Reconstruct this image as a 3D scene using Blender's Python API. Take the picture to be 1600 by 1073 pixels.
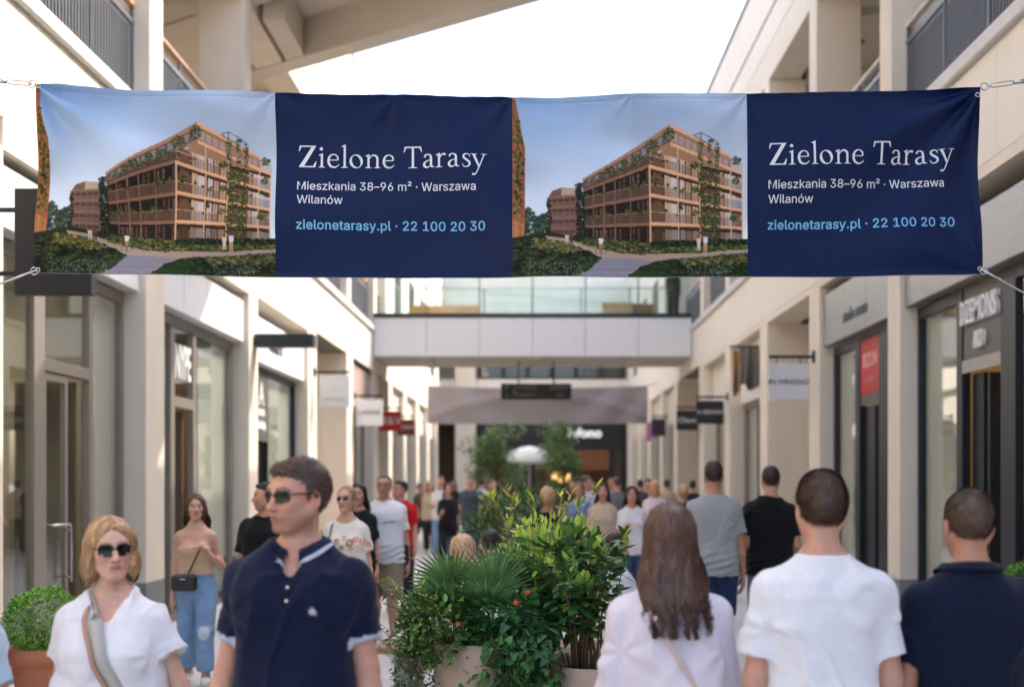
import bpy, bmesh, math, random
import numpy as np
from mathutils import Vector, Matrix
from mathutils.geometry import tessellate_polygon

for _o in list(bpy.data.objects):
    bpy.data.objects.remove(_o)
SC = bpy.context.scene
COL = SC.collection
R = math.radians

# ------------------------------------------------------------------ camera
EYE = 1.74                      # camera height above the paving
FPX, VX, VY = 2000.0, 836.0, 752.0   # focal length and vanishing point, in pixels of a 1600 px wide frame
cam_d = bpy.data.cameras.new('camera')
cam = bpy.data.objects.new('camera', cam_d)
COL.objects.link(cam)
cam.location = (0, 0, EYE)
cam.rotation_euler = (R(90), 0, 0)
cam_d.sensor_width = 36.0
cam_d.lens = 36.0 * FPX / 1600.0
cam_d.shift_x = (800.0 - VX) / 1600.0
cam_d.shift_y = (VY - 536.5) / 1600.0
cam_d.clip_start = 0.1
cam_d.clip_end = 3000
cam_d.dof.use_dof = True
cam_d.dof.focus_distance = 6.6
cam_d.dof.aperture_fstop = 1.65
SC.camera = cam

# ------------------------------------------------------------------ sky, sun, exposure
SUN = Vector((0.64, 0.30, 0.70)).normalized()          # towards the sun: over the right-hand roof, a little ahead
world = bpy.data.worlds.new('World')
SC.world = world
world.use_nodes = True
wn = world.node_tree
bg = wn.nodes['Background']
sky = wn.nodes.new('ShaderNodeTexSky')
sky.sky_type = 'NISHITA'
sky.sun_disc = False
sky.sun_elevation = math.asin(SUN.z)
sky.sun_rotation = math.atan2(SUN.x, SUN.y)
sky.air_density = 1.0
sky.dust_density = 4.5
sky.ozone_density = 1.0
wn.links.new(sky.outputs[0], bg.inputs[0])
bg.inputs[1].default_value = 0.15
sun_d = bpy.data.lights.new('sun', 'SUN')
sun_d.energy = 1.0
sun_d.angle = R(0.6)
sun_d.color = (1.0, 0.95, 0.87)
sun = bpy.data.objects.new('sun', sun_d)
COL.objects.link(sun)
sun.rotation_euler = SUN.to_track_quat('Z', 'Y').to_euler()
SC.view_settings.view_transform = 'Standard'
SC.view_settings.look = 'None'
SC.view_settings.exposure = 2.08
SC.view_settings.gamma = 1.0
SC.cycles.max_bounces = 8
SC.cycles.diffuse_bounces = 4
SC.cycles.transparent_max_bounces = 12
SC.cycles.caustics_reflective = False
SC.cycles.caustics_refractive = False
SC.cycles.sample_clamp_indirect = 6.0


def at(px, py, Y):
    """the point of the place that stands at depth Y on the line of sight of a photograph pixel"""
    return Vector(((px - VX) / FPX * Y, Y, EYE + (VY - py) / FPX * Y))


def lin(r, g, b):
    f = lambda c: (c / 255.0 / 12.92) if c <= 10 else ((c / 255.0 + 0.055) / 1.055) ** 2.4
    return (f(r), f(g), f(b))


# ------------------------------------------------------------------ materials
MATS = {}


def mat(name, col, rough=0.7, metal=0.0, noise=0.10, scale=6.0, bump=0.0, bump_scale=60.0, spec=0.35, attr=None,
        coat=0.0, emit=None, emit_s=0.0, sheen=0.0, sss=0.0, stretch=(1, 1, 1), trans=0.0):
    if name in MATS:
        return MATS[name]
    m = bpy.data.materials.new(name)
    m.use_nodes = True
    nt = m.node_tree
    b = nt.nodes['Principled BSDF']
    b.inputs['Roughness'].default_value = rough
    b.inputs['Metallic'].default_value = metal
    b.inputs['Specular IOR Level'].default_value = spec
    if coat:
        b.inputs['Coat Weight'].default_value = coat
    if sheen:
        b.inputs['Sheen Weight'].default_value = sheen
    if sss:
        b.inputs['Subsurface Weight'].default_value = sss
        b.inputs['Subsurface Radius'].default_value = (0.012, 0.005, 0.003)
        b.inputs['Subsurface Scale'].default_value = 0.5
    tc = nt.nodes.new('ShaderNodeTexCoord')
    mp = nt.nodes.new('ShaderNodeMapping')
    mp.inputs['Scale'].default_value = stretch
    nt.links.new(tc.outputs['Object'], mp.inputs[0])
    n = nt.nodes.new('ShaderNodeTexNoise')
    n.inputs['Scale'].default_value = scale
    n.inputs['Detail'].default_value = 6
    n.inputs['Roughness'].default_value = 0.6
    nt.links.new(mp.outputs[0], n.inputs['Vector'])
    mr = nt.nodes.new('ShaderNodeMapRange')
    mr.inputs['From Min'].default_value = 0.25
    mr.inputs['From Max'].default_value = 0.75
    mr.inputs['To Min'].default_value = 1 - noise
    mr.inputs['To Max'].default_value = 1 + noise
    nt.links.new(n.outputs['Fac'], mr.inputs['Value'])
    mul = nt.nodes.new('ShaderNodeVectorMath')
    mul.operation = 'SCALE'
    nt.links.new(mr.outputs[0], mul.inputs['Scale'])
    if attr:
        a = nt.nodes.new('ShaderNodeAttribute')
        a.attribute_name = attr
        nt.links.new(a.outputs['Color'], mul.inputs[0])
    else:
        mul.inputs[0].default_value = col
    nt.links.new(mul.outputs[0], b.inputs['Base Color'])
    if bump:
        n2 = nt.nodes.new('ShaderNodeTexNoise')
        n2.inputs['Scale'].default_value = bump_scale
        n2.inputs['Detail'].default_value = 4
        nt.links.new(mp.outputs[0], n2.inputs['Vector'])
        bp = nt.nodes.new('ShaderNodeBump')
        bp.inputs['Strength'].default_value = bump
        bp.inputs['Distance'].default_value = 0.01
        nt.links.new(n2.outputs['Fac'], bp.inputs['Height'])
        nt.links.new(bp.outputs[0], b.inputs['Normal'])
    if emit:
        b.inputs['Emission Color'].default_value = (*emit, 1)
        b.inputs['Emission Strength'].default_value = emit_s
    if trans:
        out = nt.nodes['Material Output']
        tr = nt.nodes.new('ShaderNodeBsdfTranslucent')
        nt.links.new(mul.outputs[0], tr.inputs[0])
        mx = nt.nodes.new('ShaderNodeMixShader')
        mx.inputs[0].default_value = trans
        nt.links.new(b.outputs[0], mx.inputs[1])
        nt.links.new(tr.outputs[0], mx.inputs[2])
        nt.links.new(mx.outputs[0], out.inputs['Surface'])
    MATS[name] = m
    return m


def glass_mat(name, tint=(0.80, 0.84, 0.82), ior=1.9, rough=0.0, base=0.0):
    m = bpy.data.materials.new(name)
    m.use_nodes = True
    nt = m.node_tree
    out = nt.nodes['Material Output']
    nt.nodes.remove(nt.nodes['Principled BSDF'])
    t = nt.nodes.new('ShaderNodeBsdfTransparent')
    t.inputs[0].default_value = (*tint, 1)
    g = nt.nodes.new('ShaderNodeBsdfGlossy')
    g.inputs['Color'].default_value = (0.93, 0.96, 0.95, 1)
    g.inputs['Roughness'].default_value = rough
    lw = nt.nodes.new('ShaderNodeLayerWeight')
    lw.inputs['Blend'].default_value = .5
    pw = nt.nodes.new('ShaderNodeMath')
    pw.operation = 'POWER'
    pw.inputs[1].default_value = 4.0
    nt.links.new(lw.outputs['Facing'], pw.inputs[0])
    ad = nt.nodes.new('ShaderNodeMath')
    ad.operation = 'MULTIPLY_ADD'
    ad.use_clamp = True
    ad.inputs[1].default_value = .9 - base
    ad.inputs[2].default_value = base
    nt.links.new(pw.outputs[0], ad.inputs[0])
    mx = nt.nodes.new('ShaderNodeMixShader')
    nt.links.new(ad.outputs[0], mx.inputs[0])
    nt.links.new(t.outputs[0], mx.inputs[1])
    nt.links.new(g.outputs[0], mx.inputs[2])
    nt.links.new(mx.outputs[0], out.inputs[0])
    MATS[name] = m
    return m


# ------------------------------------------------------------------ object helpers
def empty(name, loc=(0, 0, 0), rz=0.0):
    o = bpy.data.objects.new(name, None)
    COL.objects.link(o)
    o.location = loc
    o.rotation_euler = (0, 0, rz)
    o.empty_display_size = 0.1
    return o


def tag(o, label=None, cat=None, group=None, kind=None):
    if label:
        o['label'] = label
    if cat:
        o['category'] = cat
    if group:
        o['group'] = group
    if kind:
        o['kind'] = kind
    return o


def link(name, me, parent=None, m=None, smooth=False):
    o = bpy.data.objects.new(name, me)
    COL.objects.link(o)
    if parent is not None:
        o.parent = parent
    if m is not None and len(me.materials) == 0:
        me.materials.append(m)
    if smooth:
        me.polygons.foreach_set('use_smooth', np.ones(len(me.polygons), dtype=bool))
    return o


class MB:
    """collects shapes for one mesh"""

    def __init__(self):
        self.v = []
        self.f = []

    def add(self, vs, fs):
        k = len(self.v)
        self.v += [tuple(p) for p in vs]
        self.f += [tuple(i + k for i in f) for f in fs]
        return self

    def box(self, x0, x1, y0, y1, z0, z1):
        if x0 > x1: x0, x1 = x1, x0
        if y0 > y1: y0, y1 = y1, y0
        if z0 > z1: z0, z1 = z1, z0
        vs = [(x0, y0, z0), (x1, y0, z0), (x1, y1, z0), (x0, y1, z0), (x0, y0, z1), (x1, y0, z1), (x1, y1, z1), (x0, y1, z1)]
        fs = [(0, 3, 2, 1), (4, 5, 6, 7), (0, 1, 5, 4), (1, 2, 6, 5), (2, 3, 7, 6), (3, 0, 4, 7)]
        return self.add(vs, fs)

    def cbox(self, x0, x1, y0, y1, z0, z1, c=0.012):
        """box with chamfered edges"""
        if x0 > x1: x0, x1 = x1, x0
        if y0 > y1: y0, y1 = y1, y0
        if z0 > z1: z0, z1 = z1, z0
        c = min(c, (x1 - x0) * .3, (y1 - y0) * .3, (z1 - z0) * .3)
        bm = bmesh.new()
        bmesh.ops.create_cube(bm, size=1)
        for v in bm.verts:
            v.co = (x0 if v.co.x < 0 else x1, y0 if v.co.y < 0 else y1, z0 if v.co.z < 0 else z1)
        bmesh.ops.bevel(bm, geom=bm.edges[:], offset=c, segments=1, affect='EDGES')
        bm.verts.index_update()
        self.add([v.co[:] for v in bm.verts], [[v.index for v in f.verts] for f in bm.faces])
        bm.free()
        return self

    def prism(self, pts, z0, z1):
        n = len(pts)
        vs = [(x, y, z0) for x, y in pts] + [(x, y, z1) for x, y in pts]
        fs = [tuple(range(n - 1, -1, -1)), tuple(range(n, 2 * n))] + [(i, (i + 1) % n, n + (i + 1) % n, n + i) for i in range(n)]
        return self.add(vs, fs)

    def tube(self, pts, r, n=8, r1=None):
        pts = [Vector(p) for p in pts]
        m = len(pts)
        rings = []
        up = Vector((0.31, 0.17, 0.93))
        for i, p in enumerate(pts):
            d = (pts[min(i + 1, m - 1)] - pts[max(i - 1, 0)]).normalized()
            a = d.cross(up)
            if a.length < 1e-3:
                a = d.cross(Vector((1, 0, 0)))
            a.normalize()
            b = d.cross(a)
            rr = r if r1 is None else r + (r1 - r) * i / (m - 1)
            rings.append([p + a * (rr * math.cos(2 * math.pi * k / n)) + b * (rr * math.sin(2 * math.pi * k / n)) for k in range(n)])
        vs = [q for ring in rings for q in ring]
        fs = []
        for i in range(m - 1):
            for k in range(n):
                fs.append((i * n + k, i * n + (k + 1) % n, (i + 1) * n + (k + 1) % n, (i + 1) * n + k))
        fs.append(tuple(range(n - 1, -1, -1)))
        fs.append(tuple((m - 1) * n + k for k in range(n)))
        return self.add(vs, fs)

    def lathe(self, prof, n=32, cx=0, cy=0):
        """prof: (radius, z) pairs, closed by caps"""
        vs = []
        for r, z in prof:
            vs += [(cx + r * math.cos(2 * math.pi * k / n), cy + r * math.sin(2 * math.pi * k / n), z) for k in range(n)]
        fs = []
        for i in range(len(prof) - 1):
            for k in range(n):
                fs.append((i * n + k, i * n + (k + 1) % n, (i + 1) * n + (k + 1) % n, (i + 1) * n + k))
        fs.append(tuple(range(n - 1, -1, -1)))
        fs.append(tuple((len(prof) - 1) * n + k for k in range(n)))
        return self.add(vs, fs)

    def mesh(self, name):
        me = bpy.data.meshes.new(name)
        me.from_pydata(self.v, [], self.f)
        me.update()
        return me

    def build(self, name, m, parent=None, smooth=False):
        return link(name, self.mesh(name), parent, m, smooth)


def np_mesh(name, V, F, col=None, smooth=True):
    """mesh from numpy arrays; F is (n,3) or (n,4)"""
    me = bpy.data.meshes.new(name)
    V = np.ascontiguousarray(V, dtype=np.float32)
    F = np.ascontiguousarray(F, dtype=np.int32)
    n, k = F.shape
    me.vertices.add(len(V))
    me.vertices.foreach_set('co', V.ravel())
    me.loops.add(n * k)
    me.loops.foreach_set('vertex_index', F.ravel())
    me.polygons.add(n)
    me.polygons.foreach_set('loop_start', np.arange(n, dtype=np.int32) * k)
    if smooth:
        me.polygons.foreach_set('use_smooth', np.ones(n, dtype=bool))
    me.update(calc_edges=True)
    if col is not None:
        a = me.color_attributes.new('Col', 'FLOAT_COLOR', 'POINT')
        c = np.ones((len(V), 4), dtype=np.float32)
        c[:, :3] = col
        a.data.foreach_set('color', c.ravel())
    return me


def copy_tree(o, parent=None):
    c = o.copy()
    COL.objects.link(c)
    c.parent = parent
    for ch in list(o.children):
        copy_tree(ch, c)
    return c


def text_mesh(body, size, extrude=0.0, align='CENTER', bold=0.0, space=1.0):
    cu = bpy.data.curves.new('lettering', 'FONT')
    cu.body = body
    cu.size = size
    cu.extrude = extrude
    cu.offset = bold
    cu.space_character = space
    cu.align_x = align
    cu.align_y = 'CENTER'
    cu.resolution_u = 3
    ob = bpy.data.objects.new('lettering', cu)
    COL.objects.link(ob)
    bpy.context.view_layer.update()
    me = bpy.data.meshes.new_from_object(ob.evaluated_get(bpy.context.evaluated_depsgraph_get()))
    bpy.data.objects.remove(ob)
    bpy.data.curves.remove(cu)
    me.name = 'lettering'
    return me


def noise3(P, freq, seed):
    """smooth value noise in -1..1 at points P (n,3)"""
    rng = np.random.RandomState(seed)
    T = rng.rand(16, 16, 16) * 2 - 1
    q = P * freq + rng.rand(3) * 50
    i = np.floor(q).astype(int)
    f = q - i
    f = f * f * (3 - 2 * f)
    r = 0
    for dx in (0, 1):
        wx = f[:, 0] if dx else 1 - f[:, 0]
        for dy in (0, 1):
            wy = f[:, 1] if dy else 1 - f[:, 1]
            for dz in (0, 1):
                wz = f[:, 2] if dz else 1 - f[:, 2]
                r = r + wx * wy * wz * T[(i[:, 0] + dx) % 16, (i[:, 1] + dy) % 16, (i[:, 2] + dz) % 16]
    return r


# ------------------------------------------------------------------ surfaces of the place
rnd = random.Random(7)
M_WALL = mat('pale_render', lin(226, 214, 197), rough=.85, noise=.06, scale=2.4, stretch=(1, 1, .3), bump=.12, bump_scale=90)
M_WALL2 = mat('pale_cladding', lin(230, 220, 206), rough=.8, noise=.06, scale=2.6, stretch=(1, 1, .3), bump=.08, bump_scale=70)
M_SOFF = mat('beige_soffit', lin(212, 202, 188), rough=.9, noise=.05, scale=1.4)
M_PLINTH = mat('grey_stone_plinth', lin(128, 128, 128), rough=.6, noise=.12, scale=9, bump=.1)
M_COPING = mat('pale_stone_coping', lin(205, 202, 195), rough=.7, noise=.07, scale=8, bump=.08)
M_RAIL = mat('grey_metal_rail', lin(120, 121, 124), rough=.45, metal=.6, noise=.06, scale=14)
M_SLAT = mat('grey_metal_slat', lin(112, 114, 118), rough=.5, metal=.2, noise=.06, scale=20)
M_INFILL = mat('dark_infill_sheet', lin(36, 38, 42), rough=.5, noise=.06, scale=14)
M_WOOD = mat('orange_wood_handrail', lin(192, 152, 124), rough=.5, noise=.18, scale=10, stretch=(1, .1, 1))
M_FRAME_T = mat('taupe_window_frame', lin(148, 140, 130), rough=.42, metal=.3, noise=.05, scale=20)
M_FRAME_D = mat('charcoal_window_frame', lin(40, 45, 52), rough=.4, metal=.3, noise=.06, scale=20)
M_BLACK = mat('black_sign_paint', lin(42, 40, 40), rough=.5, noise=.08, scale=8)
M_WHITE = mat('white_panel', lin(226, 226, 226), rough=.55, noise=.025, scale=4)
M_GREYP = mat('brushed_grey_panel', lin(150, 150, 150), rough=.38, metal=.55, noise=.10, scale=5, stretch=(1, 1, 6))
M_DARKP = mat('dark_grey_panel', lin(98, 94, 90), rough=.5, metal=.2, noise=.05, scale=6)
M_ROOM = mat('shop_room_plaster', lin(182, 180, 170), rough=.9, noise=.06, scale=2)
M_ROOMW = mat('shop_warm_wood', lin(150, 126, 98), rough=.6, noise=.15, scale=4, stretch=(1, 1, .2))
M_BLIND = mat('shop_display_panel', lin(205, 203, 192), rough=.8, noise=.04, scale=2)
M_STEEL = mat('brushed_steel', lin(190, 190, 190), rough=.25, metal=1.0, noise=.05, scale=30)
M_JOINT = mat('dark_joint', lin(120, 114, 106), rough=.95, noise=.1, scale=20)
M_GLASS = glass_mat('shop_glass', (.93, .95, .93), base=.05)
M_BGLASS = glass_mat('balustrade_glass', (.90, .95, .94), base=.03)
M_LAMP = mat('lit_ceiling_panel', (.9, .85, .75), emit=(1.0, .80, .55), emit_s=6.0)
M_LAMP2 = mat('lit_downlight', (.9, .85, .75), emit=(1.0, .76, .5), emit_s=6.0)
M_GROUT = mat('paving_joint', lin(112, 108, 102), rough=.95, noise=.12, scale=12)


def paving_mat():
    m = bpy.data.materials.new('pale_stone_paving')
    m.use_nodes = True
    nt = m.node_tree
    b = nt.nodes['Principled BSDF']
    b.inputs['Roughness'].default_value = .62
    b.inputs['Specular IOR Level'].default_value = .35
    oi = nt.nodes.new('ShaderNodeObjectInfo')
    tc = nt.nodes.new('ShaderNodeNewGeometry')
    n = nt.nodes.new('ShaderNodeTexNoise')
    n.inputs['Scale'].default_value = 3.0
    n.inputs['Detail'].default_value = 8
    nt.links.new(tc.outputs['Position'], n.inputs['Vector'])
    n2 = nt.nodes.new('ShaderNodeTexNoise')
    n2.inputs['Scale'].default_value = 55
    n2.inputs['Detail'].default_value = 4
    nt.links.new(tc.outputs['Position'], n2.inputs['Vector'])
    ad = nt.nodes.new('ShaderNodeMath'); ad.operation = 'MULTIPLY_ADD'
    ad.inputs[1].default_value = .22; ad.inputs[2].default_value = .80
    nt.links.new(oi.outputs['Random'], ad.inputs[0])
    ad2 = nt.nodes.new('ShaderNodeMath'); ad2.operation = 'MULTIPLY_ADD'
    ad2.inputs[1].default_value = .30
    nt.links.new(n.outputs['Fac'], ad2.inputs[0])
    nt.links.new(ad.outputs[0], ad2.inputs[2])
    ad3 = nt.nodes.new('ShaderNodeMath'); ad3.operation = 'MULTIPLY_ADD'
    ad3.inputs[1].default_value = .16
    nt.links.new(n2.outputs['Fac'], ad3.inputs[0])
    nt.links.new(ad2.outputs[0], ad3.inputs[2])
    sc = nt.nodes.new('ShaderNodeVectorMath'); sc.operation = 'SCALE'
    sc.inputs[0].default_value = lin(186, 183, 179)
    nt.links.new(ad3.outputs[0], sc.inputs['Scale'])
    nt.links.new(sc.outputs[0], b.inputs['Base Color'])
    bp = nt.nodes.new('ShaderNodeBump')
    bp.inputs['Strength'].default_value = .15
    bp.inputs['Distance'].default_value = .01
    nt.links.new(n2.outputs['Fac'], bp.inputs['Height'])
    nt.links.new(bp.outputs[0], b.inputs['Normal'])
    return m


def paving_far_mat():
    m = mat('pale_stone_paving_far', lin(166, 163, 158), rough=.65, noise=.12, scale=1.5)
    nt = m.node_tree
    b = nt.nodes['Principled BSDF']
    br = nt.nodes.new('ShaderNodeTexBrick')
    br.inputs['Scale'].default_value = 1.0
    br.inputs['Brick Width'].default_value = 1.0
    br.inputs['Row Height'].default_value = .8
    br.inputs['Mortar Size'].default_value = .008
    br.inputs['Color1'].default_value = (*lin(190, 187, 183), 1)
    br.inputs['Color2'].default_value = (*lin(172, 169, 165), 1)
    br.inputs['Mortar'].default_value = (*lin(112, 108, 102), 1)
    g = nt.nodes.new('ShaderNodeNewGeometry')
    nt.links.new(g.outputs['Position'], br.inputs['Vector'])
    nt.links.new(br.outputs['Color'], b.inputs['Base Color'])
    return m


# ------------------------------------------------------------------ ground
g = MB().add([(-400, -200, -.06), (400, -200, -.06), (400, 800, -.06), (-400, 800, -.06)], [(0, 1, 2, 3)]).build('ground', mat('ground_concrete', lin(150, 147, 142), noise=.1))
tag(g, kind='structure')
pv = MB().add([(-4.9, -6, -.012), (4.9, -6, -.012), (4.9, 90, -.012), (-4.9, 90, -.012)], [(0, 1, 2, 3)]).build('pavement', M_GROUT)
tag(pv, kind='structure')
M_PAVE = paving_mat()
slab_me = MB().cbox(-.496, .496, -.396, .396, -.05, 0, .004).mesh('paving_slab')
slab_me.materials.append(M_PAVE)
half_me = MB().cbox(-.246, .246, -.396, .396, -.05, 0, .004).mesh('paving_slab_half')
half_me.materials.append(M_PAVE)
for j in range(30):
    y = 2.0 + j * .8
    if j % 2 == 0:
        xs = [(-4 + i, slab_me) for i in range(9)]
    else:
        xs = [(-4.25, half_me)] + [(-3.5 + i, slab_me) for i in range(8)] + [(4.25, half_me)]
    for x, me in xs:
        o = link('paving_slab', me, pv)
        o.location = (x, y, rnd.uniform(-.0015, .0015))
far_p = MB().add([(-4.7, 25.62, -.003), (4.7, 25.62, -.003), (4.7, 88, -.003), (-4.7, 88, -.003)], [(0, 1, 2, 3)]).build('paving_surface', paving_far_mat(), pv)

# ------------------------------------------------------------------ the two arcade buildings
PIL = {-1: [9.75, 14.42, 19.62, 24.72, 29.82, 34.75], 1: [10.4, 14.9, 19.1, 23.4, 27.9, 32.2]}
PLEN = {-1: [.80, .72, .62, .95, 1.0, 1.1], 1: [.5, .50, .70, .75, .75, .9]}
U0 = {-1: 4.38, 1: 4.24}
TOPS = {-1: [4.48, 4.62, 4.66, 4.72, 4.72], 1: [4.62, 4.63, 4.63, 4.63, 4.63]}
ROOF = {-1: 11.9, 1: 11.25}


def sbox(mb, s, u0, u1, y0, y1, z0, z1, c=None):
    (mb.box if c is None else mb.cbox)(s * u0, s * u1, y0, y1, z0, z1, *([] if c is None else [c]))
    return mb


slat_me = MB().box(-.006, .006, -.014, .014, 0, 1.0).mesh('baluster')
slat_me.materials.append(M_SLAT)


def railing(root, s, u, y0, y1, z0, single=True):
    """dark slatted guard with a steel rail and a wooden handrail above"""
    mb = MB()
    sbox(mb, s, u - .02, u + .02, y0, y1, z0 + .99, z0 + 1.05)
    sbox(mb, s, u - .02, u + .02, y0, y1, z0 + .02, z0 + .06)
    n = max(2, int((y1 - y0) / 1.3))
    for i in range(n + 1):
        y = y0 + .03 + (y1 - y0 - .06) * i / n
        sbox(mb, s, u - .016, u + .016, y - .016, y + .016, z0 + .0, z0 + 1.2)
    rl = mb.build('railing', M_RAIL, root)
    hb = MB()
    sbox(hb, s, u - .035, u + .045, y0, y1, z0 + 1.19, z0 + 1.25, .01)
    hb.build('handrail', M_WOOD if s < 0 else M_COPING, rl)
    sbox(MB(), s, u + .045, u + .052, y0, y1, z0 + .06, z0 + .98).build('infill_panel', M_INFILL, rl)
    k = int((y1 - y0) / .085)
    if single:
        for i in range(1, k):
            o = link('baluster', slat_me, rl)
            o.location = (s * u, y0 + (y1 - y0) * i / k, z0 + .05)
            o.scale = (1, 1, .95)
            o.rotation_euler = (0, 0, rnd.uniform(-.05, .05))
    else:
        bb = MB()
        for i in range(1, k):
            y = y0 + (y1 - y0) * i / k
            sbox(bb, s, u - .006, u + .006, y - .014, y + .014, z0 + .05, z0 + 1.0)
        tag(bb.build('balusters', M_SLAT, rl), kind='stuff')


def pane(root, s, u, y0, y1, z0, z1, m=None, name='window_pane', t=.012):
    return sbox(MB(), s, u, u + t, y0, y1, z0, z1).build(name, m or M_GLASS, root)


def room(root, s, y0, y1, depth=3.6, z1=3.9, wall=None, lamp=None, u0=None):
    """shop interior behind the glass: floor, walls, ceiling, light panels"""
    u = u0
    w = wall or M_ROOM
    mb = MB()
    sbox(mb, s, u + depth, u + depth + .08, y0 - .08, y1 + .08, -.03, z1)
    sbox(mb, s, u + .06, u + depth, y0 - .08, y0, -.03, z1)
    sbox(mb, s, u + .06, u + depth, y1, y1 + .08, -.03, z1)
    mb.build('shop_wall', w, root)
    sbox(MB(), s, u + .02, u + depth, y0, y1, z1, z1 + .06).build('shop_ceiling', M_ROOM, root)
    sbox(MB(), s, u + .02, u + depth, y0, y1, -.04, .012).build('shop_floor', M_ROOMW, root)
    if lamp:
        for i in range(2):
            for j in range(2):
                yy = y0 + (y1 - y0) * (.28 + .44 * j)
                uu = u + .9 + 1.5 * i
                sbox(MB(), s, uu, uu + .55, yy - .1, yy + .1, z1 - .035, z1 - .005).build('ceiling_light', lamp, root)


def building(s, label):
    root = empty('arcade_building', (0, 0, 0))
    tag(root, label, 'building')
    U, Ys, Ls = U0[s], PIL[s], PLEN[s]
    yend = 37.4
    # ground-floor piers on grey plinths
    for y, L in zip(Ys, Ls):
        sbox(MB(), s, U, U + .62, y, y + L, .592, TOPS[s][0] + .02 if y < 10 else 4.74, .012).build('pier', M_WALL, root)
        sbox(MB(), s, U + .002, U + .60, y + .002, y + L - .002, -.02, .588, .008).build('plinth', M_PLINTH, root)
    # spandrel band of cladding panels, joints left open in front of a backing
    sbox(MB(), s, U + .055, U + .60, -2.0, yend, 4.745, 5.765).build('band_backing', M_JOINT, root)
    y = -2.0
    while y < yend - .2:
        L = min(1.72, yend - y)
        sbox(MB(), s, U + .0, U + .05, y + .005, y + L - .005, 4.74, 5.768, .004).build('cladding_panel', M_WALL2, root)
        y += 1.72
    for i in range(5):
        if TOPS[s][i] < 4.70:
            sbox(MB(), s, U + .004, U + .58, Ys[i] + Ls[i], Ys[i + 1], TOPS[s][i], 4.738).build('lintel', M_WALL, root)
    if True:
        sbox(MB(), s, U, U + .62, -2, Ys[0] - 3.6, .0, 4.736).build('wall', M_WALL, root)
        sbox(MB(), s, U + .26, U + .5, Ys[0] - 3.6, Ys[0], 4.3, 4.736).build('lintel', M_WALL, root)
        pane(root, s, U + .27, Ys[0] - 3.6, Ys[0], .1, 4.3)
        room(root, s, Ys[0] - 3.6, Ys[0], u0=U + .3)
    # coping
    y = -2.0
    while y < yend - .1:
        L = min(2.6, yend - y)
        sbox(MB(), s, U - .07, U + .32, y + .003, y + L - .003, 5.772, 5.93, .012).build('coping', M_COPING, root)
        y += 2.6
    # gallery: floor, columns, back wall, ceiling and cross beams
    sbox(MB(), s, U + .33, U + 4.0, -2, yend, 5.5, 5.90).build('gallery_floor', M_SOFF, root)
    sbox(MB(), s, U + 3.3, U + 3.6, -2, yend, 5.91, 9.3).build('gallery_wall', M_SOFF, root)
    for yy in (3, 8.2, 12.4, 16.6, 21.4, 26.2, 31.5):
        dd = MB()
        sbox(dd, s, U + 3.26, U + 3.296, yy, yy + 1.1, 5.92, 8.2)
        dd.build('gallery_door', M_DARKP, root)
    sbox(MB(), s, U + .30, U + 4.0, -2, yend, 9.24, 9.5).build('gallery_ceiling', M_SOFF, root)
    cols = [4.9] + [a + b for a, b in zip(Ys, [.15, .15, -.35, -.1, .1, .1] if s < 0 else [.2, .35, .2, -.2, .1, .1])]
    clen = .5
    for y in cols:
        sbox(MB(), s, U, U + .68, y, y + clen, 5.934, 9.02, .01).build('column', M_WALL, root)
        sbox(MB(), s, U + .69, U + 3.28, y + .05, y + clen - .05, 8.92, 9.22).build('cross_beam', M_SOFF, root)
        for uu in (1.3, 2.4):
            MB().lathe([(.07, 9.205), (.07, 9.236)], 14, s * (U + uu), y - 1.4).build('downlight', M_DARKP, root)
    cols2 = cols + [yend]
    for i in range(len(cols)):
        railing(root, s, U + .20, cols2[i] + clen + .004, cols2[i + 1] - .004, 5.935, single=(2 <= i + 0 <= 3) or (i == 1))
    # upper wall with a shallow shadow slot
    top = ROOF[s]
    sbox(MB(), s, U + .004, U + .55, -2, yend, 9.024, 9.62).build('upper_beam', M_WALL, root)
    sbox(MB(), s, U, U + .55, -2, yend, 9.63, 10.16).build('upper_wall', M_WALL2, root)
    sbox(MB(), s, U + .10, U + .53, -2, yend, 10.161, 10.249).build('shadow_slot', M_SOFF, root)
    sbox(MB(), s, U, U + .55, -2, yend, 10.25, top).build('parapet', M_WALL2, root)
    sbox(MB(), s, U - .04, U + .62, -2, yend, top + .002, top + .07).build('parapet_cap', M_RAIL, root)
    sbox(MB(), s, U + .56, U + 9.0, -2, yend, 9.7, top - .25).build('roof', M_WALL2, root)
    sbox(MB(), s, U + 4.2, U + 9.0, -2, yend, -.05, 9.6).build('rear_wall', M_SOFF, root)
    return root


left = building(-1, 'pale arcade building along the side of the street where sunlight falls on the upper wall')
right = building(1, 'pale arcade building in shade, with the dark-framed shopfronts')


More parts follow.
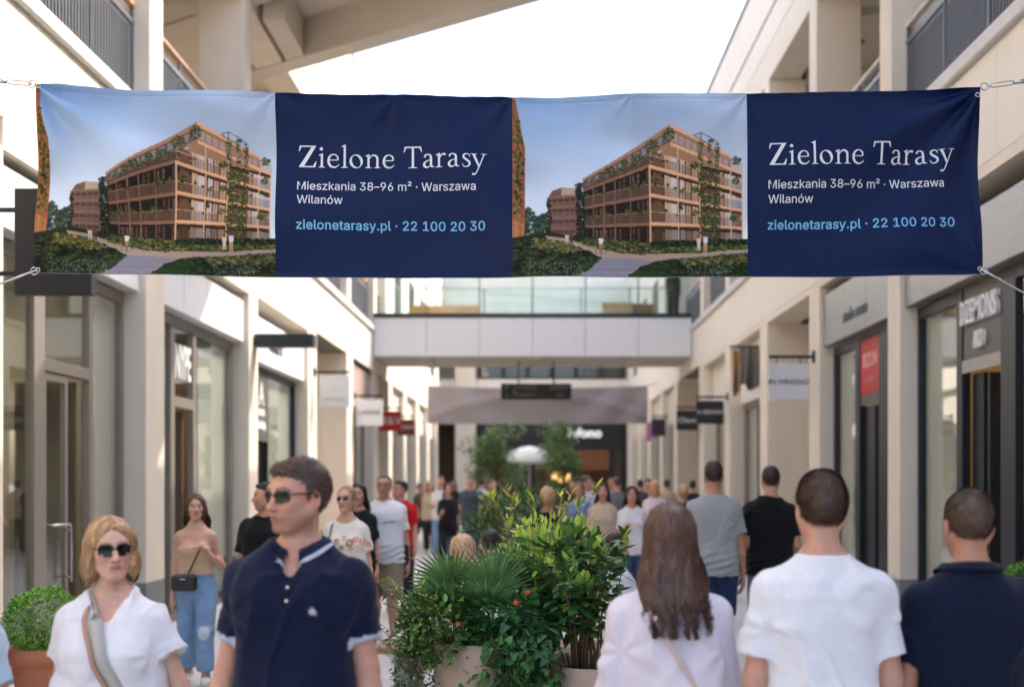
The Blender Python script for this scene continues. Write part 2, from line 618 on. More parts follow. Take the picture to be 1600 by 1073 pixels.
# ---- shopfronts
def door_leaf(root, s, u, y0, y1, z1, m, handle=True, fr=.07):
    d = MB()
    sbox(d, s, u, u + .05, y0, y0 + fr, .02, z1)
    sbox(d, s, u, u + .05, y1 - fr, y1, .02, z1)
    sbox(d, s, u + .001, u + .049, y0 + fr, y1 - fr, z1 - fr, z1)
    sbox(d, s, u + .001, u + .049, y0 + fr, y1 - fr, .02, .14)
    o = d.build('door', m, root)
    pane(o, s, u + .018, y0 + fr, y1 - fr, .14, z1 - fr, name='door_pane')
    if handle:
        h = MB()
        ym = (y0 + y1) / 2
        h.tube([(s * (u - .06), y0 + .06, 1.32), (s * (u - .06), y1 - .10, 1.32), (s * (u - .06), y1 - .075, 1.29), (s * (u - .06), y1 - .075, .75)], .014, 8)
        h.tube([(s * (u - .06), y1 - .075, 1.26), (s * u, y1 - .075, 1.26)], .010, 6)
        h.tube([(s * (u - .06), y1 - .075, .80), (s * u, y1 - .075, .80)], .010, 6)
        h.tube([(s * (u - .06), y0 + .10, 1.32), (s * u, y0 + .10, 1.32)], .010, 6)
        h.build('door_handle', M_STEEL, o, smooth=True)
    return o


def mullion(root, s, u, y0, y1, z0, z1, m, d=.07):
    return sbox(MB(), s, u - .02, u + d, y0, y1, z0, z1, .006).build('window_frame', m, root)


# left, first bay: taupe frames, glass door half open
s, u = -1, 4.65
for a, b in ((10.55, 10.62), (11.84, 12.10), (13.31, 13.42), (14.36, 14.42)):
    mullion(left, s, u, a, b, .05, 3.86, M_FRAME_T)
mullion(left, s, u, 10.62, 11.84, 3.74, 3.86, M_FRAME_T)
mullion(left, s, u, 12.10, 13.31, 3.74, 3.86, M_FRAME_T)
mullion(left, s, u, 13.42, 14.36, 3.74, 3.86, M_FRAME_T)
mullion(left, s, u, 12.10, 13.31, 2.79, 2.91, M_FRAME_T)
mullion(left, s, u, 10.62, 11.84, .05, .16, M_FRAME_T)
mullion(left, s, u, 13.42, 14.36, .05, .16, M_FRAME_T)
pane(left, s, u + .02, 10.62, 11.84, .16, 3.74)
pane(left, s, u + .02, 12.10, 13.31, 2.91, 3.74)
pane(left, s, u + .02, 13.42, 14.36, .16, 3.74)
door_leaf(left, s, u, 12.11, 12.74, 2.78, M_FRAME_T)
dl = MB()
sbox(dl, s, u + .1, u + .72, 13.20, 13.26, .03, 2.76)
dl.build('open_door_leaf', mat('brown_door_wood', lin(92, 82, 72), rough=.5, noise=.15, stretch=(1, 1, .15)), left)
sbox(MB(), s, 4.46, 4.64, 10.56, 14.415, 3.87, 4.40, .01).build('shop_fascia', M_WHITE, left)
sbox(MB(), s, u + .10, u + .13, 13.62, 14.34, .16, 3.72).build('display_panel', M_BLIND, left)
room(left, s, 10.5, 14.45, u0=4.75, lamp=M_LAMP, wall=M_ROOM)

# left, second bay
for a, b in ((15.15, 15.22), (16.28, 16.46), (17.35, 17.50), (19.50, 19.60)):
    mullion(left, s, u, a, b, .05, 3.86, M_FRAME_T)
for a, b in ((15.22, 16.28), (16.46, 17.35), (17.50, 19.50)):
    mullion(left, s, u, a, b, 3.74, 3.86, M_FRAME_T)
mullion(left, s, u, 16.46, 17.35, 2.70, 2.84, M_FRAME_T)
pane(left, s, u + .02, 15.22, 16.28, .1, 3.74)
pane(left, s, u + .02, 16.46, 17.35, 2.84, 3.74)
pane(left, s, u + .02, 17.50, 19.50, .1, 3.74)
sbox(MB(), s, u + .08, u + .11, 17.95, 19.46, .1, 3.72).build('display_panel', M_BLIND, left)
dl = MB()
sbox(dl, s, u + .1, u + .74, 17.22, 17.28, .03, 2.68)
dl.build('open_door_leaf', MATS['brown_door_wood'], left)
for k in range(4):
    a = 15.15 + k * 1.11
    sbox(MB(), s, 4.46, 4.64, a + .004, a + 1.11 - .004, 3.87, 4.50, .008).build('fascia_panel', M_WHITE, left)
room(left, s, 15.16, 19.6, u0=4.75, lamp=M_LAMP, wall=M_ROOMW)

# left, third bay: grey notice panel over the door
for a, b in ((20.26, 20.32), (20.95, 21.03), (22.15, 22.23), (24.62, 24.72)):
    mullion(left, s, u, a, b, .05, 3.66, M_FRAME_D)
mullion(left, s, u, 20.32, 24.62, 3.56, 3.66, M_FRAME_D)
pane(left, s, u + .02, 20.32, 20.95, .1, 3.56)
pane(left, s, u + .02, 22.23, 24.62, .1, 3.56)
sbox(MB(), s, u + .08, u + .11, 22.5, 24.58, .1, 3.54).build('display_panel', M_BLIND, left)
np_ = sbox(MB(), s, u - .03, u + .03, 21.03, 22.15, 2.42, 3.56, .006).build('notice_panel', M_DARKP, left)
sbox(MB(), s, 4.46, 4.64, 20.26, 24.7, 3.67, 4.40, .01).build('shop_fascia', M_WHITE, left)
room(left, s, 20.26, 24.7, u0=4.75)
# left, fourth bay: a plain deep recess
sbox(MB(), s, 5.9, 6.0, 25.67, 29.82, -.02, 4.73).build('recess_wall', M_WALL, left)
sbox(MB(), s, 4.99, 5.899, 29.80, 29.86, -.02, 4.73).build('recess_wall', M_WALL, left)
sbox(MB(), s, 4.99, 5.899, 25.60, 25.66, -.02, 4.73).build('recess_wall', M_WALL, left)
# left, fifth bay
for a, b in ((30.82, 30.9), (31.9, 32.0), (33.2, 33.3), (34.66, 34.75)):
    mullion(left, s, u, a, b, .05, 3.6, M_FRAME_T)
mullion(left, s, u, 30.9, 34.66, 3.5, 3.6, M_FRAME_T)
pane(left, s, u + .02, 30.9, 34.66, .1, 3.5)
sbox(MB(), s, u + .08, u + .11, 32.1, 34.6, .1, 3.48).build('display_panel', M_BLIND, left)
sbox(MB(), s, 4.50, 4.66, 30.83, 34.74, 3.61, 4.70, .01).build('shop_fascia', mat('dusty_pink_fascia', lin(176, 150, 140), noise=.06), left)
room(left, s, 30.83, 34.75, u0=4.75)

# right, first bay: charcoal frames and a raised-letter sign over the door
s, u = 1, 4.47
for a, b in ((10.9, 10.97), (11.86, 12.24), (13.34, 13.52), (14.82, 14.9)):
    mullion(right, s, u, a, b, .05, 3.75, M_FRAME_D)
for a, b in ((10.97, 11.86), (13.52, 14.82)):
    mullion(right, s, u, a, b, 3.62, 3.75, M_FRAME_D)
    mullion(right, s, u, a, b, .05, .14, M_FRAME_D)
    pane(right, s, u + .02, a, b, .14, 3.62)
sg = sbox(MB(), s, u - .005, u + .06, 12.24, 13.34, 2.90, 3.75, .006).build('sign_panel', M_DARKP, right)
sbox(MB(), s, u - .02, u - .006, 12.24, 13.34, 2.86, 2.99).build('sign_panel_edge', M_GREYP, right)
sbox(MB(), s, u + .10, u + .13, 13.85, 14.8, .14, 3.6).build('display_panel', M_BLIND, right)
dl = MB()
sbox(dl, s, u + .08, u + .13, 12.98, 13.30, .02, 2.85)
dl.build('open_door_leaf', M_FRAME_D, right)
d2 = MB()
sbox(d2, s, u + .10, u + .62, 12.86, 12.92, .02, 2.84)
d2.build('open_door_leaf', M_FRAME_D, right)
sbox(MB(), s, 4.30, 4.46, 10.91, 14.895, 3.76, 4.40, .01).build('shop_fascia', M_GREYP, right)
room(right, s, 10.9, 14.9, u0=4.56, lamp=M_LAMP2, wall=mat('shop_ochre_wall', lin(172, 146, 100), noise=.08))
rk = MB()
rk.tube([(5.6, 11.7, 1.72), (5.6, 13.6, 1.72)], .018, 8)
for yy in (11.7, 13.6):
    rk.tube([(5.6, yy, .02), (5.6, yy, 1.72)], .015, 8)
rk.build('clothes_rail', M_FRAME_D, right)
gm = [mat('hanging_garment_%s' % n, c, rough=.9, noise=.12, scale=12, bump=.3, bump_scale=30) for n, c in
      (('cream', lin(214, 198, 170)), ('sand', lin(188, 160, 122)), ('white', lin(220, 218, 214)), ('brown', lin(120, 92, 72)))]
def clothes(x0, y0, n, sgn, label, group, cols=(0, 1, 2, 3)):
    for i in range(n):
        y = y0 + i * .11
        mb = MB()
        nr = 9
        vs = []
        for k in range(nr):
            f = k / (nr - 1)
            w = .05 + .17 * min(1, f * 3.2) + .03 * f
            z = 1.68 - f * (.85 + .2 * math.sin(i * 2.3))
            th = .02 + .012 * math.sin(i * 1.7 + k)
            vs += [(x0 - w, y - th, z), (x0 + w, y - th, z), (x0 + w, y + th, z), (x0 - w, y + th, z)]
        fs = [(0, 1, 2, 3), (4 * nr - 1, 4 * nr - 2, 4 * nr - 3, 4 * nr - 4)]
        for k in range(nr - 1):
            for q in range(4):
                fs.append((4 * k + q, 4 * k + (q + 1) % 4, 4 * k + 4 + (q + 1) % 4, 4 * k + 4 + q))
        mb.add(vs, fs)
        tag(mb.build('hanging_garment', gm[cols[(i * 7 + i // 3) % len(cols)]], None), label, 'clothes', group)


clothes(5.6, 11.8, 16, 1, 'garment on the clothes rail inside the open dark-framed shop', 'garments on the clothes rail')
for x0, ya, yb, root_ in ((-6.1, 10.8, 12.1, left), (-6.3, 15.4, 17.2, left)):
    rk = MB()
    rk.tube([(x0, ya, 1.72), (x0, yb, 1.72)], .018, 8)
    for yy in (ya, yb):
        rk.tube([(x0, yy, .02), (x0, yy, 1.72)], .015, 8)
    rk.build('clothes_rail', M_FRAME_D, root_)
clothes(-6.1, 10.9, 10, -1, 'garment on the clothes rail behind the taupe-framed window', 'garments behind the taupe-framed window', (2, 0, 3))
clothes(-6.3, 15.5, 14, -1, 'garment on the clothes rail in the second shop on the sunlit side', 'garments in the second shop', (1, 2, 0))

# right, second bay: red poster over the door, brushed grey fascia
for a, b in ((15.42, 15.50), (16.18, 16.58), (17.55, 17.80), (18.98, 19.08)):
    mullion(right, s, u, a, b, .05, 3.72, M_FRAME_D)
mullion(right, s, u, 17.80, 18.98, 3.60, 3.72, M_FRAME_D)
mullion(right, s, u, 15.50, 16.18, 3.60, 3.72, M_FRAME_D)
mullion(right, s, u, 16.58, 17.55, 3.66, 3.72, M_FRAME_D)
pane(right, s, u + .02, 17.80, 18.98, .1, 3.60)
pane(right, s, u + .02, 15.50, 16.18, .1, 3.60)
sbox(MB(), s, u + .08, u + .11, 17.84, 18.94, .1, 3.58).build('display_panel', M_BLIND, right)
M_RED = mat('red_poster', lin(186, 48, 46), rough=.5, noise=.04)
sbox(MB(), s, u - .005, u + .03, 16.58, 17.55, 2.92, 3.655, .004).build('poster', M_RED, right)
sbox(MB(), s, u - .004, u + .04, 16.58, 17.55, 2.78, 2.915).build('door_head', M_DARKP, right)
d2 = MB()
sbox(d2, s, u + .05, u + .10, 17.02, 17.53, .02, 2.76)
d2.build('open_door_leaf', M_FRAME_D, right)
for k in range(3):
    a = 15.41 + k * 1.227
    sbox(MB(), s, 4.30, 4.46, a + .003, a + 1.224, 3.74, 4.50, .006).build('fascia_panel', M_GREYP, right)
room(right, s, 15.42, 19.08, u0=4.56, lamp=M_LAMP)
# right, third bay: plain deep recess
sbox(MB(), s, 6.3, 6.4, 19.8, 23.4, -.02, 4.62).build('recess_wall', M_WALL, right)
sbox(MB(), s, 4.85, 6.299, 23.38, 23.44, -.02, 4.62).build('recess_wall', M_WALL, right)
sbox(MB(), s, 4.85, 6.299, 19.76, 19.82, -.02, 4.62).build('recess_wall', M_WALL, right)
# right, fourth and fifth bays
for (a0, a1) in ((24.15, 27.9), (28.65, 32.2)):
    for f in (0, .3, .55, .97):
        a = a0 + (a1 - a0) * f
        mullion(right, s, u + .1, a, a + .09, .05, 3.4, M_FRAME_T)
    mullion(right, s, u + .1, a0, a1, 3.3, 3.4, M_FRAME_T)
    pane(right, s, u + .13, a0, a1, .1, 3.3)
    sbox(MB(), s, u + .2, u + .23, a0 + (a1 - a0) * .6, a1, .1, 3.3).build('display_panel', M_BLIND, right)
    sbox(MB(), s, 4.48, 4.60, a0 + .01, a1 - .01, 3.41, 4.62, .01).build('shop_fascia', M_WALL2, right)
    room(right, s, a0, a1, u0=4.72)

# ------------------------------------------------------------------ diagonal beam of the roof canopy over the street
dirx, diry = 4.34, -3.3
L_ = math.hypot(dirx, diry)
dx, dy = dirx / L_, diry / L_
nx, ny = dy, -dx          # towards the camera side
if ny > 0:
    nx, ny = -nx, -ny
A = Vector((-4.30, 22.68))


def strip(a0, a1, b0, b1):
    """points along the beam a (metres) and across it b, b > 0 towards the camera"""
    P = lambda a, b: (A.x + dx * a + nx * b, A.y + dy * a + ny * b)
    return [P(a0, b0), P(a1, b0), P(a1, b1), P(a0, b1)]


cn = empty('roof_canopy', (0, 0, 0))
tag(cn, 'beige diagonal roof canopy beam crossing high above the street', 'canopy')
MB().prism(strip(-.9, 11.2, 0, .42), 9.0, 9.86).build('beam', M_SOFF, cn)
MB().prism(strip(-.9, 11.2, .425, 2.1), 9.64, 9.86).build('soffit', M_SOFF, cn)
MB().prism(strip(-.9, 11.2, 2.105, 2.4), 9.2, 9.86).build('beam', M_SOFF, cn)
MB().prism([(-4.30, 20.2), (-3.95, 20.2), (-3.95, 22.05), (-4.30, 22.32)], 9.022, 9.638).build('cross_beam', M_SOFF, cn)

# ------------------------------------------------------------------ footbridge
YB = 34.5
fb = empty('footbridge', (0, YB, 0))
tag(fb, 'white panelled footbridge with a glass balustrade spanning the street', 'footbridge')
xs = [-4.36 + i * 8.58 / 6 for i in range(7)]
for i in range(6):
    MB().cbox(xs[i] + .006, xs[i + 1] - .006, 0, .06, 5.11, 6.15, .006).build('parapet_panel', M_WHITE, fb)
    MB().cbox(xs[i] + .006, xs[i + 1] - .006, 3.24, 3.30, 5.11, 6.15, .006).build('parapet_panel', M_WHITE, fb)
    MB().box(xs[i] + .012, xs[i + 1] - .012, .02, .035, 6.28, 7.42).build('glass_panel', M_BGLASS, fb)
    MB().box(xs[i] + .012, xs[i + 1] - .012, 3.26, 3.275, 6.28, 7.42).build('glass_panel', M_BGLASS, fb)
    if i:
        MB().box(xs[i] - .02, xs[i] + .02, .045, .085, 6.26, 7.42).build('post', M_RAIL, fb)
        MB().box(xs[i] - .02, xs[i] + .02, 3.215, 3.255, 6.26, 7.42).build('post', M_RAIL, fb)
MB().box(-4.36, 4.22, -.02, .09, 6.155, 6.27).build('base_rail', M_FRAME_D, fb)
MB().box(-4.36, 4.22, 3.2, 3.31, 6.155, 6.27).build('base_rail', M_FRAME_D, fb)
MB().box(-4.36, 4.22, .0, .06, 7.425, 7.47).build('top_rail', M_STEEL, fb)
MB().box(-4.36, 4.22, 3.24, 3.30, 7.425, 7.47).build('top_rail', M_STEEL, fb)
MB().box(-4.36, 4.22, .065, 3.235, 5.14, 6.10).build('deck', M_SOFF, fb)
for x in (-3.0, 0, 2.8):
    MB().box(x - .15, x + .15, .3, 3.0, 5.06, 5.139).build('deck_beam', M_SOFF, fb)

# ------------------------------------------------------------------ street beyond the footbridge
for s in (-1, 1):
    fbld = empty('arcade_building', (0, 0, 0))
    tag(fbld, 'sunlit far arcade wall beyond the footbridge, behind the red sign' if s < 0 else 'far arcade wall beyond the footbridge, behind the small black signs', 'building')
    U = U0[s] - (.02 if s < 0 else 0)
    ys = [38.2, 42.6, 47.2, 51.8, 56.4]
    for y in ys:
        sbox(MB(), s, U, U + .6, y, y + .9, -.02, 4.7, .012).build('pier', M_WALL, fbld)
    for a, b in zip(ys[:-1], ys[1:]):
        sbox(MB(), s, U + .25, U + .27, a + .9, b, .1, 3.6).build('window_pane', M_GLASS, fbld)
        sbox(MB(), s, U + .22, U + .3, (a + b) / 2 + .4, (a + b) / 2 + .5, .02, 3.6).build('window_frame', M_FRAME_D, fbld)
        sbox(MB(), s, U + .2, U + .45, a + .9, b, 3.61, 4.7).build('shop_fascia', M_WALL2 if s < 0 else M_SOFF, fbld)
        sbox(MB(), s, U + 2.2, U + 2.3, a + .9, b, -.02, 4.7).build('shop_wall', M_ROOM, fbld)
        sbox(MB(), s, U + .1, U + .5, a + 1.5, b - .6, 6.25, 8.7).build('window_pane', M_FRAME_D, fbld)
    for k, (a, b, c, d) in enumerate(((37.42, 60, 4.71, 6.2), (37.42, 60, 8.75, 11.2))):
        sbox(MB(), s, U, U + .6, a, b, c, d).build('upper_wall', M_WALL2, fbld)
    for a in (37.42, 41.9, 46.4, 51, 55.6):
        sbox(MB(), s, U + .002, U + .6, a, a + 2.2, 6.202, 8.748).build('upper_wall', M_WALL2, fbld)
    sbox(MB(), s, U + .601, U + 9, 37.42, 60, 4.72, 11.0).build('rear_wall', M_SOFF, fbld)

# end building that closes the street
eb = empty('end_building', (0, 60, 0))
tag(eb, 'white building closing the far end of the street, dark shopfront with lit sign letters', 'building')
MB().box(-14, 14, .5, 12, 9.4, 13.0).build('upper_wall', M_WALL2, eb)
MB().box(-14, 14, .3, .5, 4.5, 6.55).build('spandrel', M_WALL2, eb)
MB().box(-14, 14, 2.6, 12, -.05, 9.4).build('rear_wall', M_SOFF, eb)
MB().box(-14, 14, .55, 2.6, 4.6, 5.0).build('slab', M_SOFF, eb)
for x0, x1 in ((-5.6, -4.7), (-3.75, -2.8), (4.35, 5.25), (7, 8), (-9, -8)):
    MB().cbox(x0, x1, 0, .6, -.02, 9.4, .02).build('pier', M_WALL, eb)
for i in range(6):
    x0 = -2.6 + i * 1.15
    w = MB().box(x0, x0 + 1.05, .62, .70, 6.6, 9.0).build('window', M_FRAME_D, eb)
    MB().box(x0 + .06, x0 + .99, .60, .615, 6.66, 8.94).build('pane', M_GLASS, w)
M_SHOPD = mat('black_shopfront', lin(34, 34, 38), rough=.4, noise=.06)
MB().box(-2.78, 4.33, .45, .6, 3.25, 4.48).build('shop_fascia', M_SHOPD, eb)
for x0, x1 in ((-2.78, -2.5), (-.3, 0), (1.8, 2.0), (3.5, 3.75), (4.05, 4.33)):
    MB().box(x0, x1, .46, .58, 0, 3.249).build('window_frame', M_SHOPD, eb)
for x0, x1 in ((-2.5, -.3), (0, 1.8), (3.75, 4.05)):
    MB().box(x0, x1, .5, .52, .02, 3.249).build('window_pane', M_GLASS, eb)
MB().box(-4.7, 4.6, 2.55, 2.6, 0, 4.5).build('shop_wall', mat('dark_shop_back', lin(88, 68, 52), noise=.1), eb)
MB().box(2.0, 3.5, .5, .55, 2.3, 3.249).build('door_head', mat('amber_lit_panel', lin(92, 62, 42), emit=lin(200, 120, 60), emit_s=.02), eb)
for x in (2.6,):
    MB().lathe([(.02, 2.75), (.13, 2.7), (.15, 2.55), (.02, 2.5)], 12, x, 1.6).build('pendant_lamp', MATS.get('dim_pendant') or mat('dim_pendant', (.8, .7, .5), emit=(1, .7, .4), emit_s=1.2), eb)
for (x, z, r_) in ((1.35, 1.95, .34), (.95, 2.0, .22)):
    MB().lathe([(.02, z - r_), (r_ * .7, z - r_ * .7), (r_, z), (r_ * .7, z + r_ * .7), (.02, z + r_)], 16, x, .95).build('globe_lamp', mat('amber_globe', (.8, .5, .2), emit=(1, .55, .18), emit_s=.9), eb, smooth=True)
lt = text_mesh('lufono', .62, .02, bold=.02)
o = link('lettering', lt, eb, mat('lit_white_letters', (.9, .9, .9), emit=(1, 1, 1), emit_s=.12))
o.rotation_euler = (R(90), 0, 0)
o.location = (2.35, .43, 4.02)

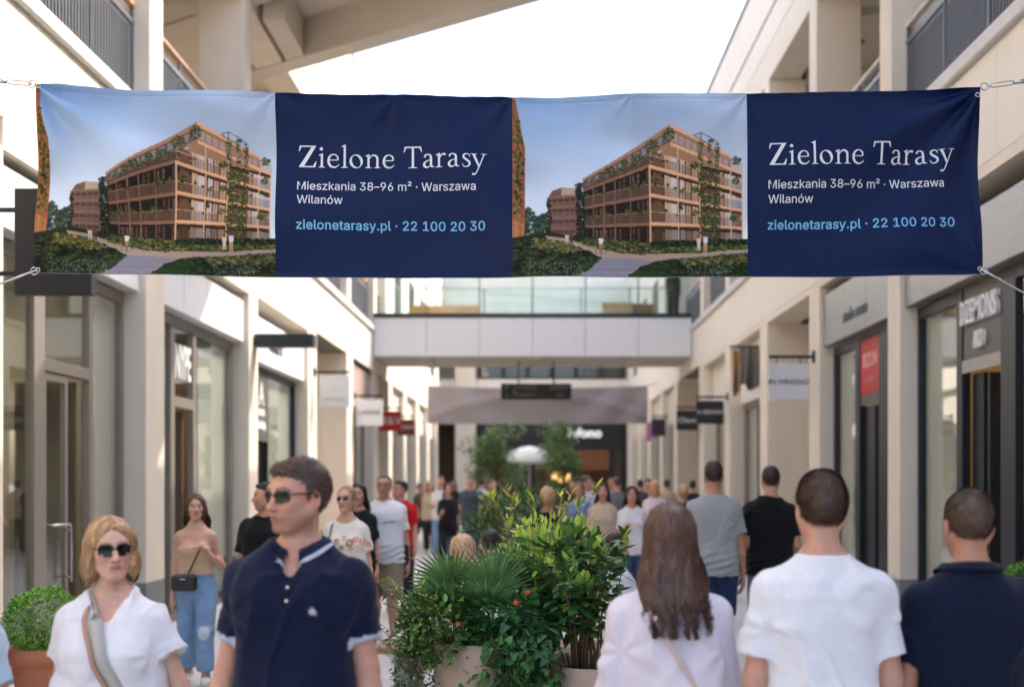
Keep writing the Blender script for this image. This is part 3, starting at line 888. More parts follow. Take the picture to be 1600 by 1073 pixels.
GLYPHS = {
  'line_a': [[28,-2,28,256,77,256,141,95,143,88,149,72,158,42,157,37,172,87,174,95,237,256,286,256,286,-2,250,-2,250,174,251,184,251,231,258,231,255,217,243,180,239,170,233,151,229,144,172,-2,142,-2,83,144,81,151,75,169,70,181,67,192,64,203,58,215,54,231,60,231,62,219,62,186,63,175,63,-2],[338,-2,338,192,373,192,373,-2],[356,219,347,222,340,226,334,233,333,242,334,250,340,257,347,261,356,264,365,261,372,257,378,250,379,242,378,233,372,226,365,222],[503,-6,478,-3,455,7,437,22,424,41,415,66,412,93,415,121,424,146,437,166,454,181,476,191,500,194,515,193,531,189,545,181,558,171,569,158,578,142,583,121,585,97,585,83,444,83,444,112,550,112,549,119,545,133,538,146,528,156,516,161,500,163,484,161,472,156,461,146,453,134,449,121,447,105,447,89,449,69,454,54,462,41,474,32,487,27,504,25,514,26,523,28,532,32,539,37,545,45,549,55,582,46,575,31,566,19,554,9,540,1,522,-5],[690,-6,672,-5,654,1,640,8,629,18,621,31,615,48,647,55,653,41,662,31,674,27,690,25,708,27,721,32,729,41,731,51,730,59,725,67,717,73,705,76,674,83,650,92,634,103,624,118,621,137,623,152,631,167,642,178,656,186,674,192,693,194,711,193,727,187,740,180,750,171,757,159,763,144,732,137,727,148,720,157,709,162,693,164,677,162,666,157,657,149,656,139,658,130,662,123,672,117,685,113,714,107,738,98,753,87,764,72,767,53,765,37,757,23,745,11,730,2,711,-4],[801,-2,801,24,907,159,804,159,804,192,950,192,950,164,847,30,953,30,953,-2],[996,-2,996,256,1031,256,1030,106,1031,107,1113,192,1154,191,1074,109,1160,-1,1118,-2,1048,89,1031,69,1031,-2],[1242,-6,1225,-5,1209,1,1195,10,1185,21,1178,37,1176,54,1177,69,1183,81,1190,91,1200,98,1211,104,1238,110,1251,112,1267,114,1279,115,1288,117,1294,118,1297,122,1297,139,1295,147,1289,155,1281,160,1272,162,1260,163,1248,162,1238,160,1229,155,1222,149,1217,143,1213,135,1181,145,1190,162,1201,174,1213,183,1229,190,1244,193,1259,194,1270,194,1282,192,1295,187,1306,181,1316,173,1324,161,1331,145,1333,126,1333,-2,1299,-2,1299,24,1295,18,1289,11,1281,5,1271,0,1257,-5],[1248,25,1263,26,1275,30,1286,38,1293,48,1297,57,1298,69,1299,93,1298,92,1293,89,1285,87,1239,80,1231,78,1222,74,1215,69,1212,61,1210,52,1212,43,1214,37,1220,31,1228,28,1237,26],[1416,113,1416,-2,1381,-2,1381,192,1415,192,1413,155,1418,167,1432,182,1450,191,1471,194,1489,192,1505,185,1518,175,1528,161,1535,142,1538,120,1538,-2,1503,-2,1503,118,1500,136,1492,151,1479,160,1462,163,1449,161,1438,158,1429,150,1421,140,1417,129],[1586,-2,1586,192,1621,192,1621,-2],[1604,219,1595,222,1588,226,1583,233,1580,242,1583,250,1588,257,1595,261,1604,264,1613,261,1620,257,1624,250,1627,242,1624,233,1620,226,1613,222],[1725,-6,1708,-5,1691,1,1678,10,1668,21,1660,37,1658,54,1660,69,1666,81,1673,91,1683,98,1694,104,1721,110,1734,112,1750,114,1762,115,1771,117,1777,118,1780,122,1780,139,1777,147,1772,155,1764,160,1755,162,1743,163,1730,162,1721,160,1712,155,1705,149,1700,143,1696,135,1664,145,1673,162,1683,174,1696,183,1712,190,1727,193,1742,194,1753,194,1765,192,1778,187,1789,181,1799,173,1807,161,1814,145,1815,126,1815,-2,1781,-2,1781,23,1778,18,1772,11,1764,5,1754,0,1740,-5],[1730,25,1746,26,1758,30,1768,38,1776,48,1779,57,1781,69,1782,93,1781,92,1776,89,1768,87,1722,80,1713,78,1705,74,1698,69,1694,61,1693,52,1694,44,1697,37,1703,31,1711,28,1719,26],[2043,-5,2020,-3,1999,4,1981,14,1968,28,1957,45,1953,68,1989,68,1992,55,1998,45,2006,36,2017,31,2029,28,2043,27,2058,28,2070,31,2081,38,2090,47,2094,58,2096,72,2095,86,2091,97,2082,108,2070,116,2055,120,2034,122,2010,122,2010,151,2076,224,1966,224,1966,256,2122,256,2122,229,2045,145,2065,146,2089,139,2107,128,2120,112,2129,93,2132,72,2129,51,2120,32,2106,17,2089,5,2067,-3],[2273,-5,2249,-3,2227,5,2209,16,2196,30,2187,48,2184,68,2186,83,2192,99,2199,111,2210,122,2222,129,2233,133,2219,140,2205,153,2196,171,2193,190,2196,209,2204,226,2216,240,2232,250,2252,258,2273,260,2294,258,2314,250,2330,240,2342,226,2350,209,2353,190,2350,171,2341,153,2328,140,2313,133,2325,129,2337,122,2347,111,2355,99,2361,83,2363,68,2360,47,2350,30,2337,16,2320,5,2297,-3],[2273,27,2289,28,2301,31,2312,38,2321,47,2325,57,2326,69,2325,83,2320,93,2312,103,2301,110,2288,114,2273,116,2258,114,2246,110,2235,103,2226,93,2222,83,2220,69,2222,57,2226,47,2234,38,2245,31,2257,28],[2273,147,2286,148,2296,151,2306,158,2313,166,2316,176,2318,188,2316,200,2313,209,2306,217,2297,224,2286,227,2273,228,2260,227,2250,224,2240,217,2233,209,2230,200,2229,188,2230,176,2233,166,2241,158,2250,151,2260,148],[2563,124,2563,92,2385,92,2385,124],[2674,260,2697,257,2718,248,2734,235,2746,218,2755,197,2758,173,2756,155,2749,134,2738,111,2720,83,2663,-2,2625,-1,2697,103,2691,100,2681,96,2670,95,2649,98,2629,106,2614,118,2602,133,2594,154,2591,176,2594,198,2603,219,2615,236,2632,248,2652,257],[2674,228,2661,226,2650,222,2639,214,2632,203,2628,191,2626,176,2628,161,2632,149,2639,138,2650,130,2661,125,2674,124,2688,125,2700,130,2710,138,2718,148,2722,160,2723,175,2722,190,2718,203,2710,214,2700,222,2689,226],[2901,-5,2879,-3,2858,6,2842,19,2829,36,2820,58,2818,81,2820,100,2827,120,2838,143,2856,171,2913,256,2951,255,2874,146,2877,150,2885,154,2895,158,2905,159,2927,157,2947,148,2962,137,2974,121,2982,101,2984,79,2982,56,2973,35,2960,19,2944,6,2923,-3],[2901,26,2915,28,2926,32,2936,41,2944,52,2948,64,2950,79,2948,94,2944,106,2936,117,2926,125,2915,129,2901,131,2887,129,2876,125,2866,117,2858,106,2854,94,2852,79,2854,64,2858,52,2866,41,2876,32,2887,28],[3133,-2,3133,192,3166,192,3165,157,3166,163,3174,174,3183,183,3193,189,3206,194,3218,195,3238,192,3253,181,3264,167,3267,155,3268,161,3276,173,3286,182,3298,188,3312,194,3327,195,3343,193,3358,187,3370,178,3380,165,3387,148,3389,128,3389,-2,3354,-2,3354,127,3351,144,3344,155,3331,161,3318,163,3306,162,3296,159,3288,152,3282,144,3279,135,3278,124,3278,-2,3243,-2,3243,130,3241,143,3234,155,3222,161,3208,163,3197,162,3188,159,3179,153,3172,144,3169,133,3167,119,3167,-2],[3431,151,3431,175,3489,221,3497,227,3503,232,3508,237,3511,241,3512,245,3513,250,3512,257,3506,264,3498,267,3487,268,3476,267,3468,264,3463,257,3461,248,3430,248,3435,268,3446,282,3465,292,3487,295,3510,292,3529,283,3541,270,3546,252,3544,240,3537,228,3531,221,3524,214,3514,206,3502,196,3478,179,3550,179,3550,151],[3708,96,3699,99,3691,104,3685,111,3684,121,3685,131,3691,138,3699,143,3708,146,3718,144,3726,138,3732,131,3733,121,3732,111,3726,104,3718,98],[3928,-2,3858,256,3893,256,3935,98,3947,47,3948,39,3961,98,4003,256,4042,256,4084,98,4087,85,4091,73,4093,60,4098,32,4111,98,4152,256,4188,256,4117,-2,4078,-2,4033,161,4029,178,4025,196,4023,209,4021,197,4017,179,4012,161,3968,-2],[4274,-6,4257,-5,4241,1,4227,10,4217,21,4210,37,4208,54,4209,69,4215,81,4223,91,4232,98,4245,104,4270,110,4299,114,4311,115,4321,117,4326,118,4329,122,4329,139,4327,147,4321,155,4313,160,4304,162,4292,163,4280,162,4270,160,4261,155,4254,149,4249,143,4245,135,4213,145,4222,162,4233,174,4246,183,4261,190,4276,193,4291,194,4302,194,4314,192,4327,187,4338,181,4348,173,4357,161,4363,145,4365,126,4365,-2,4331,-2,4331,24,4327,18,4321,11,4313,5,4303,0,4289,-5],[4280,25,4295,26,4307,30,4318,38,4325,48,4329,57,4330,69,4331,93,4330,92,4318,87,4272,80,4263,77,4254,74,4247,69,4244,61,4242,52,4244,43,4246,37,4252,31,4260,28,4269,26],[4413,-2,4413,192,4447,192,4447,163,4453,174,4464,185,4479,192,4496,194,4513,194,4513,159,4508,160,4504,160,4498,161,4492,161,4480,159,4470,156,4460,150,4453,141,4449,131,4448,118,4448,-2],[4610,-6,4591,-5,4574,1,4560,8,4549,18,4540,31,4534,48,4567,55,4572,41,4582,31,4593,27,4609,25,4627,27,4640,32,4649,41,4651,51,4649,59,4645,67,4636,73,4625,76,4593,83,4570,92,4554,103,4543,118,4540,137,4542,152,4550,167,4561,178,4575,186,4593,192,4612,194,4630,193,4647,187,4659,180,4669,171,4677,159,4683,144,4652,137,4647,148,4639,157,4628,162,4612,164,4597,162,4585,157,4577,149,4575,139,4576,130,4582,123,4591,117,4604,113,4633,107,4657,98,4673,87,4683,72,4686,53,4684,37,4676,23,4665,11,4650,2,4630,-4],[4720,-2,4720,24,4826,159,4723,159,4723,192,4869,192,4869,164,4766,30,4872,30,4872,-2],[4971,-6,4954,-5,4937,1,4924,10,4914,21,4907,37,4904,54,4906,69,4912,81,4919,91,4929,98,4940,104,4967,110,4980,112,4996,114,5008,115,5017,117,5023,118,5026,122,5026,139,5024,147,5018,155,5010,160,5001,162,4989,163,4977,162,4967,160,4958,155,4951,149,4946,143,4942,135,4910,145,4919,162,4930,174,4942,183,4958,190,4973,193,4988,194,4999,194,5011,192,5024,187,5035,181,5045,173,5053,161,5060,145,5062,126,5062,-2,5028,-2,5028,24,5028,24,5024,18,5018,11,5010,5,5000,0,4986,-5],[4976,25,4992,26,5004,30,5014,38,5022,48,5026,57,5027,69,5028,93,5027,92,5022,89,5014,87,4968,80,4959,78,4951,74,4944,69,4941,61,4939,52,4940,44,4943,37,4949,31,4957,28,4966,26],[5154,-2,5095,192,5130,192,5155,107,5160,89,5165,68,5170,46,5171,34,5171,45,5177,67,5182,88,5187,107,5211,192,5245,192,5269,107,5274,88,5279,68,5284,45,5284,35,5285,45,5290,68,5296,88,5301,107,5325,192,5360,192,5302,-2,5269,-2,5243,86,5240,99,5236,112,5233,126,5229,140,5227,150,5226,140,5223,126,5219,112,5216,99,5212,86,5186,-2],[5449,-6,5432,-5,5416,1,5402,10,5392,21,5385,37,5383,54,5384,69,5390,81,5397,91,5407,98,5420,104,5445,110,5474,114,5486,115,5496,117,5501,118,5504,122,5504,139,5502,147,5496,155,5488,160,5479,162,5467,163,5455,162,5445,160,5436,155,5429,149,5424,143,5420,135,5388,145,5397,162,5408,174,5421,183,5436,190,5451,193,5466,194,5477,194,5489,192,5502,187,5513,181,5523,173,5532,161,5538,145,5540,126,5540,-2,5506,-2,5506,24,5502,18,5496,11,5488,5,5478,0,5464,-5],[5455,25,5470,26,5482,30,5493,38,5500,48,5504,57,5505,69,5506,93,5505,92,5493,87,5447,80,5438,77,5429,74,5422,69,5419,61,5417,52,5419,43,5421,37,5427,31,5435,28,5444,26]],
  'line_b': [[77,-2,6,256,42,256,84,98,93,60,95,47,97,38,110,98,152,256,191,256,233,98,246,36,247,47,259,98,301,256,337,256,266,-2,227,-2,182,161,178,178,174,196,171,210,169,197,166,179,161,161,116,-2],[367,-2,367,192,402,192,402,-2],[385,219,376,222,369,226,363,233,362,242,363,250,369,257,376,261,385,264,394,261,401,257,407,250,408,242,407,233,401,226,394,222],[496,-3,476,0,462,9,453,23,451,42,451,256,485,256,485,49,486,38,488,32,492,29,499,28,512,29,519,0,512,-2,507,-2,502,-3],[601,-6,584,-5,567,1,554,10,544,21,536,37,534,54,536,69,542,81,549,91,559,98,570,104,597,110,610,112,626,114,638,115,647,117,653,118,655,122,656,139,653,147,648,155,640,160,631,162,619,163,606,162,597,160,588,155,581,149,576,143,572,135,539,145,549,162,559,174,572,183,587,190,603,193,618,194,629,194,640,192,653,187,665,181,675,173,683,161,690,145,691,126,691,-2,657,-2,657,23,654,18,648,11,640,5,630,0,616,-5],[606,25,622,26,634,30,644,38,652,48,655,57,657,69,658,93,657,92,652,89,644,87,598,80,589,77,580,74,574,69,570,61,569,52,570,44,573,37,579,31,587,28,595,26],[774,113,774,-2,740,-2,740,192,773,192,772,156,776,167,791,182,809,191,829,194,847,192,864,185,877,175,887,161,894,142,896,120,896,-2,862,-2,862,118,859,136,851,151,837,160,821,163,808,161,797,158,787,150,780,140,776,129],[1024,-6,1000,-3,978,7,961,22,947,42,938,66,936,94,938,122,947,147,961,166,978,181,1000,191,1024,194,1049,191,1071,181,1088,166,1101,147,1110,122,1113,94,1110,66,1101,42,1088,22,1071,7,1049,-3],[1024,25,1041,28,1055,34,1065,45,1073,60,1077,75,1078,94,1077,112,1073,128,1065,143,1055,154,1041,160,1024,163,1008,160,994,154,983,143,977,128,972,112,971,94,972,75,976,60,983,45,994,34,1008,28],[1009,213,1034,267,1071,266,1037,212],[1196,-2,1137,192,1173,192,1202,89,1207,68,1212,46,1213,34,1214,45,1219,67,1224,88,1229,107,1253,192,1287,192,1311,107,1316,88,1321,68,1326,45,1326,34,1327,45,1332,68,1338,88,1343,107,1367,192,1402,192,1344,-2,1311,-2,1285,86,1282,99,1278,112,1275,126,1271,140,1269,150,1268,140,1265,126,1261,112,1258,99,1254,86,1228,-2]],
  'line_c': [[13,-8,13,26,112,153,16,153,16,198,174,198,174,162,77,36,177,36,177,-8],[216,-8,216,198,263,198,263,-8],[239,213,228,216,220,222,213,231,210,242,213,252,220,261,228,267,239,270,251,267,260,261,266,252,269,242,266,231,260,222,251,216],[394,-12,367,-8,343,1,323,18,309,39,301,65,298,93,301,122,309,148,323,170,342,186,365,196,391,200,407,198,424,194,439,186,453,175,465,161,474,144,479,122,482,97,482,77,334,77,334,118,434,118,434,118,430,131,424,142,416,151,405,156,391,157,377,156,366,151,357,142,350,132,345,119,344,105,344,89,345,71,351,56,358,45,368,38,380,32,395,31,405,31,412,33,420,37,426,41,430,48,437,62,482,50,471,28,461,15,448,4,433,-5,414,-10],[567,-9,545,-5,529,5,520,21,516,41,516,262,563,262,563,49,563,39,565,35,566,34,571,34,589,35,597,-5,585,-8,580,-8,574,-9],[704,-12,677,-8,654,2,635,18,621,40,613,64,609,94,613,124,621,149,635,170,654,186,677,196,704,200,730,196,753,186,773,170,787,149,795,123,798,94,795,64,787,40,773,18,753,2,730,-8],[704,28,719,31,732,37,742,47,749,61,753,76,755,94,753,111,749,127,742,141,732,151,719,157,704,160,688,157,676,151,666,141,659,127,655,111,653,94,655,76,659,61,666,47,676,37,688,31],[880,113,880,-8,833,-8,833,198,879,198,875,175,887,187,907,196,929,200,949,197,967,191,982,179,992,163,999,144,1002,120,1002,-8,955,-8,955,117,953,135,946,147,935,154,920,157,909,156,899,152,891,146,885,137,880,127],[1133,-12,1106,-8,1082,1,1062,18,1048,39,1040,64,1036,93,1040,123,1048,148,1062,170,1081,186,1104,196,1130,200,1146,198,1163,194,1178,186,1192,175,1204,161,1213,144,1218,122,1221,97,1221,77,1073,77,1073,118,1173,118,1173,118,1169,131,1163,142,1155,151,1144,156,1130,157,1116,156,1105,151,1096,142,1089,132,1084,119,1083,105,1083,89,1084,71,1090,56,1097,45,1107,38,1119,32,1134,31,1143,31,1151,33,1159,37,1165,41,1169,48,1176,62,1221,50,1210,28,1200,15,1187,4,1172,-5,1153,-10],[1347,198,1347,156,1232,156,1232,198],[1261,244,1308,244,1308,49,1308,40,1311,36,1314,34,1329,34,1333,34,1344,36,1352,-5,1328,-10,1320,-10,1296,-6,1278,5,1266,23,1261,45],[1438,-12,1420,-10,1402,-5,1387,5,1376,18,1368,35,1365,54,1368,71,1373,84,1382,95,1393,104,1406,109,1433,115,1446,117,1462,119,1474,120,1482,122,1487,124,1487,124,1487,137,1484,144,1481,151,1475,154,1467,157,1456,157,1444,157,1436,154,1428,150,1422,145,1418,140,1412,128,1368,142,1381,165,1392,179,1406,189,1423,195,1439,198,1455,200,1467,200,1480,197,1493,193,1505,186,1517,177,1526,164,1532,147,1534,126,1534,-8,1488,-8,1488,18,1498,18,1496,15,1489,6,1480,0,1469,-6,1454,-10],[1443,28,1458,29,1469,33,1478,41,1486,50,1489,58,1491,69,1492,87,1490,86,1482,84,1436,77,1427,74,1420,71,1414,67,1410,60,1409,52,1410,45,1413,39,1418,34,1425,31,1433,29],[1578,-8,1578,198,1624,198,1624,168,1614,168,1619,178,1632,190,1649,197,1667,200,1690,200,1689,150,1678,154,1674,154,1669,155,1665,155,1653,154,1643,150,1635,145,1630,138,1626,129,1625,117,1625,-8],[1777,-12,1759,-10,1741,-5,1726,5,1715,18,1708,35,1704,54,1707,71,1712,84,1721,95,1732,104,1745,109,1772,115,1785,117,1801,119,1813,120,1821,122,1826,124,1826,124,1826,138,1824,144,1820,150,1814,154,1806,157,1795,157,1783,157,1775,154,1767,150,1761,145,1757,140,1751,128,1707,142,1720,165,1731,179,1745,189,1762,195,1778,198,1794,200,1806,200,1819,197,1832,193,1844,186,1856,177,1865,164,1871,147,1874,126,1874,-8,1827,-8,1827,18,1837,18,1835,15,1828,6,1819,0,1808,-6,1793,-10],[1782,28,1797,29,1808,33,1817,41,1825,50,1828,58,1830,69,1831,87,1829,86,1821,84,1775,77,1766,74,1759,71,1753,67,1750,60,1748,52,1749,45,1752,39,1757,34,1764,31,1773,29],[1990,-12,1971,-10,1952,-5,1937,3,1924,14,1915,29,1907,53,1950,62,1958,44,1965,36,1976,32,1990,31,2006,32,2018,37,2023,44,2025,52,2025,57,2021,63,2015,67,2003,71,1972,78,1948,86,1929,99,1919,116,1915,137,1918,154,1926,170,1938,183,1954,192,1973,197,1993,200,2012,198,2029,193,2043,185,2055,175,2063,161,2071,140,2029,130,2022,145,2016,152,2007,157,1993,158,1979,157,1969,152,1963,146,1962,139,1963,132,1966,128,1974,123,1987,118,2016,112,2041,104,2058,91,2069,74,2073,53,2070,35,2062,19,2049,6,2032,-4,2012,-9],[2104,-74,2115,-35,2133,-37,2139,-37,2144,-35,2149,-32,2154,-25,2158,-15,2163,-1,2087,197,2136,198,2179,80,2185,62,2190,45,2187,35,2184,45,2189,62,2194,80,2237,198,2286,197,2198,-32,2192,-47,2184,-59,2173,-68,2162,-75,2150,-78,2135,-81,2127,-80,2121,-80],[2339,-10,2327,-8,2317,-1,2311,9,2308,20,2311,32,2317,42,2327,49,2339,51,2351,49,2361,42,2367,32,2370,20,2367,9,2361,-1,2351,-8],[2411,-79,2411,198,2457,198,2457,179,2465,186,2476,193,2489,198,2507,200,2532,196,2553,186,2571,171,2585,149,2592,123,2596,94,2592,65,2585,39,2572,18,2553,2,2532,-8,2508,-12,2490,-10,2476,-5,2464,2,2458,10,2458,-79],[2503,28,2517,31,2530,37,2539,47,2546,60,2550,76,2552,95,2550,113,2546,129,2539,142,2530,152,2518,158,2503,160,2488,158,2476,152,2467,142,2460,129,2456,113,2454,95,2456,76,2460,60,2467,46,2477,36,2489,31],[2681,-9,2660,-5,2644,5,2634,22,2631,42,2631,262,2677,262,2677,49,2677,40,2679,35,2680,34,2686,34,2703,35,2712,-5,2699,-8,2694,-8,2689,-9],[2865,90,2853,93,2844,100,2837,109,2834,121,2837,133,2844,142,2853,149,2865,152,2877,149,2886,142,2893,133,2896,121,2893,109,2886,100,2877,93],[3047,-8,3047,27,3134,119,3147,134,3158,146,3166,157,3171,166,3175,176,3175,186,3174,196,3170,205,3164,212,3156,217,3146,221,3135,222,3123,221,3113,217,3104,211,3099,203,3095,193,3093,173,3048,173,3051,204,3059,225,3073,242,3091,255,3112,262,3135,266,3159,262,3180,255,3196,243,3209,227,3218,207,3221,186,3219,171,3215,156,3208,141,3197,125,3182,106,3115,36,3225,36,3225,-8],[3281,-8,3281,27,3368,119,3381,134,3392,146,3400,157,3405,166,3409,176,3409,186,3408,196,3404,205,3398,212,3390,217,3380,221,3369,222,3357,221,3347,217,3338,211,3333,203,3329,193,3327,173,3282,173,3285,204,3293,225,3307,242,3325,255,3346,262,3369,266,3393,262,3414,255,3430,243,3443,227,3452,207,3455,186,3453,171,3449,156,3442,141,3431,125,3416,106,3349,36,3459,36,3459,-8],[3623,-8,3623,35,3796,35,3796,-8],[3738,262,3738,-8,3690,-8,3690,210,3630,169,3627,217,3689,262],[3940,-11,3911,-7,3886,6,3868,27,3854,54,3846,88,3842,127,3846,166,3854,200,3868,227,3887,248,3912,261,3940,266,3968,261,3993,248,4011,227,4025,200,4033,166,4037,127,4033,88,4025,54,4012,27,3993,6,3968,-7],[3940,30,3955,33,3968,41,3979,55,3986,74,3992,98,3993,127,3992,156,3986,181,3979,200,3968,214,3955,222,3940,225,3924,222,3911,214,3900,200,3893,181,3888,156,3886,127,3888,98,3893,73,3900,55,3911,41,3924,33],[4174,-11,4145,-7,4120,6,4102,27,4088,54,4080,88,4076,127,4080,166,4088,200,4102,227,4121,248,4146,261,4174,266,4202,261,4227,248,4245,227,4259,200,4267,166,4271,127,4267,88,4259,54,4246,27,4227,6,4202,-7],[4174,30,4189,33,4202,41,4213,55,4220,74,4226,98,4227,127,4226,156,4220,181,4213,200,4202,214,4189,222,4174,225,4158,222,4145,214,4134,200,4127,181,4122,156,4120,127,4122,98,4127,73,4134,55,4145,41,4158,33],[4420,-8,4420,27,4507,119,4520,134,4531,146,4539,157,4544,166,4548,176,4548,186,4547,196,4543,205,4537,212,4529,217,4519,221,4508,222,4496,221,4486,217,4477,211,4472,203,4468,193,4466,173,4421,173,4424,204,4432,225,4446,242,4464,255,4485,262,4508,266,4532,262,4553,255,4569,243,4582,227,4591,207,4594,186,4592,171,4588,156,4581,141,4570,125,4555,106,4488,36,4598,36,4598,-8],[4743,-11,4715,-7,4690,6,4671,27,4657,54,4649,88,4646,127,4649,166,4657,200,4671,227,4690,248,4715,261,4743,266,4771,261,4796,248,4815,227,4829,200,4837,166,4840,127,4837,88,4829,54,4815,27,4796,6,4771,-7],[4743,30,4758,33,4772,41,4782,55,4790,74,4795,98,4797,127,4795,156,4790,181,4782,201,4772,214,4758,222,4743,225,4728,222,4714,214,4704,201,4696,181,4691,156,4689,127,4691,98,4696,74,4704,55,4714,41,4728,33],[5074,-11,5051,-8,5029,-2,5009,9,4994,24,4984,43,4978,74,5026,74,5030,57,5034,48,5041,41,5051,37,5061,33,5074,33,5088,33,5100,37,5109,43,5117,50,5121,60,5122,72,5121,84,5116,94,5110,104,5100,110,5085,115,5066,116,5036,116,5036,153,5094,218,4992,218,4992,262,5159,262,5159,227,5084,148,5098,152,5122,145,5142,133,5157,115,5166,95,5170,72,5166,49,5156,29,5142,12,5123,-1,5099,-8],[5313,-11,5284,-7,5259,6,5241,27,5227,54,5219,88,5215,127,5219,166,5227,200,5241,227,5259,248,5284,261,5313,266,5341,261,5366,248,5384,227,5398,200,5406,166,5410,127,5406,88,5398,54,5384,27,5366,6,5341,-7],[5313,30,5328,33,5341,41,5352,55,5359,73,5364,98,5366,127,5364,156,5359,181,5352,200,5341,214,5328,222,5313,225,5297,222,5284,214,5273,200,5266,181,5261,156,5259,127,5261,98,5266,73,5273,55,5284,41,5297,33]],
}


# ------------------------------------------------------------------ the big banner
class Print:
    """flat print drawn into an array; coordinates follow the artwork, x 60..1275, y 50..1003"""

    def __init__(self, w, h):
        self.w, self.h = w, h
        self.I = np.zeros((h, w, 3))
        X, Y = np.meshgrid(60 + (np.arange(w) + .5) / w * 1215, 50 + (np.arange(h) + .5) / h * 953)
        self.X, self.Y = X, Y
        self.rng = np.random.RandomState(11)

    def blend(self, m, col):
        c = np.array(lin(*col))
        self.I = self.I * (1 - m[..., None]) + c * m[..., None]

    def box_of(self, x0, x1, y0, y1):
        i0 = int(np.clip((x0 - 60) / 1215 * self.w - 1, 0, self.w))
        i1 = int(np.clip((x1 - 60) / 1215 * self.w + 2, 0, self.w))
        j0 = int(np.clip((y0 - 50) / 953 * self.h - 1, 0, self.h))
        j1 = int(np.clip((y1 - 50) / 953 * self.h + 2, 0, self.h))
        return slice(j0, j1), slice(i0, i1)

    def poly(self, pts, col, a=1.0, var=0.0):
        P = np.array(pts, float)
        s = self.box_of(P[:, 0].min(), P[:, 0].max(), P[:, 1].min(), P[:, 1].max())
        X, Y = self.X[s], self.Y[s]
        if X.size == 0:
            return
        ins = np.zeros(X.shape, bool)
        n = len(P)
        for i in range(n):
            x0, y0 = P[i]
            x1, y1 = P[(i + 1) % n]
            if y0 == y1:
                continue
            c = ((y0 > Y) != (y1 > Y)) & (X < (x1 - x0) * (Y - y0) / (y1 - y0) + x0)
            ins ^= c
        m = ins * a
        c = np.array(lin(*col)) * (1 + (var * self.rng.randn(*X.shape)[..., None] if var else 0))
        self.I[s] = self.I[s] * (1 - m[..., None]) + c * m[..., None]

    def line(self, x0, y0, x1, y1, w, col, a=1.0):
        d = np.hypot(x1 - x0, y1 - y0) + 1e-6
        nx, ny = -(y1 - y0) / d * w / 2, (x1 - x0) / d * w / 2
        self.poly([(x0 + nx, y0 + ny), (x1 + nx, y1 + ny), (x1 - nx, y1 - ny), (x0 - nx, y0 - ny)], col, a)

    def blob(self, x, y, rx, ry, col, a=1.0):
        s = self.box_of(x - rx, x + rx, y - ry, y + ry)
        m = (((self.X[s] - x) / rx) ** 2 + ((self.Y[s] - y) / ry) ** 2 < 1) * a
        self.I[s] = self.I[s] * (1 - m[..., None]) + np.array(lin(*col)) * m[..., None]

    def leaves(self, pts, n, cols, r=6, a=.85, stretch=1.0):
        """leafy dabs inside a polygon"""
        P = np.array(pts, float)
        k = 0
        x0, x1, y0, y1 = P[:, 0].min(), P[:, 0].max(), P[:, 1].min(), P[:, 1].max()
        for _ in range(n * 4):
            x, y = self.rng.uniform(x0, x1), self.rng.uniform(y0, y1)
            ins = False
            for i in range(len(P)):
                a0, b0 = P[i]
                a1, b1 = P[(i + 1) % len(P)]
                if (b0 > y) != (b1 > y) and x < (a1 - a0) * (y - b0) / (b1 - b0) + a0:
                    ins = not ins
            if not ins:
                continue
            c = cols[self.rng.randint(len(cols))]
            q = self.rng.uniform(.7, 1.25)
            rr = r * self.rng.uniform(.5, 1.3)
            self.blob(x, y, rr, rr * stretch, [min(255, v * q) for v in c], a)
            k += 1
            if k >= n:
                break


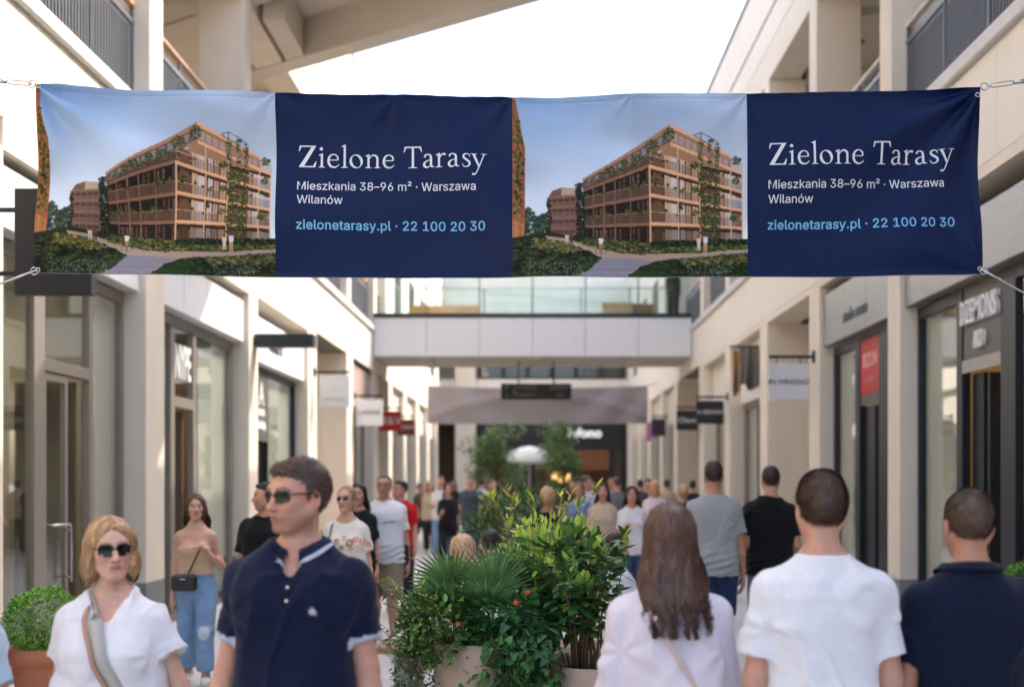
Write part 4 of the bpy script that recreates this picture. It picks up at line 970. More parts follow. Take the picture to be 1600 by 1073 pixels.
def draw_artwork():
    A = Print(600, 470)
    X, Y = A.X, A.Y
    t = np.clip((Y - 50) / 720, 0, 1)
    ux = (X - 60) / 1215
    top = np.array(lin(142, 174, 212)) * (1 - ux[..., None]) + np.array(lin(178, 194, 218)) * ux[..., None]
    hor = np.array(lin(220, 227, 234))
    A.I = top * (1 - t[..., None] ** 1.1) + hor * t[..., None] ** 1.1
    cl = noise3(np.stack([X.ravel() / 900 + Y.ravel() / 700, Y.ravel() / 260 - X.ravel() / 900, 0 * X.ravel()], 1), 2.0, 4).reshape(X.shape)
    A.I = A.I * (1 + .16 * np.clip(cl, -.6, 1))[..., None]
    rng = A.rng
    G1 = [(28, 42, 30), (38, 54, 32), (52, 68, 38), (20, 30, 25)]
    G2 = [(78, 96, 52), (98, 112, 60), (60, 80, 44), (120, 128, 74)]
    # far trees and the far block
    A.leaves([(115, 650), (150, 640), (185, 690), (240, 660), (260, 800), (115, 800)], 260, [(52, 70, 62), (66, 86, 66), (84, 100, 76), (44, 58, 54)], 9)
    A.poly([(238, 590), (265, 548), (312, 532), (400, 540), (430, 800), (245, 800)], (128, 100, 88))
    A.poly([(312, 532), (400, 538), (400, 575), (312, 578)], (190, 168, 148))
    for y0, y1 in ((580, 572), (632, 628), (690, 688), (745, 744)):
        A.line(240, y0 + 4, 425, y1, 9, (150, 116, 98))
        A.line(246, y0 + 22, 425, y1 + 20, 16, (84, 66, 62), .8)
    for x in (262, 292, 325, 358, 386):
        A.line(x, 590, x, 800, 4, (140, 108, 92))
    A.leaves([(236, 600), (258, 585), (262, 790), (240, 790)], 60, G1, 6)
    # main block, shaded long side
    L = lambda a, b, x: a + (b - a) * (770 - x) / (770 - 428)
    A.poly([(878, 214), (425, 492), (428, 800), (770, 830), (770, 345), (878, 300)], (92, 68, 58))
    A.poly([(878, 238), (425, 506), (428, 545), (770, 372), (878, 312)], (118, 98, 92))
    for i in range(11):
        x = 450 + i * 40
        yt = 238 + (878 - x) * .592
        A.poly([(x, yt + 6), (x + 26, yt - 8), (x + 26, yt + 30), (x, yt + 42)], (150, 150, 160), .75)
    for (a, b, c, d) in ((425, 557, 515, 588), (590, 650, 665, 692), (738, 745, 828, 800)):
        # deep balcony: darker ceiling, back wall with a few lit openings
        A.poly([(770, a), (428, b), (428, d), (770, c)], (48, 36, 33))
        for k in range(14):
            x = 440 + k * 24
            if rng.rand() < .55:
                A.poly([(x, L(a, b, x) + 14), (x + 12, L(a, b, x + 12) + 14), (x + 12, L(c, d, x + 12)), (x, L(c, d, x))], (112, 84, 68) if rng.rand() < .6 else (134, 110, 92), .7)
        A.leaves([(440, L(c, d, 440) - 26), (770, c - 44), (770, c), (440, L(c, d, 440))], 45, G1, 6, .8)
    for (a, b, c, d) in ((362, 530, 408, 545), (515, 588, 572, 638), (665, 692, 722, 735)):
        A.poly([(770, a), (428, b), (428, d), (770, c)], (112, 86, 74), .72)
        for k in range(58):
            x = 430 + k * 5.9
            A.line(x, L(a, b, x), x, L(c, d, x), 1.4, (78, 58, 50), .6)
        A.line(770, a, 428, b, 4, (160, 124, 100))
    for (a, b, c, d) in ((408, 545, 426, 557), (572, 638, 591, 650), (722, 735, 739, 746)):
        A.poly([(770, a), (428, b), (428, d), (770, c)], (150, 114, 92))
    for x in (478, 532, 590, 668):
        A.line(x, L(430, 558, x), x, L(828, 800, x), 7, (142, 108, 88))
    A.poly([(878, 210), (422, 489), (424, 503), (878, 236)], (178, 134, 106))
    A.poly([(878, 298), (770, 345), (770, 362), (878, 316)], (170, 128, 102))
    # main block, sunlit short side
    Rr = lambda a, b, x: a + (b - a) * (x - 772) / (1250 - 772)
    A.poly([(878, 212), (1190, 372), (1190, 440), (1250, 468), (1250, 816), (770, 830), (770, 400), (878, 300)], (170, 130, 104))
    A.poly([(880, 240), (1186, 392), (1186, 430), (880, 302)], (150, 128, 118))
    for k in range(9):
        x = 890 + k * 33
        if 1015 < x < 1120:
            continue
        yt = 244 + (x - 880) * .50
        A.poly([(x, yt + 6), (x + 22, yt + 17), (x + 22, yt + 58), (x, yt + 48)], (186, 176, 176), .85)
    rows = ((318, 470, 412, 556), (430, 574, 566, 652), (584, 664, 718, 744), (738, 762, 828, 815))
    for ri, (a, b, c, d) in enumerate(rows):
        A.poly([(772, Rr(a, b, 772) if ri else 402), (1250, b), (1250, d), (772, c)], (112, 82, 64))
        A.poly([(772, a if ri else 362), (1250, b), (1250, b + 12), (772, a + 34 if ri else 392)], (64, 45, 36))
        for x, w, col in ((788, 44, (118, 90, 66)), (848, 28, (212, 184, 152)), (880, 30, (214, 204, 198)), (926, 26, (206, 194, 188)), (958, 24, (190, 160, 136)), (990, 28, (220, 186, 146)),
                          (1136, 22, (190, 160, 136)), (1160, 26, (214, 206, 200)), (1196, 18, (198, 178, 160))):
            y0 = Rr(a, b, x) + (16 if ri else 22)
            A.poly([(x, y0), (x + w, Rr(a, b, x + w) + (16 if ri else 22)), (x + w, Rr(c, d, x + w)), (x, Rr(c, d, x))], col if ri < 3 else [v * .72 for v in col], .92)
            A.line(x + w / 2, y0, x + w / 2, Rr(c, d, x + w / 2), 2, (120, 92, 74), .8)
        A.poly([(1192, b + 6), (1246, b + 22), (1246, d), (1192, d - 8)], (196, 206, 220) if ri in (0, 1) else (150, 142, 140), .8)
    for (a, b) in ((412, 556), (566, 652), (718, 744)):
        h = 50 if a < 700 else 54
        A.poly([(772, a - h), (1250, b - 44), (1250, b), (772, a)], (128, 98, 80), .42)
        for k in range(70):
            x = 774 + k * 6.8
            A.line(x, Rr(a - h, b - 44, x), x, Rr(a, b, x), 1.3, (96, 70, 56), .5)
        A.line(772, a - h, 1250, b - 44, 4, (204, 168, 138))
        A.poly([(772, a), (1250, b), (1250, b + 12), (772, a + 18)], (226, 178, 138))
        A.poly([(772, a + 18), (1250, b + 12), (1250, b + 17), (772, a + 25)], (128, 88, 64))
    A.poly([(878, 300), (1250, 462), (1250, 474), (878, 318)], (228, 180, 140))
    A.poly([(880, 262), (1250, 420), (1250, 462), (880, 302)], (176, 142, 124), .45)
    A.line(880, 260, 1250, 418, 3, (196, 158, 130))
    A.poly([(876, 210), (1192, 372), (1190, 386), (876, 228)], (228, 174, 132))
    for x in (771, 916, 1028, 1188, 1247):
        A.line(x, Rr(415, 470, x) if x < 800 else 300 + (x - 878) * .45, x, Rr(828, 815, x), 8 if x < 800 else 6, (226, 182, 142))
    # pergola and climbing plants
    for (x0, y0, x1, y1) in ((995, 270, 1033, 256), (1033, 256, 1085, 282), (1085, 282, 1122, 306), (1033, 256, 1033, 420), (1085, 282, 1085, 400), (1122, 306, 1122, 420), (995, 270, 1090, 322)):
        A.line(x0, y0, x1, y1, 5, (112, 100, 84))
    V = [(60, 76, 38), (78, 94, 46), (46, 60, 32), (98, 108, 54), (120, 122, 70), (70, 70, 44)]
    for x, y0, y1, w in ((1034, 300, 500, 13), (1084, 290, 480, 12), (1120, 310, 810, 13), (1045, 470, 790, 16), (1095, 560, 810, 20), (1070, 440, 530, 26), (1075, 580, 640, 40), (1070, 690, 760, 44)):
        A.leaves([(x - w, y0), (x + w, y0), (x + w, y1), (x - w, y1)], int((y1 - y0) * w / 26), V, 4.5)
    for x, y, r in ((780, 322, 38), (702, 385, 30), (872, 262, 34), (565, 440, 26), (640, 402, 22), (1220, 400, 24), (1216, 500, 20), (1000, 420, 20), (1000, 545, 18), (1000, 668, 20), (690, 530, 24), (800, 505, 18), (930, 640, 12), (520, 470, 18), (1205, 690, 26)):
        A.leaves([(x + r * math.cos(q), y + r * math.sin(q)) for q in np.linspace(0, 6.28, 12)], int(r * 3.2), V, 4)
    for k in range(34):
        x = rng.uniform(440, 760)
        a_, b_ = ((362, 530), (515, 588), (665, 692))[rng.randint(3)]
        y = L(a_, b_, x) + rng.uniform(-14, 8)
        r = rng.uniform(7, 16)
        A.leaves([(x + r * math.cos(q), y + r * .8 * math.sin(q)) for q in np.linspace(0, 6.28, 9)], int(r * 2), V, 3.6)
    for k in range(22):
        x = rng.uniform(790, 1240)
        a_, b_ = ((362, 512), (516, 608), (664, 700))[rng.randint(3)]
        y = Rr(a_, b_, x) + rng.uniform(-12, 10)
        r = rng.uniform(6, 13)
        A.leaves([(x + r * math.cos(q), y + r * .8 * math.sin(q)) for q in np.linspace(0, 6.28, 9)], int(r * 2), V, 3.4)
    A.leaves([(385, 515), (425, 510), (436, 800), (392, 800)], 420, G1, 5)
    # sliver of a block at the very edge
    A.poly([(56, 50), (74, 52), (126, 330), (122, 760), (110, 800), (56, 828)], (166, 106, 66))
    for k in range(7):
        A.line(58, 130 + k * 100, 124, 330 + k * 72, 7, (120, 74, 48), .8)
    for k in range(9):
        A.line(62 + k * 7, 700 + k * 4, 62 + k * 7, 825 - k * 4, 3, (214, 160, 100), .8)
    A.leaves([(70, 150), (92, 160), (124, 380), (110, 690), (66, 680)], 170, V, 7)
    # planting beds, paths, lawns
    A.poly([(56, 800), (240, 770), (430, 790), (770, 825), (1275, 812), (1275, 1003), (56, 1003)], (48, 56, 34))
    A.poly([(230, 790), (330, 800), (460, 840), (620, 880), (760, 886), (1050, 880), (1275, 856), (1275, 878), (1060, 900), (820, 918), (720, 950), (650, 1003), (370, 1003), (470, 950), (512, 900), (430, 862), (330, 838), (240, 806)], (178, 158, 144), 1, .03)
    A.poly([(512, 900), (700, 912), (790, 925), (700, 955), (640, 1003), (370, 1003), (460, 958)], (148, 146, 158), 1, .04)
    for k in range(26):
        x = rng.uniform(420, 740)
        y = rng.uniform(905, 1000)
        A.line(x, y, x + rng.uniform(20, 60), y + rng.uniform(-6, 6), 1.6, (118, 116, 128), .6)
    A.leaves([(430, 800), (770, 828), (1275, 812), (1275, 862), (1000, 876), (700, 886), (520, 860), (400, 826)], 900, G2 + [(92, 74, 52), (136, 118, 76), (50, 66, 40)], 9, .8, .6)
    A.leaves([(780, 822), (1275, 808), (1275, 838), (780, 850)], 300, G1, 9, .85, .6)
    A.leaves([(56, 830), (180, 800), (330, 822), (470, 880), (512, 905), (470, 950), (380, 1003), (56, 1003)], 1100, G1 + [(70, 84, 46), (86, 92, 52)], 12, .8, .6)
    A.leaves([(150, 800), (300, 812), (420, 862), (330, 880), (160, 850)], 260, G2 + [(170, 146, 80), (150, 120, 70)], 8, .7, .6)
    A.poly([(400, 940), (512, 905), (500, 925), (440, 965), (385, 1000), (360, 990)], (60, 84, 40), .85, .05)
    A.leaves([(650, 1003), (730, 952), (820, 920), (1060, 902), (1275, 882), (1275, 1003)], 900, G1 + [(66, 82, 46)], 12, .8, .6)
    A.leaves([(900, 915), (1275, 884), (1275, 930), (960, 950)], 240, G2 + [(150, 104, 78), (128, 112, 80)], 9, .7, .6)
    A.poly([(655, 1003), (735, 955), (850, 925), (880, 960), (800, 1003)], (52, 76, 40), .8, .05)
    for _ in range(160):
        x, y = rng.uniform(130, 420), rng.uniform(930, 1000)
        A.blob(x, y, 3, 2, (150, 160, 160), .6)
        A.blob(rng.uniform(960, 1200), rng.uniform(940, 1000), 3, 2, (150, 158, 150), .6)
    # strollers and a cyclist
    for x, y, h, c1, c2 in ((340, 828, 60, (222, 196, 172), (196, 180, 170)), (361, 828, 58, (110, 84, 72), (72, 62, 60)), (516, 874, 88, (226, 220, 216), (176, 140, 110)), (1020, 872, 82, (226, 196, 178), (216, 200, 186)), (1053, 880, 96, (216, 214, 222), (190, 156, 124))):
        A.blob(x, y - h + 6, 6, 7, (110, 80, 64))
        A.poly([(x - 12, y - h + 14), (x + 12, y - h + 14), (x + 10, y - h * .5), (x - 10, y - h * .5)], c1)
        A.poly([(x - 9, y - h * .52), (x + 9, y - h * .52), (x + 8, y), (x + 2, y), (x, y - h * .35), (x - 3, y), (x - 8, y)], c2)
    for q in np.linspace(0, 6.28, 40):
        A.blob(504 + 15 * math.cos(q), 868 + 15 * math.sin(q), 1.6, 1.6, (70, 60, 56))
        A.blob(530 + 15 * math.cos(q), 868 + 15 * math.sin(q), 1.6, 1.6, (70, 60, 56))
    return A.I


def bcurve(u):
    """top and bottom edge of the hung banner, in photograph pixels at its depth"""
    x0, x1 = 60 - 4 * 0, 1531
    t = np.interp(u, [0, .05, .25, .503, .752, .95, 1], [135, 138.5, 147, 152, 147.5, 140, 137])
    b = np.interp(u, [0, .25, .503, .752, 1], [427, 431, 434, 432, 428])
    return t, b


YBAN = 7.0


def bdisp(u, v):
    """how far the cloth bulges towards the camera (metres)"""
    W, Hh = 5.15, 1.02
    x, y = u * W, v * Hh
    d = 0
    for cx, cy, a, n, ph in ((0, 0, .030, 9, .2), (W, 0, .034, 10, 1.0), (0, Hh, .012, 7, .5), (W, Hh, .014, 8, 2.0)):
        dx, dy = x - cx, y - cy
        r = np.hypot(dx, dy) + 1e-6
        th = np.arctan2(np.abs(dy), np.abs(dx))
        d = d + a * np.exp(-r / .75) * np.clip(r / .12, 0, 1) * np.cos(n * th + ph + .6 * np.sin(3 * r))
    for cx, a in ((W * .252, .006), (W * .503, .008), (W * .752, .006), (W * .38, .004), (W * .63, .004)):
        dx = x - cx
        r = np.hypot(dx, y) + 1e-6
        d = d + a * np.exp(-r / .4) * np.clip(r / .05, 0, 1) * np.cos(8 * np.arctan2(y, dx))
    d = d + .030 * np.sin(2.1 * x + 1.3 * y + .4) * (.35 + .65 * v) + .018 * np.sin(4.7 * x - 3.6 * y + 1.1) * np.sin(1.1 * x + 2)
    d = d + .022 * np.sin(9.5 * (x * .55 + y * .9) + 2.2 * np.sin(1.9 * x)) * (.5 + .5 * np.sin(1.3 * x + .5))
    d = d + .016 * np.sin(11 * (x * .7 - y * .8) + 1.7 * np.sin(2.3 * x + 1)) * (.5 + .5 * np.sin(1.7 * x + 2.5))
    d = d + .0025 * np.sin(36 * x + 5 * np.sin(3 * x)) * np.exp(-y / .05)
    hem = np.minimum(np.minimum(y, Hh - y), np.minimum(x, W - x))
    d = d - .0035 * np.exp(-((hem - .032) / .006) ** 2) + .0025 * np.clip(1 - hem / .03, 0, 1)
    return d


def bpoint(u, v, off=0.0):
    u = np.asarray(u, float)
    v = np.asarray(v, float)
    t, b = bcurve(u)
    px = 60 + u * 1471 + (v - 0) * (-4 + 9 * u)
    py = t + (b - t) * v
    dd = bdisp(u, v)
    X = (px - VX) / FPX * YBAN
    Z = EYE + (VY - py) / FPX * YBAN
    return np.stack([X, YBAN - dd - off, Z], -1)


def bgrid(u0, u1, nu, nv, off=0.0):
    U, Vv = np.meshgrid(np.linspace(u0, u1, nu), np.linspace(0, 1, nv))
    P = bpoint(U.ravel(), Vv.ravel(), off)
    i = (np.arange(nv - 1)[:, None] * nu + np.arange(nu - 1)[None]).ravel()
    F = np.stack([i, i + nu, i + nu + 1, i + 1], 1)
    return P, F


UE = [0.0, .2522, .5034, .7519, 1.0]
banner = empty('banner', (0, 0, 0))
tag(banner, 'wide printed advertising banner stretched across the street on steel cables', 'banner')
M_PRINT = mat('banner_print', (1, 1, 1), rough=.6, noise=.015, scale=3, attr='Col', spec=.15, bump=.05, bump_scale=900)
M_NAVY = mat('banner_navy_print', (.0024, .0115, .060), rough=.45, noise=.03, scale=3, spec=.16, bump=.05, bump_scale=900)
art = draw_artwork()
NU, NV = 272, 212
jj = np.clip(((np.arange(NV) / (NV - 1)) * 470 - .5), 0, 469)
ii = np.clip(((np.arange(NU) / (NU - 1)) * 600 - .5), 0, 599)


def resample(I):
    k = np.ones(3) / 3
    out = np.zeros((NV, NU, 3))
    pad = np.pad(I, ((1, 1), (1, 1), (0, 0)), 'edge')
    sm = sum(pad[a:a + 470, b:b + 600] for a in range(3) for b in range(3)) / 9.0
    sm = sm * .5 + I * .5
    return sm[np.round(jj).astype(int)][:, np.round(ii).astype(int)]


colr = resample(art).reshape(-1, 3)
lum = colr @ np.array([.3, .6, .1])
warm = np.clip((colr[:, :1] - colr[:, 2:]) / (colr[:, :1] + .02), 0, 1)
colr = colr * (1 - .12 * warm) + (lum[:, None] * np.array([1.08, .98, .86])) * .12 * warm
colr = np.clip(.98 * colr ** 1.18, 0, 1)
for k, (a, b) in enumerate(zip(UE[:-1], UE[1:])):
    if k % 2 == 0:
        P, F = bgrid(a, b, NU, NV)
        o = link('picture_print', np_mesh('picture_print', P, F, colr), banner, M_PRINT)
        o['label'] = 'printed picture of a timber balcony apartment block with gardens'
    else:
        P, F = bgrid(a, b, 140, 80)
        o = link('navy_panel', np_mesh('navy_panel', P, F), banner, M_NAVY)
    # fabric back and hem
P, F = bgrid(0, 1, 300, 60, -.024)
link('cloth_back', np_mesh('cloth_back', P, F[:, ::-1]), banner, mat('banner_cloth_back', lin(205, 205, 208), rough=.8, noise=.04))


def drape(loops2d, u0, v0, su, sv, name, m, off, nfill=True):
    """closed outlines (design units) filled, cut into a fine grid and laid on the cloth"""
    loops = [[Vector((lp[2 * i], lp[2 * i + 1], 0)) for i in range(len(lp) // 2)] for lp in loops2d]
    def inside(p, lp):
        r = False
        for i in range(len(lp)):
            q0, q1 = lp[i - 1], lp[i]
            if (q0.y > p.y) != (q1.y > p.y) and p.x < (q1.x - q0.x) * (p.y - q0.y) / (q1.y - q0.y) + q0.x:
                r = not r
        return r
    area = lambda lp: abs(sum(lp[i - 1].x * lp[i].y - lp[i].x * lp[i - 1].y for i in range(len(lp))))
    groups = []
    for lp in sorted(loops, key=area, reverse=True):
        for g_ in groups:
            if inside(lp[0], g_[0]):
                g_.append(lp)
                break
        else:
            groups.append([lp])
    tris, flat = [], []
    for g_ in groups:
        k0 = len(flat)
        tris += [tuple(i + k0 for i in t) for t in tessellate_polygon(g_)]
        flat += [p for lp in g_ for p in lp]
    me = bpy.data.meshes.new(name)
    me.from_pydata([p[:] for p in flat], [], [t for t in tris if len(set(t)) == 3])
    bm = bmesh.new()
    bm.from_mesh(me)
    bmesh.ops.remove_doubles(bm, verts=bm.verts[:], dist=1e-4)
    step = .022 / (5.15 * su)
    x0 = min(v.co.x for v in bm.verts)
    x1 = max(v.co.x for v in bm.verts)
    x = x0 + step
    while x < x1:
        bmesh.ops.bisect_plane(bm, geom=bm.verts[:] + bm.edges[:] + bm.faces[:], plane_co=(x, 0, 0), plane_no=(1, 0, 0), dist=1e-5)
        x += step
    stepy = .030 / (1.02 * sv)
    y = min(v.co.y for v in bm.verts) + stepy
    y1 = max(v.co.y for v in bm.verts)
    while y < y1:
        bmesh.ops.bisect_plane(bm, geom=bm.verts[:] + bm.edges[:] + bm.faces[:], plane_co=(0, y, 0), plane_no=(0, 1, 0), dist=1e-5)
        y += stepy
    bmesh.ops.triangulate(bm, faces=bm.faces[:])
    C = np.array([v.co[:] for v in bm.verts])
    P = bpoint(u0 + C[:, 0] * su, v0 - C[:, 1] * sv, off)
    for v, p in zip(bm.verts, P):
        v.co = p
    bmesh.ops.recalc_face_normals(bm, faces=bm.faces[:])
    for f in bm.faces:
        if f.normal.y > 0:
            f.normal_flip()
    bm.to_mesh(me)
    bm.free()
    me.materials.clear()
    o = link(name, me, banner, m)
    if name == 'lettering':
        o['kind'] = 'stuff'
    return o


def spline(pts, n=10):
    P = [np.array(p, float) for p in pts]
    out = []
    for i in range(len(P) - 1):
        p0, p1, p2, p3 = P[max(i - 1, 0)], P[i], P[i + 1], P[min(i + 2, len(P) - 1)]
        for t in np.linspace(0, 1, n, endpoint=False):
            out.append(.5 * ((2 * p1) + (-p0 + p2) * t + (2 * p0 - 5 * p1 + 4 * p2 - p3) * t * t + (-p0 + 3 * p1 - 3 * p2 + p3) * t ** 3))
    out.append(P[-1])
    return np.array(out)


def pen(rows, n=8):
    """pen stroke: rows (x, y, width)"""
    Q = spline(rows, n)
    T = np.gradient(Q[:, :2], axis=0)
    T /= np.linalg.norm(T, axis=1, keepdims=True) + 1e-9
    Nn = np.stack([-T[:, 1], T[:, 0]], 1) * Q[:, 2:3] / 2
    return np.concatenate([Q[:, :2] + Nn, (Q[:, :2] - Nn)[::-1]])


def disc(x, y, r):
    return np.array([(x + r * math.cos(a), y + r * math.sin(a)) for a in np.linspace(0, 6.2832, 18, endpoint=False)])


def stem(x, h, w=17, foot=26, flag=True):
    o = [np.array([(x - w / 2, 3), (x + w / 2, 3), (x + w / 2, h), (x - w / 2, h - (8 if flag else 0))]),
         np.array([(x - foot, 0), (x + foot, 0), (x + foot, 4), (x + w / 2 + 2, 8), (x + w / 2, 16), (x - w / 2, 16), (x - w / 2 - 2, 8), (x - foot, 4)])]
    if flag:
        o.append(np.array([(x - w / 2 + 1, h - 22), (x - w / 2 + 1, h - 7), (x - 24, h - 10), (x - 24, h - 14)]))
        o.append(np.array([(x - 24, h - 14), (x - 24, h - 10), (x + w / 2, h + 3), (x + w / 2, h - 14)]))
    return o


def serif_glyph(ch):
    A_ = np.array
    if ch == 'Z':
        return [A_([(100, 160), (136, 168), (40, 8), (2, 4)]), A_([(8, 170), (136, 170), (130, 160), (20, 160)]), A_([(8, 170), (22, 161), (6, 126), (0, 126)]),
                A_([(2, 0), (131, 0), (128, 10), (8, 10)]), A_([(131, 0), (139, 46), (133, 46), (112, 9)])]
    if ch == 'i':
        return stem(28, 110) + [disc(24, 146, 13)]
    if ch == 'l':
        return stem(28, 181)
    if ch == 'e':
        return [pen([(12, 60, 7), (50, 60, 7), (86, 61, 7)]), pen([(84, 60, 10), (80, 88, 12), (52, 105, 8), (22, 90, 15), (11, 52, 19), (24, 16, 17), (54, 3, 12), (80, 12, 8), (94, 28, 4)])]
    if ch == 'o':
        a = np.linspace(0, 6.2832, 40, endpoint=False)
        o = np.stack([54 + 52 * np.cos(a), 53 + 55 * np.sin(a)], 1)
        i = np.stack([54 + 34 * np.cos(a + .18), 53 + 47 * np.sin(a - .1)], 1)
        return [(o, i)]
    if ch == 'n':
        return stem(28, 110) + stem(98, 84, flag=False) + [pen([(34, 74, 7), (50, 96, 9), (74, 103, 14), (94, 88, 17), (98, 70, 17)])]
    if ch == 'T':
        return [A_([(62, 3), (80, 3), (80, 160), (62, 160)]), A_([(36, 0), (106, 0), (106, 4), (82, 9), (80, 18), (62, 18), (60, 9), (36, 4)]),
                A_([(6, 168), (136, 168), (132, 157), (10, 157)]), A_([(6, 168), (20, 158), (5, 124), (-1, 124)]), A_([(136, 168), (122, 158), (138, 124), (144, 124)])]
    if ch == 'a':
        return [pen([(16, 82, 15), (22, 97, 12), (42, 104, 9), (62, 94, 15), (67, 70, 17), (67, 26, 17), (74, 8, 11), (94, 9, 5)]),
                pen([(66, 62, 6), (38, 54, 8), (16, 38, 15), (14, 18, 18), (30, 4, 13), (50, 8, 8), (66, 22, 6)])]
    if ch == 'r':
        return stem(26, 110) + [pen([(32, 72, 7), (44, 94, 10), (62, 102, 14), (78, 96, 19)])]
    if ch == 's':
        return [pen([(62, 80, 5), (56, 98, 7), (36, 105, 8), (16, 94, 13), (15, 76, 15), (36, 58, 17), (58, 40, 17), (60, 18, 14), (40, 3, 9), (16, 6, 7), (5, 28, 5)])]
    if ch == 'y':
        return [A_([(10, 104), (32, 104), (70, 10), (60, -2)]), pen([(103, 102, 8), (82, 48, 8), (62, -4, 9), (44, -44, 9), (28, -58, 12), (12, -54, 17)]),
                A_([(-2, 102), (46, 102), (46, 107), (-2, 107)]), A_([(80, 102), (122, 102), (122, 107), (80, 107)])]
    return []


TITLE = [('Z', 55), ('i', 208), ('e', 277), ('l', 386), ('o', 450), ('n', 572), ('e', 709), ('T', 878), ('a', 1026), ('r', 1130), ('a', 1222), ('s', 1334), ('y', 1404)]
M_TXT_W = mat('white_print', lin(214, 217, 224), rough=.55, noise=.02)
M_TXT_B = mat('pale_blue_print', lin(112, 176, 218), rough=.55, noise=.02)
for pan in (1, 3):
    u0, u1 = UE[pan], UE[pan + 1]
    w = u1 - u0
    # title, one stroke group after the other, each a hair further out so that none lie in one plane
    su = w / 369.0 / 5.0
    sv = 1 / 283.0 / 5.0
    for ch, x in TITLE:
        layers = {}
        for li, pl in enumerate(serif_glyph(ch)):
            if isinstance(pl, tuple):
                loops = [pl[0], pl[1][::-1]]
            else:
                loops = [pl]
            layers.setdefault(li, []).extend([(q + np.array([x - 50, 0])).ravel().tolist() for q in loops])
        strokes = [drape(lps, u0 + .0908 * w, .394, su, sv, 'letter', M_TXT_W, .0024 + .0004 * li) for li, lps in layers.items()]
        bm = bmesh.new()
        for o in strokes:
            bm.from_mesh(o.data)
        bm.to_mesh(strokes[0].data)
        bm.free()
        for o in strokes[1:]:
            bpy.data.objects.remove(o)
    ka = (.8455 - .0908) * w / 5508
    kv = ka * 1471 / 283.0
    drape([[c - (30 if i % 2 == 0 else 0) for i, c in enumerate(l)] for l in GLYPHS['line_a']], u0 + .0908 * w, .521, ka, kv, 'lettering', M_TXT_W, .0024)
    drape([[c - (8 if i % 2 == 0 else 0) for i, c in enumerate(l)] for l in GLYPHS['line_b']], u0 + .0908 * w, .5986, ka, kv, 'lettering', M_TXT_W, .0024)
    kc = (.8835 - .0895) * w / 5381
    drape([[c - (21 if i % 2 == 0 else 0) for i, c in enumerate(l)] for l in GLYPHS['line_c']], u0 + .0895 * w, .7396, kc, kc * 1471 / 283.0, 'lettering', M_TXT_B, .0024)
# eyelets
for u, v in ((.004, .012), (.996, .045), (.004, .985), (.997, .972)):
    p = bpoint(np.array([u]), np.array([v]), .003)[0]
    mb = MB()
    ring = [(p[0] + .011 * math.cos(a), p[1], p[2] + .011 * math.sin(a)) for a in np.linspace(0, 6.2832, 15)]
    mb.tube(ring, .0038, 6)
    mb.build('eyelet', M_STEEL, banner, smooth=True)


# cables with turnbuckles
def cable(a, b, label, buckle=None, r=.005, hook=True):
    root = empty('cable', a)
    tag(root, label, 'cable', 'steel cables that hold the banner')
    a, b = Vector(a), Vector(b)
    mb = MB()
    d = b - a
    ln = d.length
    pts = [Vector((0, 0, 0)) + d * t + Vector((0, 0, -.03 * ln * .2 * math.sin(math.pi * t))) for t in np.linspace(0, 1, 14)]
    t0 = .0
    if buckle:
        t0 = buckle[1] / ln
    mb.tube([d * t0 + (p if t0 == 0 else (p * (1 - t0))) for p in pts], r, 6)
    mb.build('wire', M_STEEL, root, smooth=True)
    dn = d.normalized()
    up = dn.cross(Vector((0, 1, 0))).normalized()
    if hook:
        ring = [dn * (.022 + .020 * math.cos(q)) + up * (.020 * math.sin(q)) for q in np.linspace(0, 6.2832, 15)]
        MB().tube(ring, .004, 6).build('ring', M_STEEL, root, smooth=True)
    if buckle:
        s0, s1 = buckle
        tb = MB()
        for q in (-1, 1):
            tb.tube([dn * (s0 - .03), dn * s0 + up * (.011 * q), dn * (s1 - .03) + up * (.011 * q), dn * s1], .004, 6)
        tb.build('turnbuckle', M_STEEL, root, smooth=True)
        mb2 = MB().tube([dn * .04, dn * (s0 - .02)], .004, 6)
        mb2.tube([dn * (s1 - .01), dn * (s1 + .05)], .012, 8)
        mb2.build('threaded_end', M_STEEL, root, smooth=True)


c0 = bpoint(np.array([0.0]), np.array([0.0]))[0]
c1 = bpoint(np.array([1.0]), np.array([0.0]))[0]
c2 = bpoint(np.array([.004]), np.array([.985]), .006)[0]
c3 = bpoint(np.array([.997]), np.array([.972]), .006)[0]
e0 = at(0, 127, YBAN)
dirv = (e0 - Vector(c0))
cable(tuple(c0), tuple(Vector(c0) + dirv * (1.66 / abs(dirv.x))), 'steel cable with turnbuckle at the upper corner above the printed picture', buckle=(.05, .19))
e1 = at(1600, 127, YBAN)
dirv = (e1 - Vector(c1))
cable(tuple(c1), tuple(Vector(c1) + dirv * (1.78 / abs(dirv.x))), 'steel cable with turnbuckle at the upper corner beside the grey rail', buckle=(.07, .20))
e2 = at(0, 442, YBAN)
dirv = (e2 - Vector(c2))
cable(tuple(c2), tuple(Vector(c2) + dirv * (1.65 / abs(dirv.x))), 'pale cable from the lower banner corner in front of the black projecting sign', r=.0065)
e3 = at(1600, 456, YBAN)
dirv = (e3 - Vector(c3))
cable(tuple(c3), tuple(Vector(c3) + dirv * (1.74 / abs(dirv.x))), 'pale cable from the lower banner corner in front of the dark-framed shop', r=.0055)


